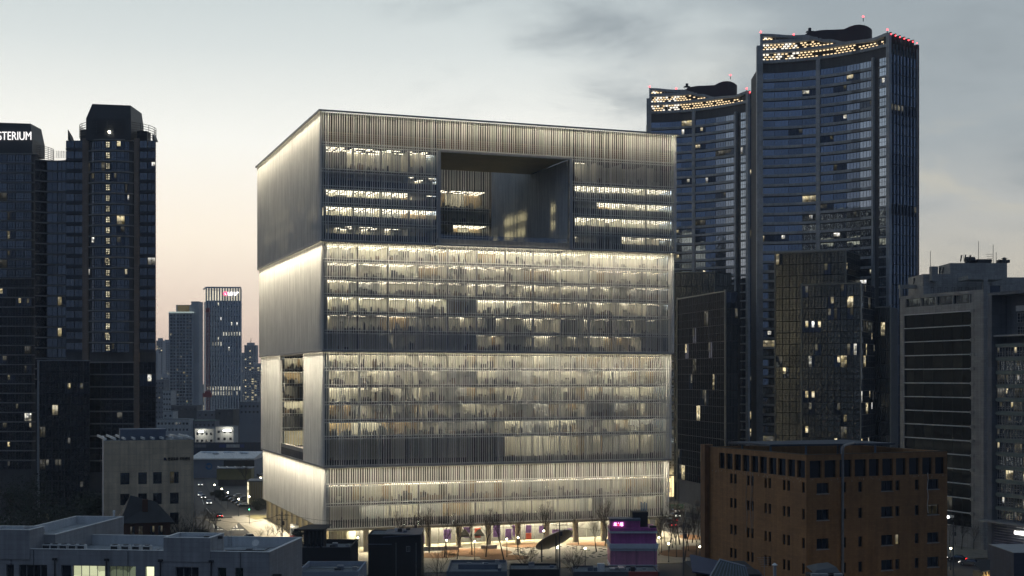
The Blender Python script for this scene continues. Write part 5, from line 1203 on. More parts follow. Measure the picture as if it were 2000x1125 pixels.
# ------------------------------------------------------------------ civic centre with Hangul lettering
def civic_centre():
    Y = 252.0; C0 = Vector((XY(203, Y), Y)); root = thing('civic_centre', 'beige stone civic building with dark square windows and Hangul lettering', 'building', (C0.x, C0.y, 0))
    ang = R(18); f = Face(0, 0, ang); w = along(tuple(C0), tuple(f.d), 378); zt = ZY(861, Y); st = tiled('beige_stone', (.74, .59, .40), 1.85, 1.05, .62, .75, .06)
    U = lambda px: along(tuple(C0), tuple(f.d), px); holes = []
    for zc0, zc1 in ((922, 944), (963, 984), (1002, 1024), (1042, 1064)):
        for a, b in ((235, 253), (270, 287), (299, 316), (332, 349)):
            holes.append((U(a), U(b), ZY(zc1 + 1, Y + 3), ZY(zc0, Y + 3)))
    mb = MB(); f.holed(mb, 0, w, 0, zt, holes, .35); mb.build('wall', st, root)
    dl = Vector((-math.sin(ang), math.cos(ang))); dp = 17.0; fl = Face((dl * dp).x, (dl * dp).y, ang - R(90)); fr = Face((f.d * w).x, (f.d * w).y, ang + R(90))
    mb = MB(); fl.rect(mb, 0, dp, 0, zt, 0); fr.rect(mb, 0, dp, 0, zt, 0); mb.build('flank_wall', tiled('pale_flank_stone', (.34, .36, .38), 1.85, 1.05, .6, .7), root)
    mb = MB(); B = f.d * w; D = dl * dp; mb.prism([tuple(f.d * .4 + dl * .4), tuple(B - f.d * .4 + dl * .4), tuple(B + D - f.d * .4), tuple(D + f.d * .4)], 0, zt - .6, 0, 1); mb.build('core_wall', [CONCD, ROOFG], root)
    for n, (a, b, c, d) in enumerate(holes):
        f.put('window', window_mesh(b - a, d - c, LITD if n == 3 else DGLASS, DARKM, 2, 1, .07, .28), root, a, c, -.3)
    for z in (878, 893.5, 916, 955, 994): mb = MB(); zz = ZY(z, Y); f.box(mb, .0, w, zz - .06, zz + .02, -.01, .035); mb.build('string_course', MATS['beige_stone'], root)
    for k in range(10):
        u = w * k / 9.4 + .2; mb = MB(); p = f.p(u, zt + .1, .1); q = f.p(u - 1.2, zt + .15, -dp + 1); mb.hexa([p, p + f.d.to_3d() * .28, q + f.d.to_3d() * .28, q, p + Vector((0, 0, .4)), p + f.d.to_3d() * .28 + Vector((0, 0, .4)), q + f.d.to_3d() * .28 + Vector((0, 0, .4)), q + Vector((0, 0, .4))]); mb.build('roof_slat', WHITE, root)
    mb = MB(); f.box(mb, U(236), U(327), zt - .3, zt + 1.9, -11, -5); mb.build('roof_house', STEELB, root)
    for face, ww in ((fl, dp), (fr, dp)): mb = MB(); face.box(mb, 0, ww, zt, zt + .25, -.3, .02); mb.build('coping', WHITE, root)
    ink = solid('sign_black', (.012, .012, .014), .5)
    for txt, a, b in (('한강로동', 328, 348.5), ('주민센터', 351, 370.5)):
        me = fit(text_mesh(txt, 1, ink, .04, .035), U(b) - U(a), .62); put('sign_lettering', me, root, f.p(U(a), ZY(899.2, Y + 4), .08), ang)
    mb = MB(); f.box(mb, U(319.5), U(326), ZY(899, Y + 4), ZY(897, Y + 4), .02, .1); c = f.p(U(322), ZY(895.5, Y + 4), .1); mb.tube(c, c + Vector((0, -.03, 0)), .25, n=10); mb.build('sign_emblem', solid('emblem_navy', (.02, .025, .07), .5), root)
civic_centre()
def brick_house():
    Y = 236.0; root = thing('brick_house', 'old brick house with a steep dark hipped roof below the civic building', 'house', (XY(240, Y), Y, 0), R(18)); X = lambda px: XY(px, Y) - XY(240, Y); br = tiled('old_red_brick', (.12, .055, .035), .5, .17, .5, .85, .15, .5)
    ze = ZY(1012, Y); zr = ZY(972, Y); w1, w2, d = X(278), X(330), 9.0
    f = Face(0, 0, 0); holes = [(u, u + .8, ze - 3.4, ze - 1.5) for u in (1.2, 2.6, 4.6, 6.0)]
    mb = MB(); f.holed(mb, 0, w2, 0, ze - .9, holes, .25); Face(w2, 0, R(90)).rect(mb, 0, d, 0, ze - .9); Face(0, d, R(-90)).rect(mb, 0, d, 0, ze - .9); Face(w2, d, R(180)).rect(mb, 0, w2, 0, ze - .9); mb.build('wall', br, root)
    for a, b, c, e in holes: f.put('window', window_mesh(.8, 1.9, LITD, DARKM, 2, 2, .06), root, a, c, -.2)
    sl = solid('dark_slate', (.022, .024, .028), .7, 0, .3, .8, .3)
    mb = MB(); o = .6; z = ze - .9
    mb.poly([(-o, -o, z), (w2 + o, -o, z), (w2 * .72, d / 2, zr - 1.2), (w2 * .18, d / 2, zr)]); mb.poly([(w2 + o, -o, z), (w2 + o, d + o, z), (w2 * .72, d / 2, zr - 1.2)]); mb.poly([(w2 + o, d + o, z), (-o, d + o, z), (w2 * .18, d / 2, zr), (w2 * .72, d / 2, zr - 1.2)]); mb.poly([(-o, d + o, z), (-o, -o, z), (w2 * .18, d / 2, zr)])
    hip = mb.build('roof', sl, root)
    mb = MB(); mb.box(w1, w1 + .9, 2, 2.9, z + .2, zr - .6); mb.build('chimney', br, hip)
brick_house()
# ------------------------------------------------------------------ pale tiled building in the foreground
def white_building():
    ang = R(-6); C0 = Vector((XY(526, 170), 170)); d = Vector((math.cos(ang), math.sin(ang))); nb = Vector((-d.y, d.x))
    root = thing('tiled_building', 'pale tiled flat-roofed building with parapets and roof condensers, at bottom left', 'building', (C0.x, C0.y, 0), ang)
    def U(px, y=0.0): p = C0 + nb * y; return along(tuple(p), tuple(d), px)
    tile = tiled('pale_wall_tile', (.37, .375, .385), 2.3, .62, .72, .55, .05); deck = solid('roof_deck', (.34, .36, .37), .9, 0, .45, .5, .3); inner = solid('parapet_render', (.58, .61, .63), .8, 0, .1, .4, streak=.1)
    xl = U(-30); zp = ZY(1079, 170); zd = zp - 1.35; D = 16.0
    front = Face(xl, 0, 0); W = -xl; rs = Face(0, 0, R(90))
    zw0, zw1 = ZY(1142, 170), ZY(1110, 170)
    wins = [(12, 27, 0), (37, 92, 0), (119, 139, 0), (142, 205, 1), (213, 265, 2), (284, 301, 1), (343, 388, 0), (425, 442, 3), (459, 475, 3)]
    holes = [(U(a) - xl, U(b) - xl, zw0, zw1) for a, b, k in wins]
    mb = MB(); front.holed(mb, 0, W, 0, zp, holes, .3); mb.build('front_wall', tile, root)
    for (a, b, c, e), (_, _, k) in zip(holes, wins):
        g = (DGLASS, glow('workroom_light', (.95, 1.0, .62), .95, .35, .5), glow('workroom_dim', (.7, .85, .55), .28, .6, .6), mirror_glass('green_glass', (.4, .7, .65), .2))[k]
        front.put('window', window_mesh(b - a, e - c, g, ALUD, max(1, round((b - a) / 1.0)), 1, .06), root, a, c, -.25)
    mb = MB(); rs.rect(mb, 0, D, 0, zp); mb.build('side_wall', tile, root)
    mb = MB(); mb.box(xl, -.02, .32, D - .02, 0, zd, 0); mb.build('roof_deck', deck, root)
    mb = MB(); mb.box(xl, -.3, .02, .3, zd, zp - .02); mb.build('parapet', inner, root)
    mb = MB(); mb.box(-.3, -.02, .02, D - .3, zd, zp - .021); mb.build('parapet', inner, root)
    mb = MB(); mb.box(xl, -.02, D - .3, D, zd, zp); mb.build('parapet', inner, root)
    mb = MB(); mb.box(xl, .04, -.05, .36, zp, zp + .07); mb.build('coping', WHITE, root)
    mb = MB(); mb.box(-.36, .05, .361, D, zp, zp + .071); mb.build('coping', WHITE, root)
    mb = MB(); mb.box(xl, -.361, D - .36, D + .05, zp, zp + .07); mb.build('coping', WHITE, root)
    def tub(x0, x1, y0, y1, z1, floor_drop, nm):
        """a roof volume with its own parapet"""
        t = .28; mb = MB(); mb.box(x0, x1, y0, y1, zd + .01, z1 - floor_drop); mb.build(nm + '_core', tile, root)
        zz = z1 - floor_drop
        for a, b, c, e in ((x0, x1, y0, y0 + t), (x0, x1, y1 - t, y1), (x0, x0 + t, y0 + t, y1 - t), (x1 - t, x1, y0 + t, y1 - t)):
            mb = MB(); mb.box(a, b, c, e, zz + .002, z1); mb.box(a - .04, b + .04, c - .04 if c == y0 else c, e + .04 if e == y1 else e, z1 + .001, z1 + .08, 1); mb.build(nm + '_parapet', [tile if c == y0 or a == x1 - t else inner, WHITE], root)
        mb = MB(); mb.box(x0 + t, x1 - t, y0 + t, y1 - t, zz + .003, zz + .03); mb.build(nm + '_deck', deck, root)
    tub(U(320), U(411), -.12, 5.4, ZY(1051, 171), .45, 'stair_house'); tub(U(-30), U(58, -.1), -.14, 4.2, ZY(1043, 169), .3, 'lift_house')
    xa, xb = U(107, 4), 0; x1 = U(108, 4.0); x0 = x1 - 7.4; tub(x0, x1, 4.0, 27, ZY(1050, 174), 1.15, 'upper_roof')
    # roof condensers
    cm = MB(); cm.box(0, 1.05, 0, .8, .15, 1.7, 0); cm.box(.08, .97, -.02, 0, .3, 1.55, 1); cm.tube((.52, .4, 1.7), (.52, .4, 1.78), .36, n=14, m=1); cme = cm.mesh('condenser', [WHITE, DARKM])
    for k, px in enumerate((82, 98, 115, 133, 150, 215, 236, 257, 278)): put('condenser', cme, root, (U(px, 2.2), 2.2, zd + .01))
    mb = MB(); mb.box(U(97, 3), U(170, 3), 3.3, 3.4, zd, zd + .5); mb.build('pipe_tray', ALUD, root)
    for px in (108, 209, 314, 413):
        mb = MB(); x = U(px); mb.box(x - .28, x + .28, -.3, -.02, ZY(1100, 170), ZY(1095.5, 170)); mb.tube((x, -.15, 0), (x, -.15, ZY(1100, 170)), .09); mb.build('rain_hopper', DARKM, root)
    mb = MB(); x, y = U(220, 26), 26.5; mb.tube((x, y, zd + 2.8), (x, y, zd + 3.5), .16); mb.ball((x, y, zd + 3.55), .25, 6); mb.build('roof_vent', WHITE, root)
    mb = MB(); x = U(53, 3); mb.tube((x, 3, ZY(1045, 169)), (x, 3, ZY(1036, 173)), .35, n=10); mb.tube((x, 3, ZY(1036, 173)), (x, 3, ZY(1033, 173)), .5, .3, n=10); mb.build('flue', ALUD, root)
    for px in (424, 398): mb = MB(); x = U(px, 3); mb.box(x, x + .6, 3, 3.5, ZY(1051, 171) - .42, ZY(1051, 171) - .1); mb.build('roof_hatch', DARKM, root)
    # roof clutter: pipe runs, mats, a ladder, a dish
    rr = random.Random(31)
    for k, (px0, px1, y) in enumerate(((175, 315, 4.5), (440, 520, 6.0), (120, 300, 9.0), (440, 515, 10.5))):
        mb = MB(); a, b = U(px0, y), U(px1, y); mb.tube((a, y, zd + .18), (b, y, zd + .18), .07, n=6); mb.tube((b, y, zd + .18), (b, y + 2.5, zd + .18), .07, n=6); mb.build('roof_pipe', (ALUD, DARKM)[k % 2], root)
    for k in range(9):
        mb = MB(); px = rr.choice((190, 240, 290, 450, 480, 505)); y = rr.uniform(3, 13); x = U(px, y); mb.box(x, x + rr.uniform(.5, 2.2), y, y + rr.uniform(.4, 1.4), zd + .004 + k * .003, zd + .05 + k * .01); mb.build('roof_patch', solid('bitumen_patch', (.10, .105, .11), .9, 0, .4, 1), root)
    x, y = U(500, 11), 11; mb = MB(); mb.tube((x, y, zd), (x, y, zd + 1.0), .05, n=5); mb.tube((x, y - .1, zd + 1.1), (x, y - .25, zd + 1.2), .12, .5, n=14); mb.build('satellite_dish', WHITE, root)
    x = U(445, 15.5); mb = MB()
    for dx in (0, .5): mb.tube((x + dx, 15.6, zd), (x + dx, 15.6, zp + .9), .03, n=4)
    for k in range(6): mb.tube((x, 15.6, zd + .3 + k * .32), (x + .5, 15.6, zd + .3 + k * .32), .02, n=4)
    mb.build('roof_ladder', ALUD, root)
    for px in (22, 66, 250, 470): mb = MB(); x = U(px); mb.tube((x, -.05, zw0), (x, -.05, zp - .1), .035, n=5); mb.build('wall_cable', DARKM, root)
    # wall condensers, meter box at the right flank
    mb = MB(); mb.box(.15, 1.2, 1, 1.5, zp - 4.2, zp - 2.9); mb.tube((.65, .98, zp - 3.5), (.65, .9, zp - 3.5), .4, n=12, m=1); mb.build('wall_condenser', [DARKM, BLACK], root)
white_building()

def box_building(name, label, pa, pb, ytop_front, Y, depth, mat, para=.7, z_floor=0.0, rz=0.0, group=None, roofm=None):
    root = thing(name, label, 'building', (XY(pa, Y), Y, 0), rz, group); w = (XY(pb, Y) - XY(pa, Y)) / math.cos(rz); zt = ZY(ytop_front, Y); t = .25; skew = XY(pb, Y + depth) - XY(pb, Y)
    mb = MB(); mb.box(0, w, 0, depth, z_floor, zt - para, 0); mb.build('wall', mat, root)
    for a, b, c, e in ((0, w, -.003, t), (0, w, depth - t, depth), (-.003, t, t, depth - t), (w - t, w + .003, t, depth - t)): mb = MB(); mb.box(a, b, c, e, zt - para - .2, zt); mb.build('parapet', mat, root)
    mb = MB(); mb.box(t, w - t, t, depth - t, zt - para + .002, zt - para + .03); mb.build('roof', roofm or ROOFG, root)
    rq = random.Random(int(pa)); zr = zt - para + .03      # condensers, ducts and hatches left on the roof
    for k in range(4):
        x, y = rq.uniform(w * .3, w - 1.6), rq.uniform(depth * .3, depth - 1.6); mb = MB(); mb.box(x, x + rq.uniform(.6, 1.1), y, y + rq.uniform(.4, .9), zr, zr + rq.uniform(.4, 1.0)); mb.build('roof_unit', rq.choice((ALUD, STEELB, DARKM, WHITE)), root)
    for k in range(2):
        y = rq.uniform(depth * .2, depth * .9); mb = MB(); mb.tube((t + .2, y, zr + .12 + k * .1), (w - t - .2, y, zr + .12 + k * .1), .06, n=6); mb.build('roof_pipe', ALUD, root)
    return root, w, zt
BLK = solid('black_render', (.016, .017, .020), .7, 0, .25, .4, .2); BLUEROOF = solid('blue_sheet_roof', (.055, .085, .15), .4, .3, .2, .6)
def dark_houses():
    r, w, zt = box_building('dark_house', 'black flat-roofed house with a raised roof pavilion left of the plaza', 580, 684, 1069, 255, 13, BLK, .9)
    mb = MB(); zz = ZY(1036, 258); mb.box(.8, 4.6, 3, 7, zt - .9, zz); mb.build('roof_pavilion', BLK, r)
    mb = MB(); mb.hexa([(-.9, 2, zz), (4.9, 2, zz), (4.9, 8.2, zz), (-.9, 8.2, zz), (-.9, 2, zz + .35), (4.9, 2, zz + .35), (5.5, 8.2, zz + .6), (1.2, 8.2, zz + .6)]); mb.build('pavilion_roof', BLK, r)
    for k in range(5): mb = MB(); mb.box(.9 + k * .8, 1.2 + k * .8, 2.9, 2.98, zt - .6, zz - .2); mb.build('pavilion_window', LGLASS, r)
    for k, x in enumerate((.7, 1.9, 3.2, 4.6)): mb = MB(); mb.box(x, x + .9, 1, 1.7, zt - .85, zt - .1); mb.build('condenser', STEELB, r)
    r, w, zt = box_building('dark_house', 'black house with a sloping blue sheet roof beside the plaza', 719, 822, 1044, 268, 9, BLK, .3)
    mb = MB(); mb.hexa([(w * .28, -.3, zt - .6), (w + .1, -.3, zt - .05), (w + .1, 9, zt + .25), (w * .28, 9, zt - .1), (w * .28, -.3, zt - .45), (w + .1, -.3, zt + .1), (w + .1, 9, zt + .4), (w * .28, 9, zt + .05)]); mb.build('sheet_roof', BLUEROOF, r)
    mb = MB(); mb.box(-.1, w * .45, -.35, -.01, zt - 2.0, zt - 1.85); mb.build('eave_flashing', STEELB, r)
    f = Face(0, 0, 0); f.put('window', window_mesh(.8, 1.1, LGLASS, ALUD, 2, 1, .1), r, w * .72, zt - 3.4, .02)
    for x in (.53, .91): mb = MB(); mb.tube((w * x, -.1, 0), (w * x, -.1, zt - 1.6), .06); mb.build('drain_pipe', ALUD, r)
    r, w, zt = box_building('low_roof_building', 'pale-edged low roof between the tiled building and the black house', 580, 700, 1116, 215, 12, solid('blue_white_render', (.30, .34, .40), .7, 0, .15, .4), .8)
    for k in range(2): mb = MB(); mb.box(0, w, .5, .55, zt + .4 + k * .55, zt + .45 + k * .55); mb.build('roof_rail', ALUD, r)
    r, w, zt = box_building('low_roof_building', 'low grey roof with raised rim in front of the plaza', 872, 990, 1116, 236, 15, solid('grey_blue_render', (.13, .15, .18), .7, 0, .2, .4), .5)
    mb = MB(); mb.box(1.8, w - 1.0, 6, 6.5, zt - .5, zt + .4); mb.build('roof_kerb', STEELB, r); mb = MB(); mb.box(w - 1.6, w - 1.0, 1, 5.99, zt - .5, zt + .39); mb.build('roof_kerb', STEELB, r)
    r, w, zt = box_building('low_roof_building', 'dark low roof right of the raised-rim roof, under the bare trees', 995, 1092, 1112, 250, 8, BLK, .4)
    r, w, zt = box_building('low_roof_building', 'cluttered low roof with a pale box at the foot of the pink building', 1120, 1288, 1117, 262, 9, solid('dusty_roof_render', (.10, .10, .115), .8, 0, .3, .4), .4)
    mb = MB(); mb.box(4.8, 6.2, 2, 3.2, zt - .3, zt + 1.3); mb.build('roof_box', WHITE, r); rnd = random.Random(3)
    for k in range(7): mb = MB(); x = rnd.uniform(.8, w - 2); mb.box(x, x + rnd.uniform(.4, 1.1), 1 + rnd.random() * 4, 3 + rnd.random() * 4, zt - .35, zt + rnd.uniform(.1, .7)); mb.build('roof_unit', rnd.choice((STEELB, DARKM, ALUD)), r)
    mb = MB(); mb.box(w - 6, w - .3, -.2, .3, zt - 1.0, zt + .03); mb.build('red_awning', solid('faded_red', (.35, .07, .06), .7), r)
dark_houses()
def pink_building():
    Y = 300.0; root = thing('pink_building', 'small pink tiled building with pale bands and a lit rooftop sign by the plaza', 'building', (XY(1192, Y), Y, 0)); X = lambda px: XY(px, Y) - XY(1192, Y); Z = lambda py: ZY(py, Y)
    pk = tiled('magenta_tile', (.44, .10, .34), .9, .6, .7, .5, .08); pk2 = tiled('pink_tile', (.66, .27, .42), 1.2, .8, .7, .5, .06); band = solid('pale_band', (.60, .63, .68), .6, 0, .12, .4); f = Face(0, 0, 0); w = X(1283); dp = 9
    mb = MB(); mb.box(0, w, 0, dp, 0, Z(1075)); mb.build('lower_wall', pk2, root); mb = MB(); mb.box(.1, w - .1, .1, dp, Z(1073), Z(1040)); mb.build('upper_wall', pk, root)
    mb = MB(); mb.box(.0, w, .3, dp, Z(1040) + .3, Z(1032)); mb.build('attic_wall', pk, root); mb = MB(); mb.box(.1, X(1251), .8, 5, Z(1032), Z(1018)); signw = mb.build('sign_wall', pk, root)
    for a, b, o, e in ((1076, 1072.7, .25, 0), (1071.5, 1062, .5, .25), (1041.5, 1038.5, .25, .1), (1106, 1103, .2, .1), (1110, 1108, .25, .1)): mb = MB(); mb.box(-e, w + e, -o, dp, Z(a), Z(b)); mb.build('pale_band', band, root)
    mb = MB(); mb.box(0, X(1251) + .1, .6, 5.2, Z(1018), Z(1014)); mb.build('roof_slab', STEELB, root)
    mb = MB(); mb.box(X(1237), X(1268), 3, 7, Z(1032), Z(1003)); mb.build('water_tank', BLK, root)
    for px in (1242, 1278): mb = MB(); mb.box(X(px), X(px) + .06, -.28, -.2, Z(1110), Z(1072)); mb.build('wall_joint', DARKM, root)
    for k in range(4): mb = MB(); x = X(1255) + k * .38; mb.box(x, x + .22, 4, 4.3, Z(1001), Z(984 + (k % 2) * 2)); mb.build('blue_panel', solid('sky_blue_panel', (.13, .26, .42), .5), root)
    me = fit(text_mesh('모스텔', 1, glow('sign_pink', (1.0, .45, .95), 3.2), .06, .05), X(1217.5) - X(1199), Z(1021) - Z(1028)); put('sign_lettering', me, signw, (X(1199), .6, Z(1028)))
    mb = MB(); mb.box(X(1205.5), X(1210.5), .4, .5, Z(1027.5), Z(1023)); mb.build('sign_mark', glow('sign_red', (1, .05, .08), 1.6), signw)
    for px in (1270, 1276): mb = MB(); mb.box(X(px), X(px) + .8, 1, 1.8, Z(1032), Z(1028)); mb.build('condenser', DARKM, root)
pink_building()
def near_roofs():
    Y = 150.0; root = thing('blue_roof_house', 'dark blue sheet-roofed house at the foot of the brown building', 'house', (XY(1352, Y), Y, 0)); X = lambda px: XY(px, Y) - XY(1352, Y); Z = lambda py: ZY(py, Y)
    mb = MB(); mb.box(.6, X(1490), 1, 12, 0, Z(1124)); mb.build('wall', BLK, root)
    mb = MB(); mb.hexa([(0, 0, Z(1118)), (X(1500), -1, Z(1140)), (X(1500), 6, Z(1130)), (.5, 6, Z(1098)), (0, 0, Z(1118) + .12), (X(1500), -1, Z(1140) + .12), (X(1500), 6, Z(1130) + .12), (.5, 6, Z(1098) + .12)]); mb.build('roof', solid('navy_sheet', (.022, .034, .085), .45, .2, .2, .6), root)
    Y = 128.0; root = thing('striped_roof_house', 'small house roof of green ribbed sheet with a pale verge', 'house', (XY(1392, Y), Y, 0)); X = lambda px: XY(px, Y) - XY(1392, Y); Z = lambda py: ZY(py, Y)
    gs = solid('green_sheet', (.05, .065, .055), .5, .2, .2, .6); A, B, C, D = Vector((X(1385), 0, Z(1132))), Vector((X(1465), -1, Z(1150))), Vector((X(1466), 3, Z(1117))), Vector((X(1417), 3.5, Z(1105)))
    mb = MB(); mb.hexa([A, B, C, D] + [q + Vector((0, 0, .1)) for q in (A, B, C, D)]); mb.build('roof', gs, root)
    for k in range(12):
        t = k / 11; a, b = A.lerp(B, t), D.lerp(C, t); mb = MB(); mb.tube(a + Vector((0, 0, .13)), b + Vector((0, 0, .13)), .05, n=4); mb.build('roof_rib', STEELB, root)
    for a, b in ((A, D), (D, C)): mb = MB(); mb.tube(a + Vector((0, 0, .14)), b + Vector((0, 0, .14)), .09, n=5); mb.build('verge', ALUD, root)
    mb = MB(); mb.prism([(X(1392), .3), (X(1464), -.3), (X(1464), 3), (X(1418), 3.2)], 0, Z(1152)); mb.build('wall', BLK, root)
    Y = 140.0; root = thing('roof_flue', 'round metal flue with a pale conical cap before the brown building', 'chimney', (XY(1513, Y), Y, 0)); zt = ZY(1104, Y); mb = MB(); mb.tube((0, 0, 0), (0, 0, zt), .18, n=10); mb.build('pipe', ALUD, root); mb = MB(); mb.tube((0, 0, zt + .02), (0, 0, zt + .25), .32, .04, n=12); mb.build('cap', WHITE, root)
    Y = 140.0; root = thing('roof_shelter', 'small dark tent-like roof cover with condensers before the brown building', 'shelter', (XY(1590, Y), Y, 0)); X = lambda px: XY(px, Y) - XY(1590, Y); Z = lambda py: ZY(py, Y)
    mb = MB(); mb.hexa([(0, 0, Z(1120)), (X(1640), 0, Z(1118)), (X(1640), 4, Z(1112)), (0, 4, Z(1116)), (.4, .5, Z(1115)), (X(1638), 1, Z(1110)), (X(1630), 3, Z(1106)), (1, 3, Z(1108))]); mb.build('cover', solid('tarpaulin', (.05, .058, .068), .6, 0, .3, .8), root)
    mb = MB(); mb.box(-.6, 3, -.5, 1.4, 0, Z(1121)); mb.build('base', BLK, root)
    for x in (-.5, .4, 1.9): mb = MB(); mb.box(x, x + .8, -1.2, -.6, Z(1126), Z(1118)); mb.build('condenser', ALUD, root)
    Y = 152.0; root = thing('roof_aerial', 'spindly rooftop aerial with crossed rods before the brown building', 'aerial', (XY(1493, Y), Y, 0)); mb = MB(); zt = ZY(1087, Y); mb.tube((0, 0, 0), (0, 0, zt), .03, n=4); mb.build('mast', ALUD, root); mb = MB()
    for k in range(5): mb.tube((-.8 + .1 * k, 0, zt - .1 - k * .25), (.8 - .1 * k, 0, zt - .14 - k * .25), .018, n=4)
    mb.build('rods', ALUD, root)
    Y = 200.0; root = thing('slate_blue_block', 'slate blue windowless block in the bottom right corner', 'building', (XY(1980, Y), Y, 0)); mb = MB(); mb.box(0, 9, 0, 10, 0, ZY(1080, Y)); mb.build('wall', tiled('slate_blue_tile', (.055, .065, .095), 1.5, .7, .6, .6), root); mb = MB(); mb.box(-.1, 9.1, -.1, 10.1, ZY(1080, Y), ZY(1079, Y)); mb.build('coping', ALUD, root)
    Y = 262.0; root = thing('lit_eaves_house', 'low roof with warmly lit timber eaves at bottom right', 'house', (XY(1918, Y), Y, 0)); X = lambda px: XY(px, Y) - XY(1918, Y); Z = lambda py: ZY(py, Y)
    mb = MB(); mb.hexa([(0, 0, Z(1118)), (X(1995), 0, Z(1106)), (X(1995), 6, Z(1098)), (.4, 6, Z(1108)), (0, 0, Z(1116)), (X(1995), 0, Z(1104)), (X(1995), 6, Z(1096)), (.4, 6, Z(1106))]); mb.build('roof', BLK, root)
    mb = MB(); mb.box(.3, X(1990), .8, 6, 0, Z(1122)); mb.build('wall', solid('timber_wall', (.30, .22, .12), .7, 0, .2, 1), root)
    for k in range(12): mb = MB(); x = .4 + k * .62; mb.box(x, x + .14, .2, .8, Z(1125), Z(1117 - k * .9)); mb.build('rafter', MATS['timber_wall'], root)
    ld = bpy.data.lights.new('eaves_lamp', 'AREA'); ld.shape = 'RECTANGLE'; ld.size = 6; ld.size_y = .3; ld.energy = 260; ld.color = (1, .8, .45); lo = bpy.data.objects.new('eaves_lamp', ld); COL.objects.link(lo); lo.parent = root; lo.location = (X(1955), -.9, Z(1128)); lo.rotation_euler = (R(140), 0, 0)
near_roofs()
# ------------------------------------------------------------------ trees
BARK = solid('winter_bark', (.055, .045, .035), .9, 0, .3, 2); TWIG = solid('winter_twig', (.045, .036, .028), .9, 0, .3, 2)
def bare_tree_meshes(seed, h, spread, levels=5):
    rnd = random.Random(seed); tr, tw = MB(), MB()
    def grow(p, d, ln, r, lev):
        n = 2 if lev < 3 else 1; q = p
        for k in range(n):
            d2 = (d + Vector((rnd.gauss(0, .09), rnd.gauss(0, .09), .04))).normalized(); e = q + d2 * ln / n
            (tr if lev < 2 else tw).tube(q, e, r * (1 - k * .2), r * (1 - (k + 1) * .2), n=5 if lev < 2 else 3, cap=False); q, d = e, d2
            if lev < levels and (lev > 0 or k > 0):
                for _ in range(rnd.choice((1, 2, 2)) if lev < levels - 1 else 2):
                    a = rnd.uniform(0, 6.283); s = spread * rnd.uniform(.6, 1.25)
                    nd = (d2 + Vector((math.cos(a) * s, math.sin(a) * s, rnd.uniform(-.05, .25)))).normalized(); grow(q, nd, ln * rnd.uniform(.55, .8), r * rnd.uniform(.42, .6), lev + 1)
        if lev < levels: grow(q, d, ln * .72, r * .58, lev + 1)
    grow(Vector((0, 0, 0)), Vector((0, 0, 1)), h * .33, h * .016, 0)
    return tr.mesh('trunk', BARK), tw.mesh('crown', TWIG)
TREES = [bare_tree_meshes(1, 11, .42, 5), bare_tree_meshes(2, 12, .38, 5), bare_tree_meshes(3, 9, .75, 5), bare_tree_meshes(4, 10, .6, 5), bare_tree_meshes(9, 7, .9, 5)]
def bare_tree(loc, var, sc, rz, label, group=None, stakes=False):
    root = thing('bare_tree', label, 'tree', loc, rz, group); root.scale = (sc, sc, sc)
    put('trunk', TREES[var][0], root); put('crown', TREES[var][1], root)
    if stakes:
        mb = MB()
        for a in (0, 2.1, 4.2): mb.tube((math.cos(a) * 1.0, math.sin(a) * 1.0, 0), (math.cos(a) * .12, math.sin(a) * .12, 2.3), .05, n=4)
        mb.build('stake', solid('stake_timber', (.35, .27, .16), .8), root)
rt = random.Random(77)
ORD = ['first', 'second', 'third', 'fourth', 'fifth', 'sixth', 'seventh', 'eighth', 'ninth', 'tenth', 'eleventh', 'twelfth', 'thirteenth', 'fourteenth']
def ranked(pts): return [(ORD[k], *q) for k, q in enumerate(sorted(pts))]
for od, px, py in ranked(((893, 1092), (922, 1084), (949, 1088), (1012, 1078), (868, 1088), (1240, 1092))): bare_tree(G(px, py, .2), rt.choice((0, 1)), rt.uniform(.85, 1.1), rt.uniform(0, 6), od + ' from the left of the staked bare plaza trees', 'staked plaza trees', True)
for od, px, py in ranked(((778, 1082), (804, 1078), (838, 1080), (985, 1098), (1060, 1066), (1130, 1064), (1165, 1078), (1182, 1066))): bare_tree(G(px, py, .15), rt.choice((0, 1, 3)), rt.uniform(.8, 1.1), rt.uniform(0, 6), od + ' from the left of the unstaked bare trees before the lit lobby', 'bare trees before the lobby')
for od, px, py in ranked(((1292, 1080), (1299, 1062), (1306, 1078), (1314, 1070), (1321, 1088), (1328, 1064), (1337, 1095), (1345, 1076), (1352, 1060), (1360, 1084), (1318, 1050), (1340, 1045), (1356, 1040), (1366, 1055))): bare_tree(G(px, py, .15), rt.choice((0, 1)), rt.uniform(.75, 1.05), rt.uniform(0, 6), od + ' bare tree counted from the pink building towards the brown one', 'bare trees right of the pink building')
bare_tree((XY(1040, 275), 275, 0), 2, 1.15, 1.0, 'wide-branching bare tree left of the tilted disc'); bare_tree((XY(1122, 270), 270, 0), 2, 1.2, 2.4, 'wide-branching bare tree below the tilted disc, over a low roof')
bare_tree((XY(855, 262), 262, 0), 3, 1.1, .4, 'bare tree right of the blue-roofed black house'); bare_tree((XY(835, 255), 255, 0), 4, 1.4, 2.0, 'bushy bare tree at the corner of the blue-roofed black house')
bare_tree(G(483, 962), 2, 1.5, .7, 'big bare tree in front of the olive box building'); bare_tree((XY(700, 258), 258, 0), 4, 1.2, 1.1, 'low bare shrub tree between the two black houses')
for od, px, py in ranked(((395, 1052), (405, 1046), (383, 1040), (425, 1050))): bare_tree(G(px, py), rt.choice((2, 3)), rt.uniform(.8, 1.2), rt.uniform(0, 6), od + ' bare street tree counted from the civic building to the crossing', 'bare trees by the crossing')
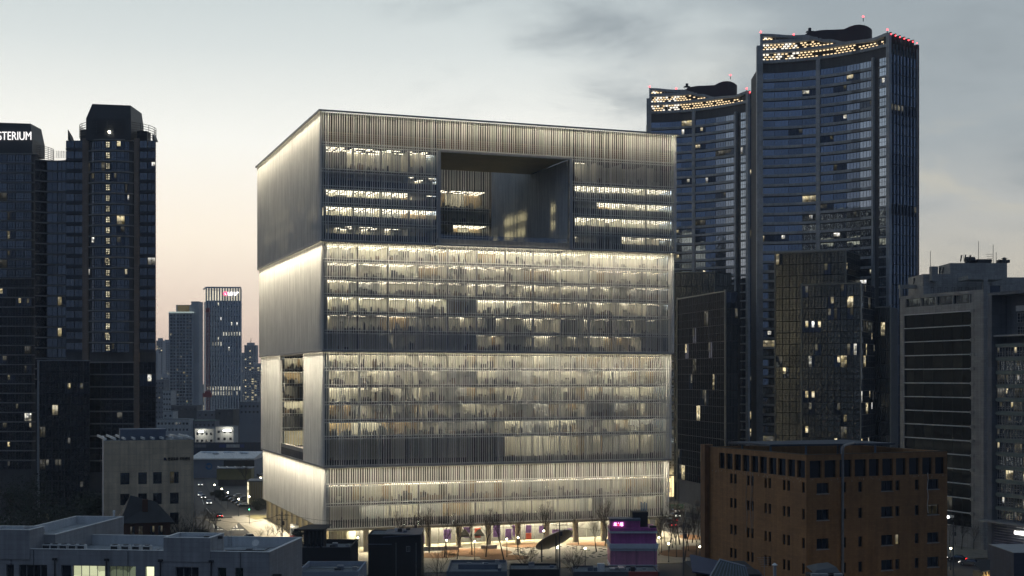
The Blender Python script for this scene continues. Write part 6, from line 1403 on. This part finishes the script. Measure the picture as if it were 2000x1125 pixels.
for od, px in ranked(((505,), (520,), (535,), (550,), (565,))): bare_tree(G(px, 1068), 4, rt.uniform(.7, 1.0), rt.uniform(0, 6), od + ' from the left of the low hedge trees behind the tiled parapet', 'bare hedge by the corner')
for od, px, py in ranked((1842 + 12 * k, 1066 + (k % 2) * 8) for k in range(6)): bare_tree(G(px, py), rt.choice((0, 3)), rt.uniform(.6, .85), rt.uniform(0, 6), od + ' from the left of the bare trees by the grey office', 'bare trees by the grey office')
for od, px, Y in ranked(((18, 262), (52, 268), (92, 262), (130, 266), (165, 262), (196, 250), (225, 246))): bare_tree((XY(px, Y), Y, gz(0, Y)), rt.choice((2, 3)), rt.uniform(1.3, 1.7), rt.uniform(0, 6), od + ' from the left of the tall dark bare trees behind the tiled building', 'bare trees behind the tiled building')
for px, Y, lab in ((345, 246, 'reddish bare tree in front of the civic building windows'), (372, 250, 'bare tree at the right corner of the civic building'), (318, 240, 'bare tree between brick house and civic building')): bare_tree((XY(px, Y), Y, gz(0, Y)), 2, 1.9, rt.uniform(0, 6), lab)
LEAFD = solid('evergreen_leaf', (.022, .032, .018), .8, 0, .4, .4, rand=.2)
def evergreen(px, ytop, Y, rx, label, seed, n=2600, group=None, zbase=None):
    zb = gz(0, Y) if zbase is None else zbase; root = thing('evergreen_tree', label, 'tree', (XY(px, Y), Y, zb), 0, group); h = ZY(ytop, Y) - zb; rnd = random.Random(seed)
    mb = MB(); mb.tube((0, 0, 0), (0, 0, h * .7), h * .022, h * .008, n=6)
    for k in range(6): a = rnd.uniform(0, 6.3); z = h * rnd.uniform(.3, .65); mb.tube((0, 0, z), (math.cos(a) * rx * .7, math.sin(a) * rx * .7, z + h * .15), h * .008, h * .003, n=4)
    mb.build('trunk', BARK, root)
    cl = [(rnd.gauss(0, .42) * rx, rnd.gauss(0, .42) * rx, h * rnd.uniform(.28, .93), rnd.uniform(.22, .42) * rx) for _ in range(16)]; mb = MB()
    for _ in range(n):
        cx, cy_, cz, cr = rnd.choice(cl); d = Vector((rnd.gauss(0, 1), rnd.gauss(0, 1), rnd.gauss(0, 1))).normalized() * cr * rnd.uniform(.5, 1.1); taper = 1 - max(0, (cz / h - .6)) * 1.3
        c = Vector((cx * taper, cy_ * taper, cz)) + d; c.z = min(c.z, h); u = Vector((rnd.gauss(0, 1), rnd.gauss(0, 1), rnd.gauss(0, .6))).normalized() * rnd.uniform(.16, .34); w = u.orthogonal().normalized() * rnd.uniform(.10, .22)
        mb.quad(c - u, c + w, c + u, c - w)
    mb.build('crown', LEAFD, root)
for n, (px, yt, Y, rx, lab) in enumerate(((22, 905, 330, 9, 'broad dark evergreen at the left frame edge'), (62, 925, 320, 7, 'dark evergreen right of the broad one at the left edge'), (105, 955, 318, 8, 'dark evergreen below the near-black annexe'), (150, 962, 312, 7, 'dark evergreen left of the civic building'), (188, 958, 272, 5, 'pointed dark evergreen at the civic building corner'), (228, 968, 270, 4.5, 'dark evergreen leaning on the civic building'), (140, 985, 290, 8, 'low dark evergreen behind the upper roof parapet'), (70, 985, 285, 9, 'low dark evergreen behind the flue'), (200, 990, 262, 6, 'dark evergreen beside the brick house'))): evergreen(px, yt, Y, rx, lab, 100 + n)
for n, (px, yt, rx, Y, lab) in enumerate(((424, 958, 3.2, 500, 'rounded street evergreen under the first parking lamp'), (436, 966, 3.4, 490, 'rounded street evergreen under the second parking lamp'), (446, 974, 3.2, 480, 'rounded street evergreen nearest the crossing'), (505, 975, 3.5, 445, 'clipped evergreen at the pavilion corner'), (395, 1035, 2.6, 345, 'dark evergreen shrub beside the road lamp'), (585, 1035, 2.2, 290, 'dark evergreen shrub behind the tiled building corner'))): evergreen(px, yt, Y, rx, lab, 200 + n, 1400, None, 0.0)

# ------------------------------------------------------------------ lamps
def street_lamp(px, py, label, h=4.5, group=None, energy=120, arm=False, z0=0.0):
    p = G(px, py, h + z0); root = thing('street_lamp', label, 'street lamp', (p.x, p.y, z0), 0, group)
    mb = MB(); mb.tube((0, 0, 0), (0, 0, h - .2), .09, .06, n=6); mb.tube((0, 0, 0), (0, 0, .5), .16, .14, n=6); mb.build('post', DARKM, root)
    mb = MB(); mb.tube((0, 0, h - .25), (0, 0, h - .2), .22, .26, n=10); mb.tube((0, 0, h + .25), (0, 0, h + .33), .3, .1, n=10); cap = mb.build('lamp_cap', DARKM, root)
    mb = MB(); mb.ball((0, 0, h), .2, 8); mb.build('lamp_globe', glow('lamp_globe_light', (1.0, .88, .58), 45), cap)
    ld = bpy.data.lights.new('lamp_light', 'POINT'); ld.energy = energy; ld.color = (1.0, .80, .45); ld.shadow_soft_size = .3; lo = bpy.data.objects.new('lamp_light', ld); COL.objects.link(lo); lo.parent = root; lo.location = (0, 0, h - .45)
for px, py, lab in ((699, 1050, 'lit post lamp between the two black houses'), (872, 1055, 'lit post lamp right of the blue-roofed black house'), (927, 1058, 'lit post lamp by the dark canopy tents'), (990, 1053, 'lit post lamp before the lobby posters'), (1012, 1050, 'lit post lamp at the lobby, right of the posters'), (1062, 1037, 'lit post lamp above the left rim of the tilted disc'), (1089, 1069, 'lit post lamp at the foot of the tilted disc'), (1143, 1071, 'lit post lamp right of the tilted disc'), (1287, 1050, 'lit post lamp touching the right edge of the pink building'), (1367, 1068, 'lit post lamp against the brown building corner'), (1306, 1062, 'lit post lamp among the slim trees')):
    street_lamp(px, py, lab)
for px, py, lab in ((419, 947, 'farthest lit lamp over the street evergreens'), (433, 955, 'middle lit lamp over the street evergreens'), (445, 962, 'nearest lit lamp over the street evergreens'), (466, 975, 'lit lamp over the parked cars'), (509, 933, 'lit lamp at the cube corner above the pavilion'), (487, 970, 'lit lamp on the pavilion corner'), (375, 1017, 'dim warm lamp right of the civic building'), (367, 1033, 'low warm lamp below the civic building'), (623, 1027, 'lit lamp over the black pavilion roof')):
    street_lamp(px, py, lab, 5.5, None, 90)
for px, Y, lab in ((1655, 150, 'street lamp below the brown building front, left one'), (1790, 156, 'street lamp below the brown building front, right one')):
    street_lamp(px, HY + (CAM_H - 6.0 - gz(0, Y)) * F / Y, lab, 6.0, None, 210, False, gz(0, Y))
street_lamp(187, 965, 'small warm lamp beside the civic building flank', 5, None, 60); street_lamp(112, 967, 'small white lamp among the dark evergreens', 5, None, 40); street_lamp(1857, 1071, 'lit lamp beside the brown building, right side', 5, None, 260); street_lamp(1962, 1000, 'lit lamp at the louvred ground floor, far right', 6, None, 160); street_lamp(69, 917, 'tall lit lamp strip at the annexe foot', 8, None, 60)

# ------------------------------------------------------------------ utility poles and wires
def utility_pole(px, ytop, Y, label, arms=2):
    root = thing('utility_pole', label, 'pole', (XY(px, Y), Y, gz(0, Y))); h = ZY(ytop, Y) - gz(0, Y); mb = MB(); mb.tube((0, 0, 0), (0, 0, h), .17, .11, n=8); mb.build('post', CONCD, root)
    for k in range(arms):
        z = h - .9 - k * 1.0; mb = MB(); mb.box(-1.5 + .3 * k, 1.5 - .3 * k, -.06, .06, z, z + .1); arm = mb.build('crossarm', DARKM, root)
        for x in (-1.3, -.7, .7, 1.3): mb = MB(); mb.tube((x * (1 - .2 * k), 0, z + .1), (x * (1 - .2 * k), 0, z + .35), .06, n=6); mb.build('insulator', DARKM, arm)
    mb = MB(); mb.tube((.35, -.2, h - 3.0), (.35, -.2, h - 2.1), .24, n=8); mb.build('transformer', DARKM, root)
    return Vector((XY(px, Y), Y, gz(0, Y) + h - .5))
pa = utility_pole(551, 999, 300, 'utility pole with crossarms in front of the cube colonnade'); pb = utility_pole(810, 1006, 285, 'utility pole behind the blue-roofed black house'); pc = utility_pole(1093, 1018, 280, 'utility pole in front of the tilted disc'); pd = utility_pole(1335, 1020, 250, 'utility pole left of the brown building'); pe = utility_pole(1862, 1020, 300, 'utility pole right of the brown building', 1); pf = utility_pole(420, 1010, 330, 'slim utility pole at the crossing', 1)
for a, b, lab in ((pa, pb, 'overhead wire crossing the cube front at left'), (pb, pc, 'overhead wire from the middle pole to the disc pole'), (pc, pd, 'overhead wire from the disc pole to the pole by the brown building'), (pf, pa, 'overhead wire from the crossing to the left pole')):
    mb = MB(); n = 14; mid = (a + b) / 2
    for i in range(n):
        q = lambda t: a.lerp(b, t) - Vector((0, 0, 4 * t * (1 - t) * 1.4)) - a
        mb.tube(q(i / n), q((i + 1) / n), .035, n=4, cap=False)
    mb.build('overhead_wire', BLACK, None, False, a, label=lab, category='wire')

# ------------------------------------------------------------------ tilted disc sculpture, tents, benches
def disc():
    c = P(1083, 1054, 322); root = thing('disc_sculpture', 'huge tilted metal disc with a bright rim standing on the plaza', 'sculpture', (c.x, c.y, 0)); zc = c.z
    e1 = Vector((math.cos(R(27)), -.10, math.sin(R(27)))).normalized(); e2 = Vector((-.10, .85, -.50)); e2 = (e2 - e1 * e2.dot(e1)).normalized(); n = e1.cross(e2); r = 4.7; mb = MB(); N = 48
    met = solid('burnished_metal', (.30, .25, .17), .28, .85, .2, .4); P_ = lambda t, rr, o: Vector((0, 0, zc)) + e1 * math.cos(t) * rr + e2 * math.sin(t) * rr * .92 + n * o
    for i in range(N):
        t0, t1 = 2 * math.pi * i / N, 2 * math.pi * (i + 1) / N
        for o, (ra, rb) in ((0, (.0, 1)),):
            for k in range(4): a, b = r * k / 4, r * (k + 1) / 4; za, zb = -.8 * (1 - (k / 4) ** 2), -.8 * (1 - ((k + 1) / 4) ** 2); mb.quad(P_(t0, a, za), P_(t0, b, zb), P_(t1, b, zb), P_(t1, a, za))
    dish = mb.build('dish', met, root, True)
    mb = MB()
    for i in range(N): mb.tube(P_(2 * math.pi * i / N, r, 0), P_(2 * math.pi * (i + 1) / N, r, 0), .14, n=6, cap=False)
    mb.build('rim', solid('polished_rim', (.80, .78, .72), .25, .6), dish, True)
    for t in (math.pi * .93, math.pi * 1.25, math.pi * 1.6): p = P_(t, r * .85, -.4); mb = MB(); mb.tube((p.x, p.y, 0), p, .16, n=8); mb.build('support', DARKM, root)
disc()
def tents():
    tm = solid('dark_canvas', (.03, .032, .04), .8, 0, .2, 1)
    for px, py, lab in ((908, 1064, 'dark canopy tent before the lobby, left one'), (936, 1062, 'dark canopy tent before the lobby, right one')):
        p = G(px, py, 0); root = thing('canopy_tent', lab, 'tent', (p.x, p.y, .13)); mb = MB(); s = 1.9
        for k in range(4): a, b = R(45 + 90 * k), R(135 + 90 * k); q = lambda t: Vector((math.cos(t) * s, math.sin(t) * s, 2.5)); mb.poly([q(a), q(b), (0, 0, 4.1)]); mb.poly([q(a) - Vector((0, 0, .4)), q(b) - Vector((0, 0, .4)), q(b), q(a)])
        mb.build('canopy', tm, root)
        for k in range(4): a = R(45 + 90 * k); mb = MB(); mb.tube((math.cos(a) * s, math.sin(a) * s, 0), (math.cos(a) * s, math.sin(a) * s, 2.5), .05, n=5); mb.build('leg', ALUD, root)
    for px, py, wdt, lab in ((860, 1075, 9, 'long pale stone planter wall left on the plaza'), (955, 1072, 4, 'short pale stone seat wall by the bark bed')):
        p = G(px, py, .13); o = MB(); o.box(-wdt / 2, wdt / 2, -.5, .5, 0, .9); root = thing('seat_wall', lab, 'planter', (p.x, p.y, .13), R(12)); o.build('base', CONC, root); o = MB(); o.box(-wdt / 2 - .05, wdt / 2 + .05, -.56, .56, .901, 1.0); o.build('coping', MATS['pale_path'], root)
tents()

# ------------------------------------------------------------------ white striding figure
def statue():
    p = G(1340, 969, 0); root = thing('statue', 'tall white striding figure statue beside the perforated shop front', 'statue', (p.x, p.y, 0)); s = 7.0 / 1.8
    J = [(0, 0, 1.0, .15), (0, 0, 1.22, .16), (0, 0, 1.42, .18), (0, 0, 1.55, .075), (0, 0, 1.68, .13), (0, -.01, 1.80, .10), (-.10, 0, .92, .11), (-.22, -.05, .5, .075), (-.36, -.02, .08, .05), (-.46, -.10, .03, .045), (.10, 0, .92, .11), (.16, .02, .5, .075), (.20, .05, .08, .05), (.26, -.05, .03, .045), (-.20, 0, 1.42, .07), (-.27, .03, 1.15, .055), (-.22, -.12, .95, .045), (.20, 0, 1.42, .07), (.27, -.02, 1.15, .055), (.24, -.14, .95, .045)]
    E = [(0, 1), (1, 2), (2, 3), (3, 4), (4, 5), (0, 6), (6, 7), (7, 8), (8, 9), (0, 10), (10, 11), (11, 12), (12, 13), (2, 14), (14, 15), (15, 16), (2, 17), (17, 18), (18, 19)]
    me = bpy.data.meshes.new('figure'); me.from_pydata([(a * s, b * s, c * s) for a, b, c, r in J], E, []); o = bpy.data.objects.new('figure', me); COL.objects.link(o)
    sk = o.modifiers.new('skin', 'SKIN'); sv = me.skin_vertices[0].data
    for i, (a, b, c, r) in enumerate(J): sv[i].radius = (r * s, r * s * .8)
    sv[0].use_root = True; sb = o.modifiers.new('sub', 'SUBSURF'); sb.levels = 2; sb.render_levels = 2
    bpy.context.view_layer.update(); m2 = bpy.data.meshes.new_from_object(o.evaluated_get(bpy.context.evaluated_depsgraph_get())); bpy.data.objects.remove(o)
    m2.materials.clear(); m2.materials.append(solid('statue_white', (.78, .78, .74), .5, 0, .05, .5)); m2.polygons.foreach_set('use_smooth', [True] * len(m2.polygons)); put('body', m2, root, (0, 0, .55))
    mb = MB(); mb.box(-2.6, 1.8, -1.2, 1.2, 0, .7); mb.build('plinth', CONC, root)
    ld = bpy.data.lights.new('statue_spot', 'POINT'); ld.energy = 500; ld.color = (1, .95, .85); ld.shadow_soft_size = .4; lo = bpy.data.objects.new('statue_spot', ld); COL.objects.link(lo); lo.parent = root; lo.location = (1.5, -5, 1.2)
statue()

# ------------------------------------------------------------------ cars
def car_proto(paint, lit=True):
    root = bpy.data.objects.new('car', None); COL.objects.link(root)
    prof = [(-2.2, .35), (-2.25, .75), (-2.05, .95), (-1.45, 1.02), (1.0, .98), (2.0, .82), (2.25, .6), (2.2, .35)]; mb = MB(); n = len(prof)
    for s in (-1, 1): mb.poly([(x, s * .88, z) for x, z in (prof if s < 0 else prof[::-1])])
    for i in range(n): (x0, z0), (x1, z1) = prof[i], prof[(i + 1) % n]; mb.quad((x0, .88, z0), (x0, -.88, z0), (x1, -.88, z1), (x1, .88, z1))
    mb.build('body', paint, root)
    cab = [(-1.75, .98), (-1.25, 1.42), (.25, 1.46), (1.05, .97)]; mb = MB()
    for s in (-1, 1): mb.poly([(x, s * (.82 if z < 1.2 else .68), z) for x, z in (cab if s < 0 else cab[::-1])])
    for i in range(3): (x0, z0), (x1, z1) = cab[i], cab[i + 1]; y0, y1 = (.82 if z0 < 1.2 else .68), (.82 if z1 < 1.2 else .68); mb.quad((x0, y0, z0), (x0, -y0, z0), (x1, -y1, z1), (x1, y1, z1))
    mb.build('cabin_glass', DGLASS, root)
    mb = MB(); mb.box(-1.2, .22, -.66, .66, 1.43, 1.49); mb.build('roof', paint, root)
    for x in (-1.4, 1.4):
        for y in (-.8, .8): mb = MB(); mb.tube((x, y - .1, .33), (x, y + .1, .33), .33, n=12); wh = mb.build('wheel', BLACK, root); mb = MB(); mb.tube((x, y - .105, .33), (x, y + .105, .33), .18, n=8); mb.build('rim', ALUD, wh)
    for y in (-.65, .65):
        mb = MB(); mb.box(2.18, 2.27, y - .2, y + .2, .6, .76); mb.build('headlight', glow('headlight_white', (1, .95, .85), 4) if lit else ALUD, root)
        mb = MB(); mb.box(-2.28, -2.2, y - .2, y + .2, .68, .84); mb.build('tail_light', glow('tail_red', (1, .03, .03), 4) if lit else solid('tail_lens', (.22, .01, .01), .3), root)
    return root
PAINTS = {'white': solid('car_white', (.75, .75, .74), .3, 0, .03), 'silver': solid('car_silver', (.40, .41, .43), .3, .4, .03), 'black': solid('car_black', (.02, .02, .022), .25, 0, .05), 'grey': solid('car_grey', (.12, .125, .13), .3, .3, .05)}
PROTO = {k: car_proto(m) for k, m in PAINTS.items()}; used = set(); PROTO.update({'parked ' + k: car_proto(m, False) for k, m in PAINTS.items()})
def car(colour, loc, rz, label, group):
    if colour in used: copy_tree(PROTO[colour], loc, rz, label=label, category='car', group=group)
    else:
        used.add(colour); r = PROTO[colour]; r.location = loc; r.rotation_euler = (0, 0, rz); r['label'] = label; r['category'] = 'car'; r['group'] = group
lr = R(105)
for colour, px, py, rz, lab in (('white', 408, 985, lr + R(180), 'white car nearest the crossing on the left street'), ('grey', 397, 974, lr + R(180), 'grey car behind the white car on the left street'), ('silver', 391, 969, lr + R(180), 'silver car second in the queue on the left street'), ('silver', 391, 949, lr + R(180), 'silver car halfway up the left street'), ('white', 402, 928, lr, 'white car farthest up the left street'), ('black', 428, 1011, lr + .06, 'black car with red tail lights entering the left street'), ('grey', 487, 1053, R(118), 'grey car with red tail lights turning beside the tiled building')):
    car(colour, G(px, py, .02), rz, lab, 'cars on the left street')
for k, (px, py) in enumerate(((452, 975), (458, 979), (464, 983), (468, 972), (471, 987), (477, 991), (479, 977), (506, 928), (500, 931))):
    car('parked ' + ('black', 'grey', 'black', 'silver', 'grey', 'black', 'silver', 'white', 'grey')[k], G(px, py, .10), R(20), (ORD[k] + ' from the left of the ' + 'cars parked between street evergreens and pavilion') if k < 7 else ('white car parked near the cube corner lamp' if k == 7 else 'grey car parked near the cube corner lamp'), 'parked cars')
for k, (u, v, dirn, c) in enumerate(((110, 60, 1, 'black'), (110, 28, 1, 'grey'), (116.5, 78, 1, 'silver'), (116.5, 40, 1, 'black'), (123.5, 52, -1, 'white'), (123.5, 20, -1, 'silver'), (130.5, 66, -1, 'grey'), (130.5, 90, -1, 'black'), (123.5, 96, -1, 'white'))):
    car(c, ml(u, v, .02), GRID + R(90) * dirn, '%s car %s, on the street right of the cube' % (c, ['showing tail lights, inner lane, farther', 'showing tail lights, inner lane, nearer', 'showing tail lights, second lane', 'showing tail lights, second lane, nearer', 'with headlights on, middle of three', 'with headlights on, nearest', 'with headlights on, outer lane', 'with headlights on, outer lane, farther', 'with headlights on, farthest'][k]), 'cars on the street right of the cube')
for k, (px, py, c) in enumerate(((1868, 1096, 'black'), (1893, 1104, 'grey'))): car(c, G(px, py, .02), R(150), ('black' if k == 0 else 'grey') + ' car passing right of the brown building, tail lights lit', 'cars right of the brown building')

# ------------------------------------------------------------------ road signs and signals
def road_sign():
    p = G(1325, 1015, 0); root = thing('road_sign', 'green overhead road sign on a post right of the cube', 'road sign', (p.x, p.y, 0)); z = ZY(990, p.y); gm = solid('sign_green', (.02, .16, .09), .5, 0, .05)
    mb = MB(); mb.tube((2.2, 0, 0), (2.2, 0, z + .9), .12, n=6); mb.tube((2.2, 0, z + .7), (-3, 0, z + .7), .07, n=5); mb.build('post', ALUD, root)
    for x in (-3.0, -.6): mb = MB(); mb.box(x, x + 2.2, -.1, -.04, z - .6, z + .8); mb.build('panel', gm, root); mb = MB(); mb.box(x + .2, x + 1.9, -.12, -.101, z + .2, z + .3); mb.box(x + .5, x + 1.2, -.12, -.101, z - .2, z - .1); mb.build('panel_mark', WHITE, root)
road_sign()
def signal(px, py, h, label, col):
    p = G(px, py, h); root = thing('traffic_signal', label, 'traffic light', (p.x, p.y, 0)); mb = MB(); mb.tube((0, .2, 0), (0, .2, h + .6), .1, n=6); mb.build('post', ALUD, root); mb = MB(); mb.box(-.55, .55, -.15, .15, h - .25, h + .25); mb.build('housing', DARKM, root)
    for k, x in enumerate((-.36, 0, .36)): mb = MB(); mb.tube((x, -.16, h), (x, -.2, h), .15, n=10); mb.build('lens', glow('signal_' + col, {'green': (.1, 1, .45), 'red': (1, .08, .05)}[col], 10) if k == 1 else BLACK, root)
signal(487, 995, 4.5, 'green traffic signal at the cube corner crossing', 'green'); signal(1955, 1088, 5, 'green traffic signal in front of the louvred ground floor', 'green'); signal(1972, 1086, 5, 'green traffic signal right of its twin by the louvred ground floor', 'green')
def kiosk():
    p = G(575, 1048, 0); root = thing('bus', 'white bus with a red skirt stopped by the cube colonnade', 'bus', (p.x, p.y, .02), R(100)); wm = PAINTS['white']
    mb = MB(); mb.hexa([(-4.5, -1.2, .4), (4.5, -1.2, .4), (4.5, 1.2, .4), (-4.5, 1.2, .4), (-4.4, -1.15, 3.0), (4.3, -1.15, 3.0), (4.3, 1.15, 3.0), (-4.4, 1.15, 3.0)]); mb.build('body', wm, root)
    mb = MB(); mb.box(-4.52, 4.52, -1.22, 1.22, .42, .85); mb.build('skirt', solid('bus_red', (.4, .06, .05), .4), root)
    for k in range(6):
        for s in (-1, 1): mb = MB(); y = s * 1.2; mb.box(-4 + k * 1.4, -2.8 + k * 1.4, min(y, y + .04 * s), max(y, y + .04 * s), 1.5, 2.6); mb.build('window', DGLASS, root)
    mb = MB(); mb.box(-4.53, -4.40, -1, 1, 1.4, 2.7); mb.build('rear_window', DGLASS, root)
    for x in (-2.8, 2.8):
        for y in (-1.1, 1.1): mb = MB(); mb.tube((x, y - .12, .5), (x, y + .12, .5), .5, n=12); mb.build('wheel', BLACK, root)
kiosk()

# ------------------------------------------------------------------ evening haze
def haze():
    m = bpy.data.materials.new('evening_haze'); m.use_nodes = True; nt = m.node_tree; nt.nodes.clear()
    o = nt.nodes.new('ShaderNodeOutputMaterial'); v = nt.nodes.new('ShaderNodeVolumePrincipled'); nt.links.new(v.outputs[0], o.inputs['Volume'])
    v.inputs['Color'].default_value = (.80, .88, 1.0, 1); v.inputs['Density'].default_value = .00015; v.inputs['Anisotropy'].default_value = .2
    try: m.cycles.homogeneous_volume = True
    except Exception: pass
    mb = MB(); mb.box(-1500, 1500, -60, 2400, -1.5, 178); mb.build('haze', m, None, kind='stuff', label='thin bluish evening haze over the whole district')
haze()
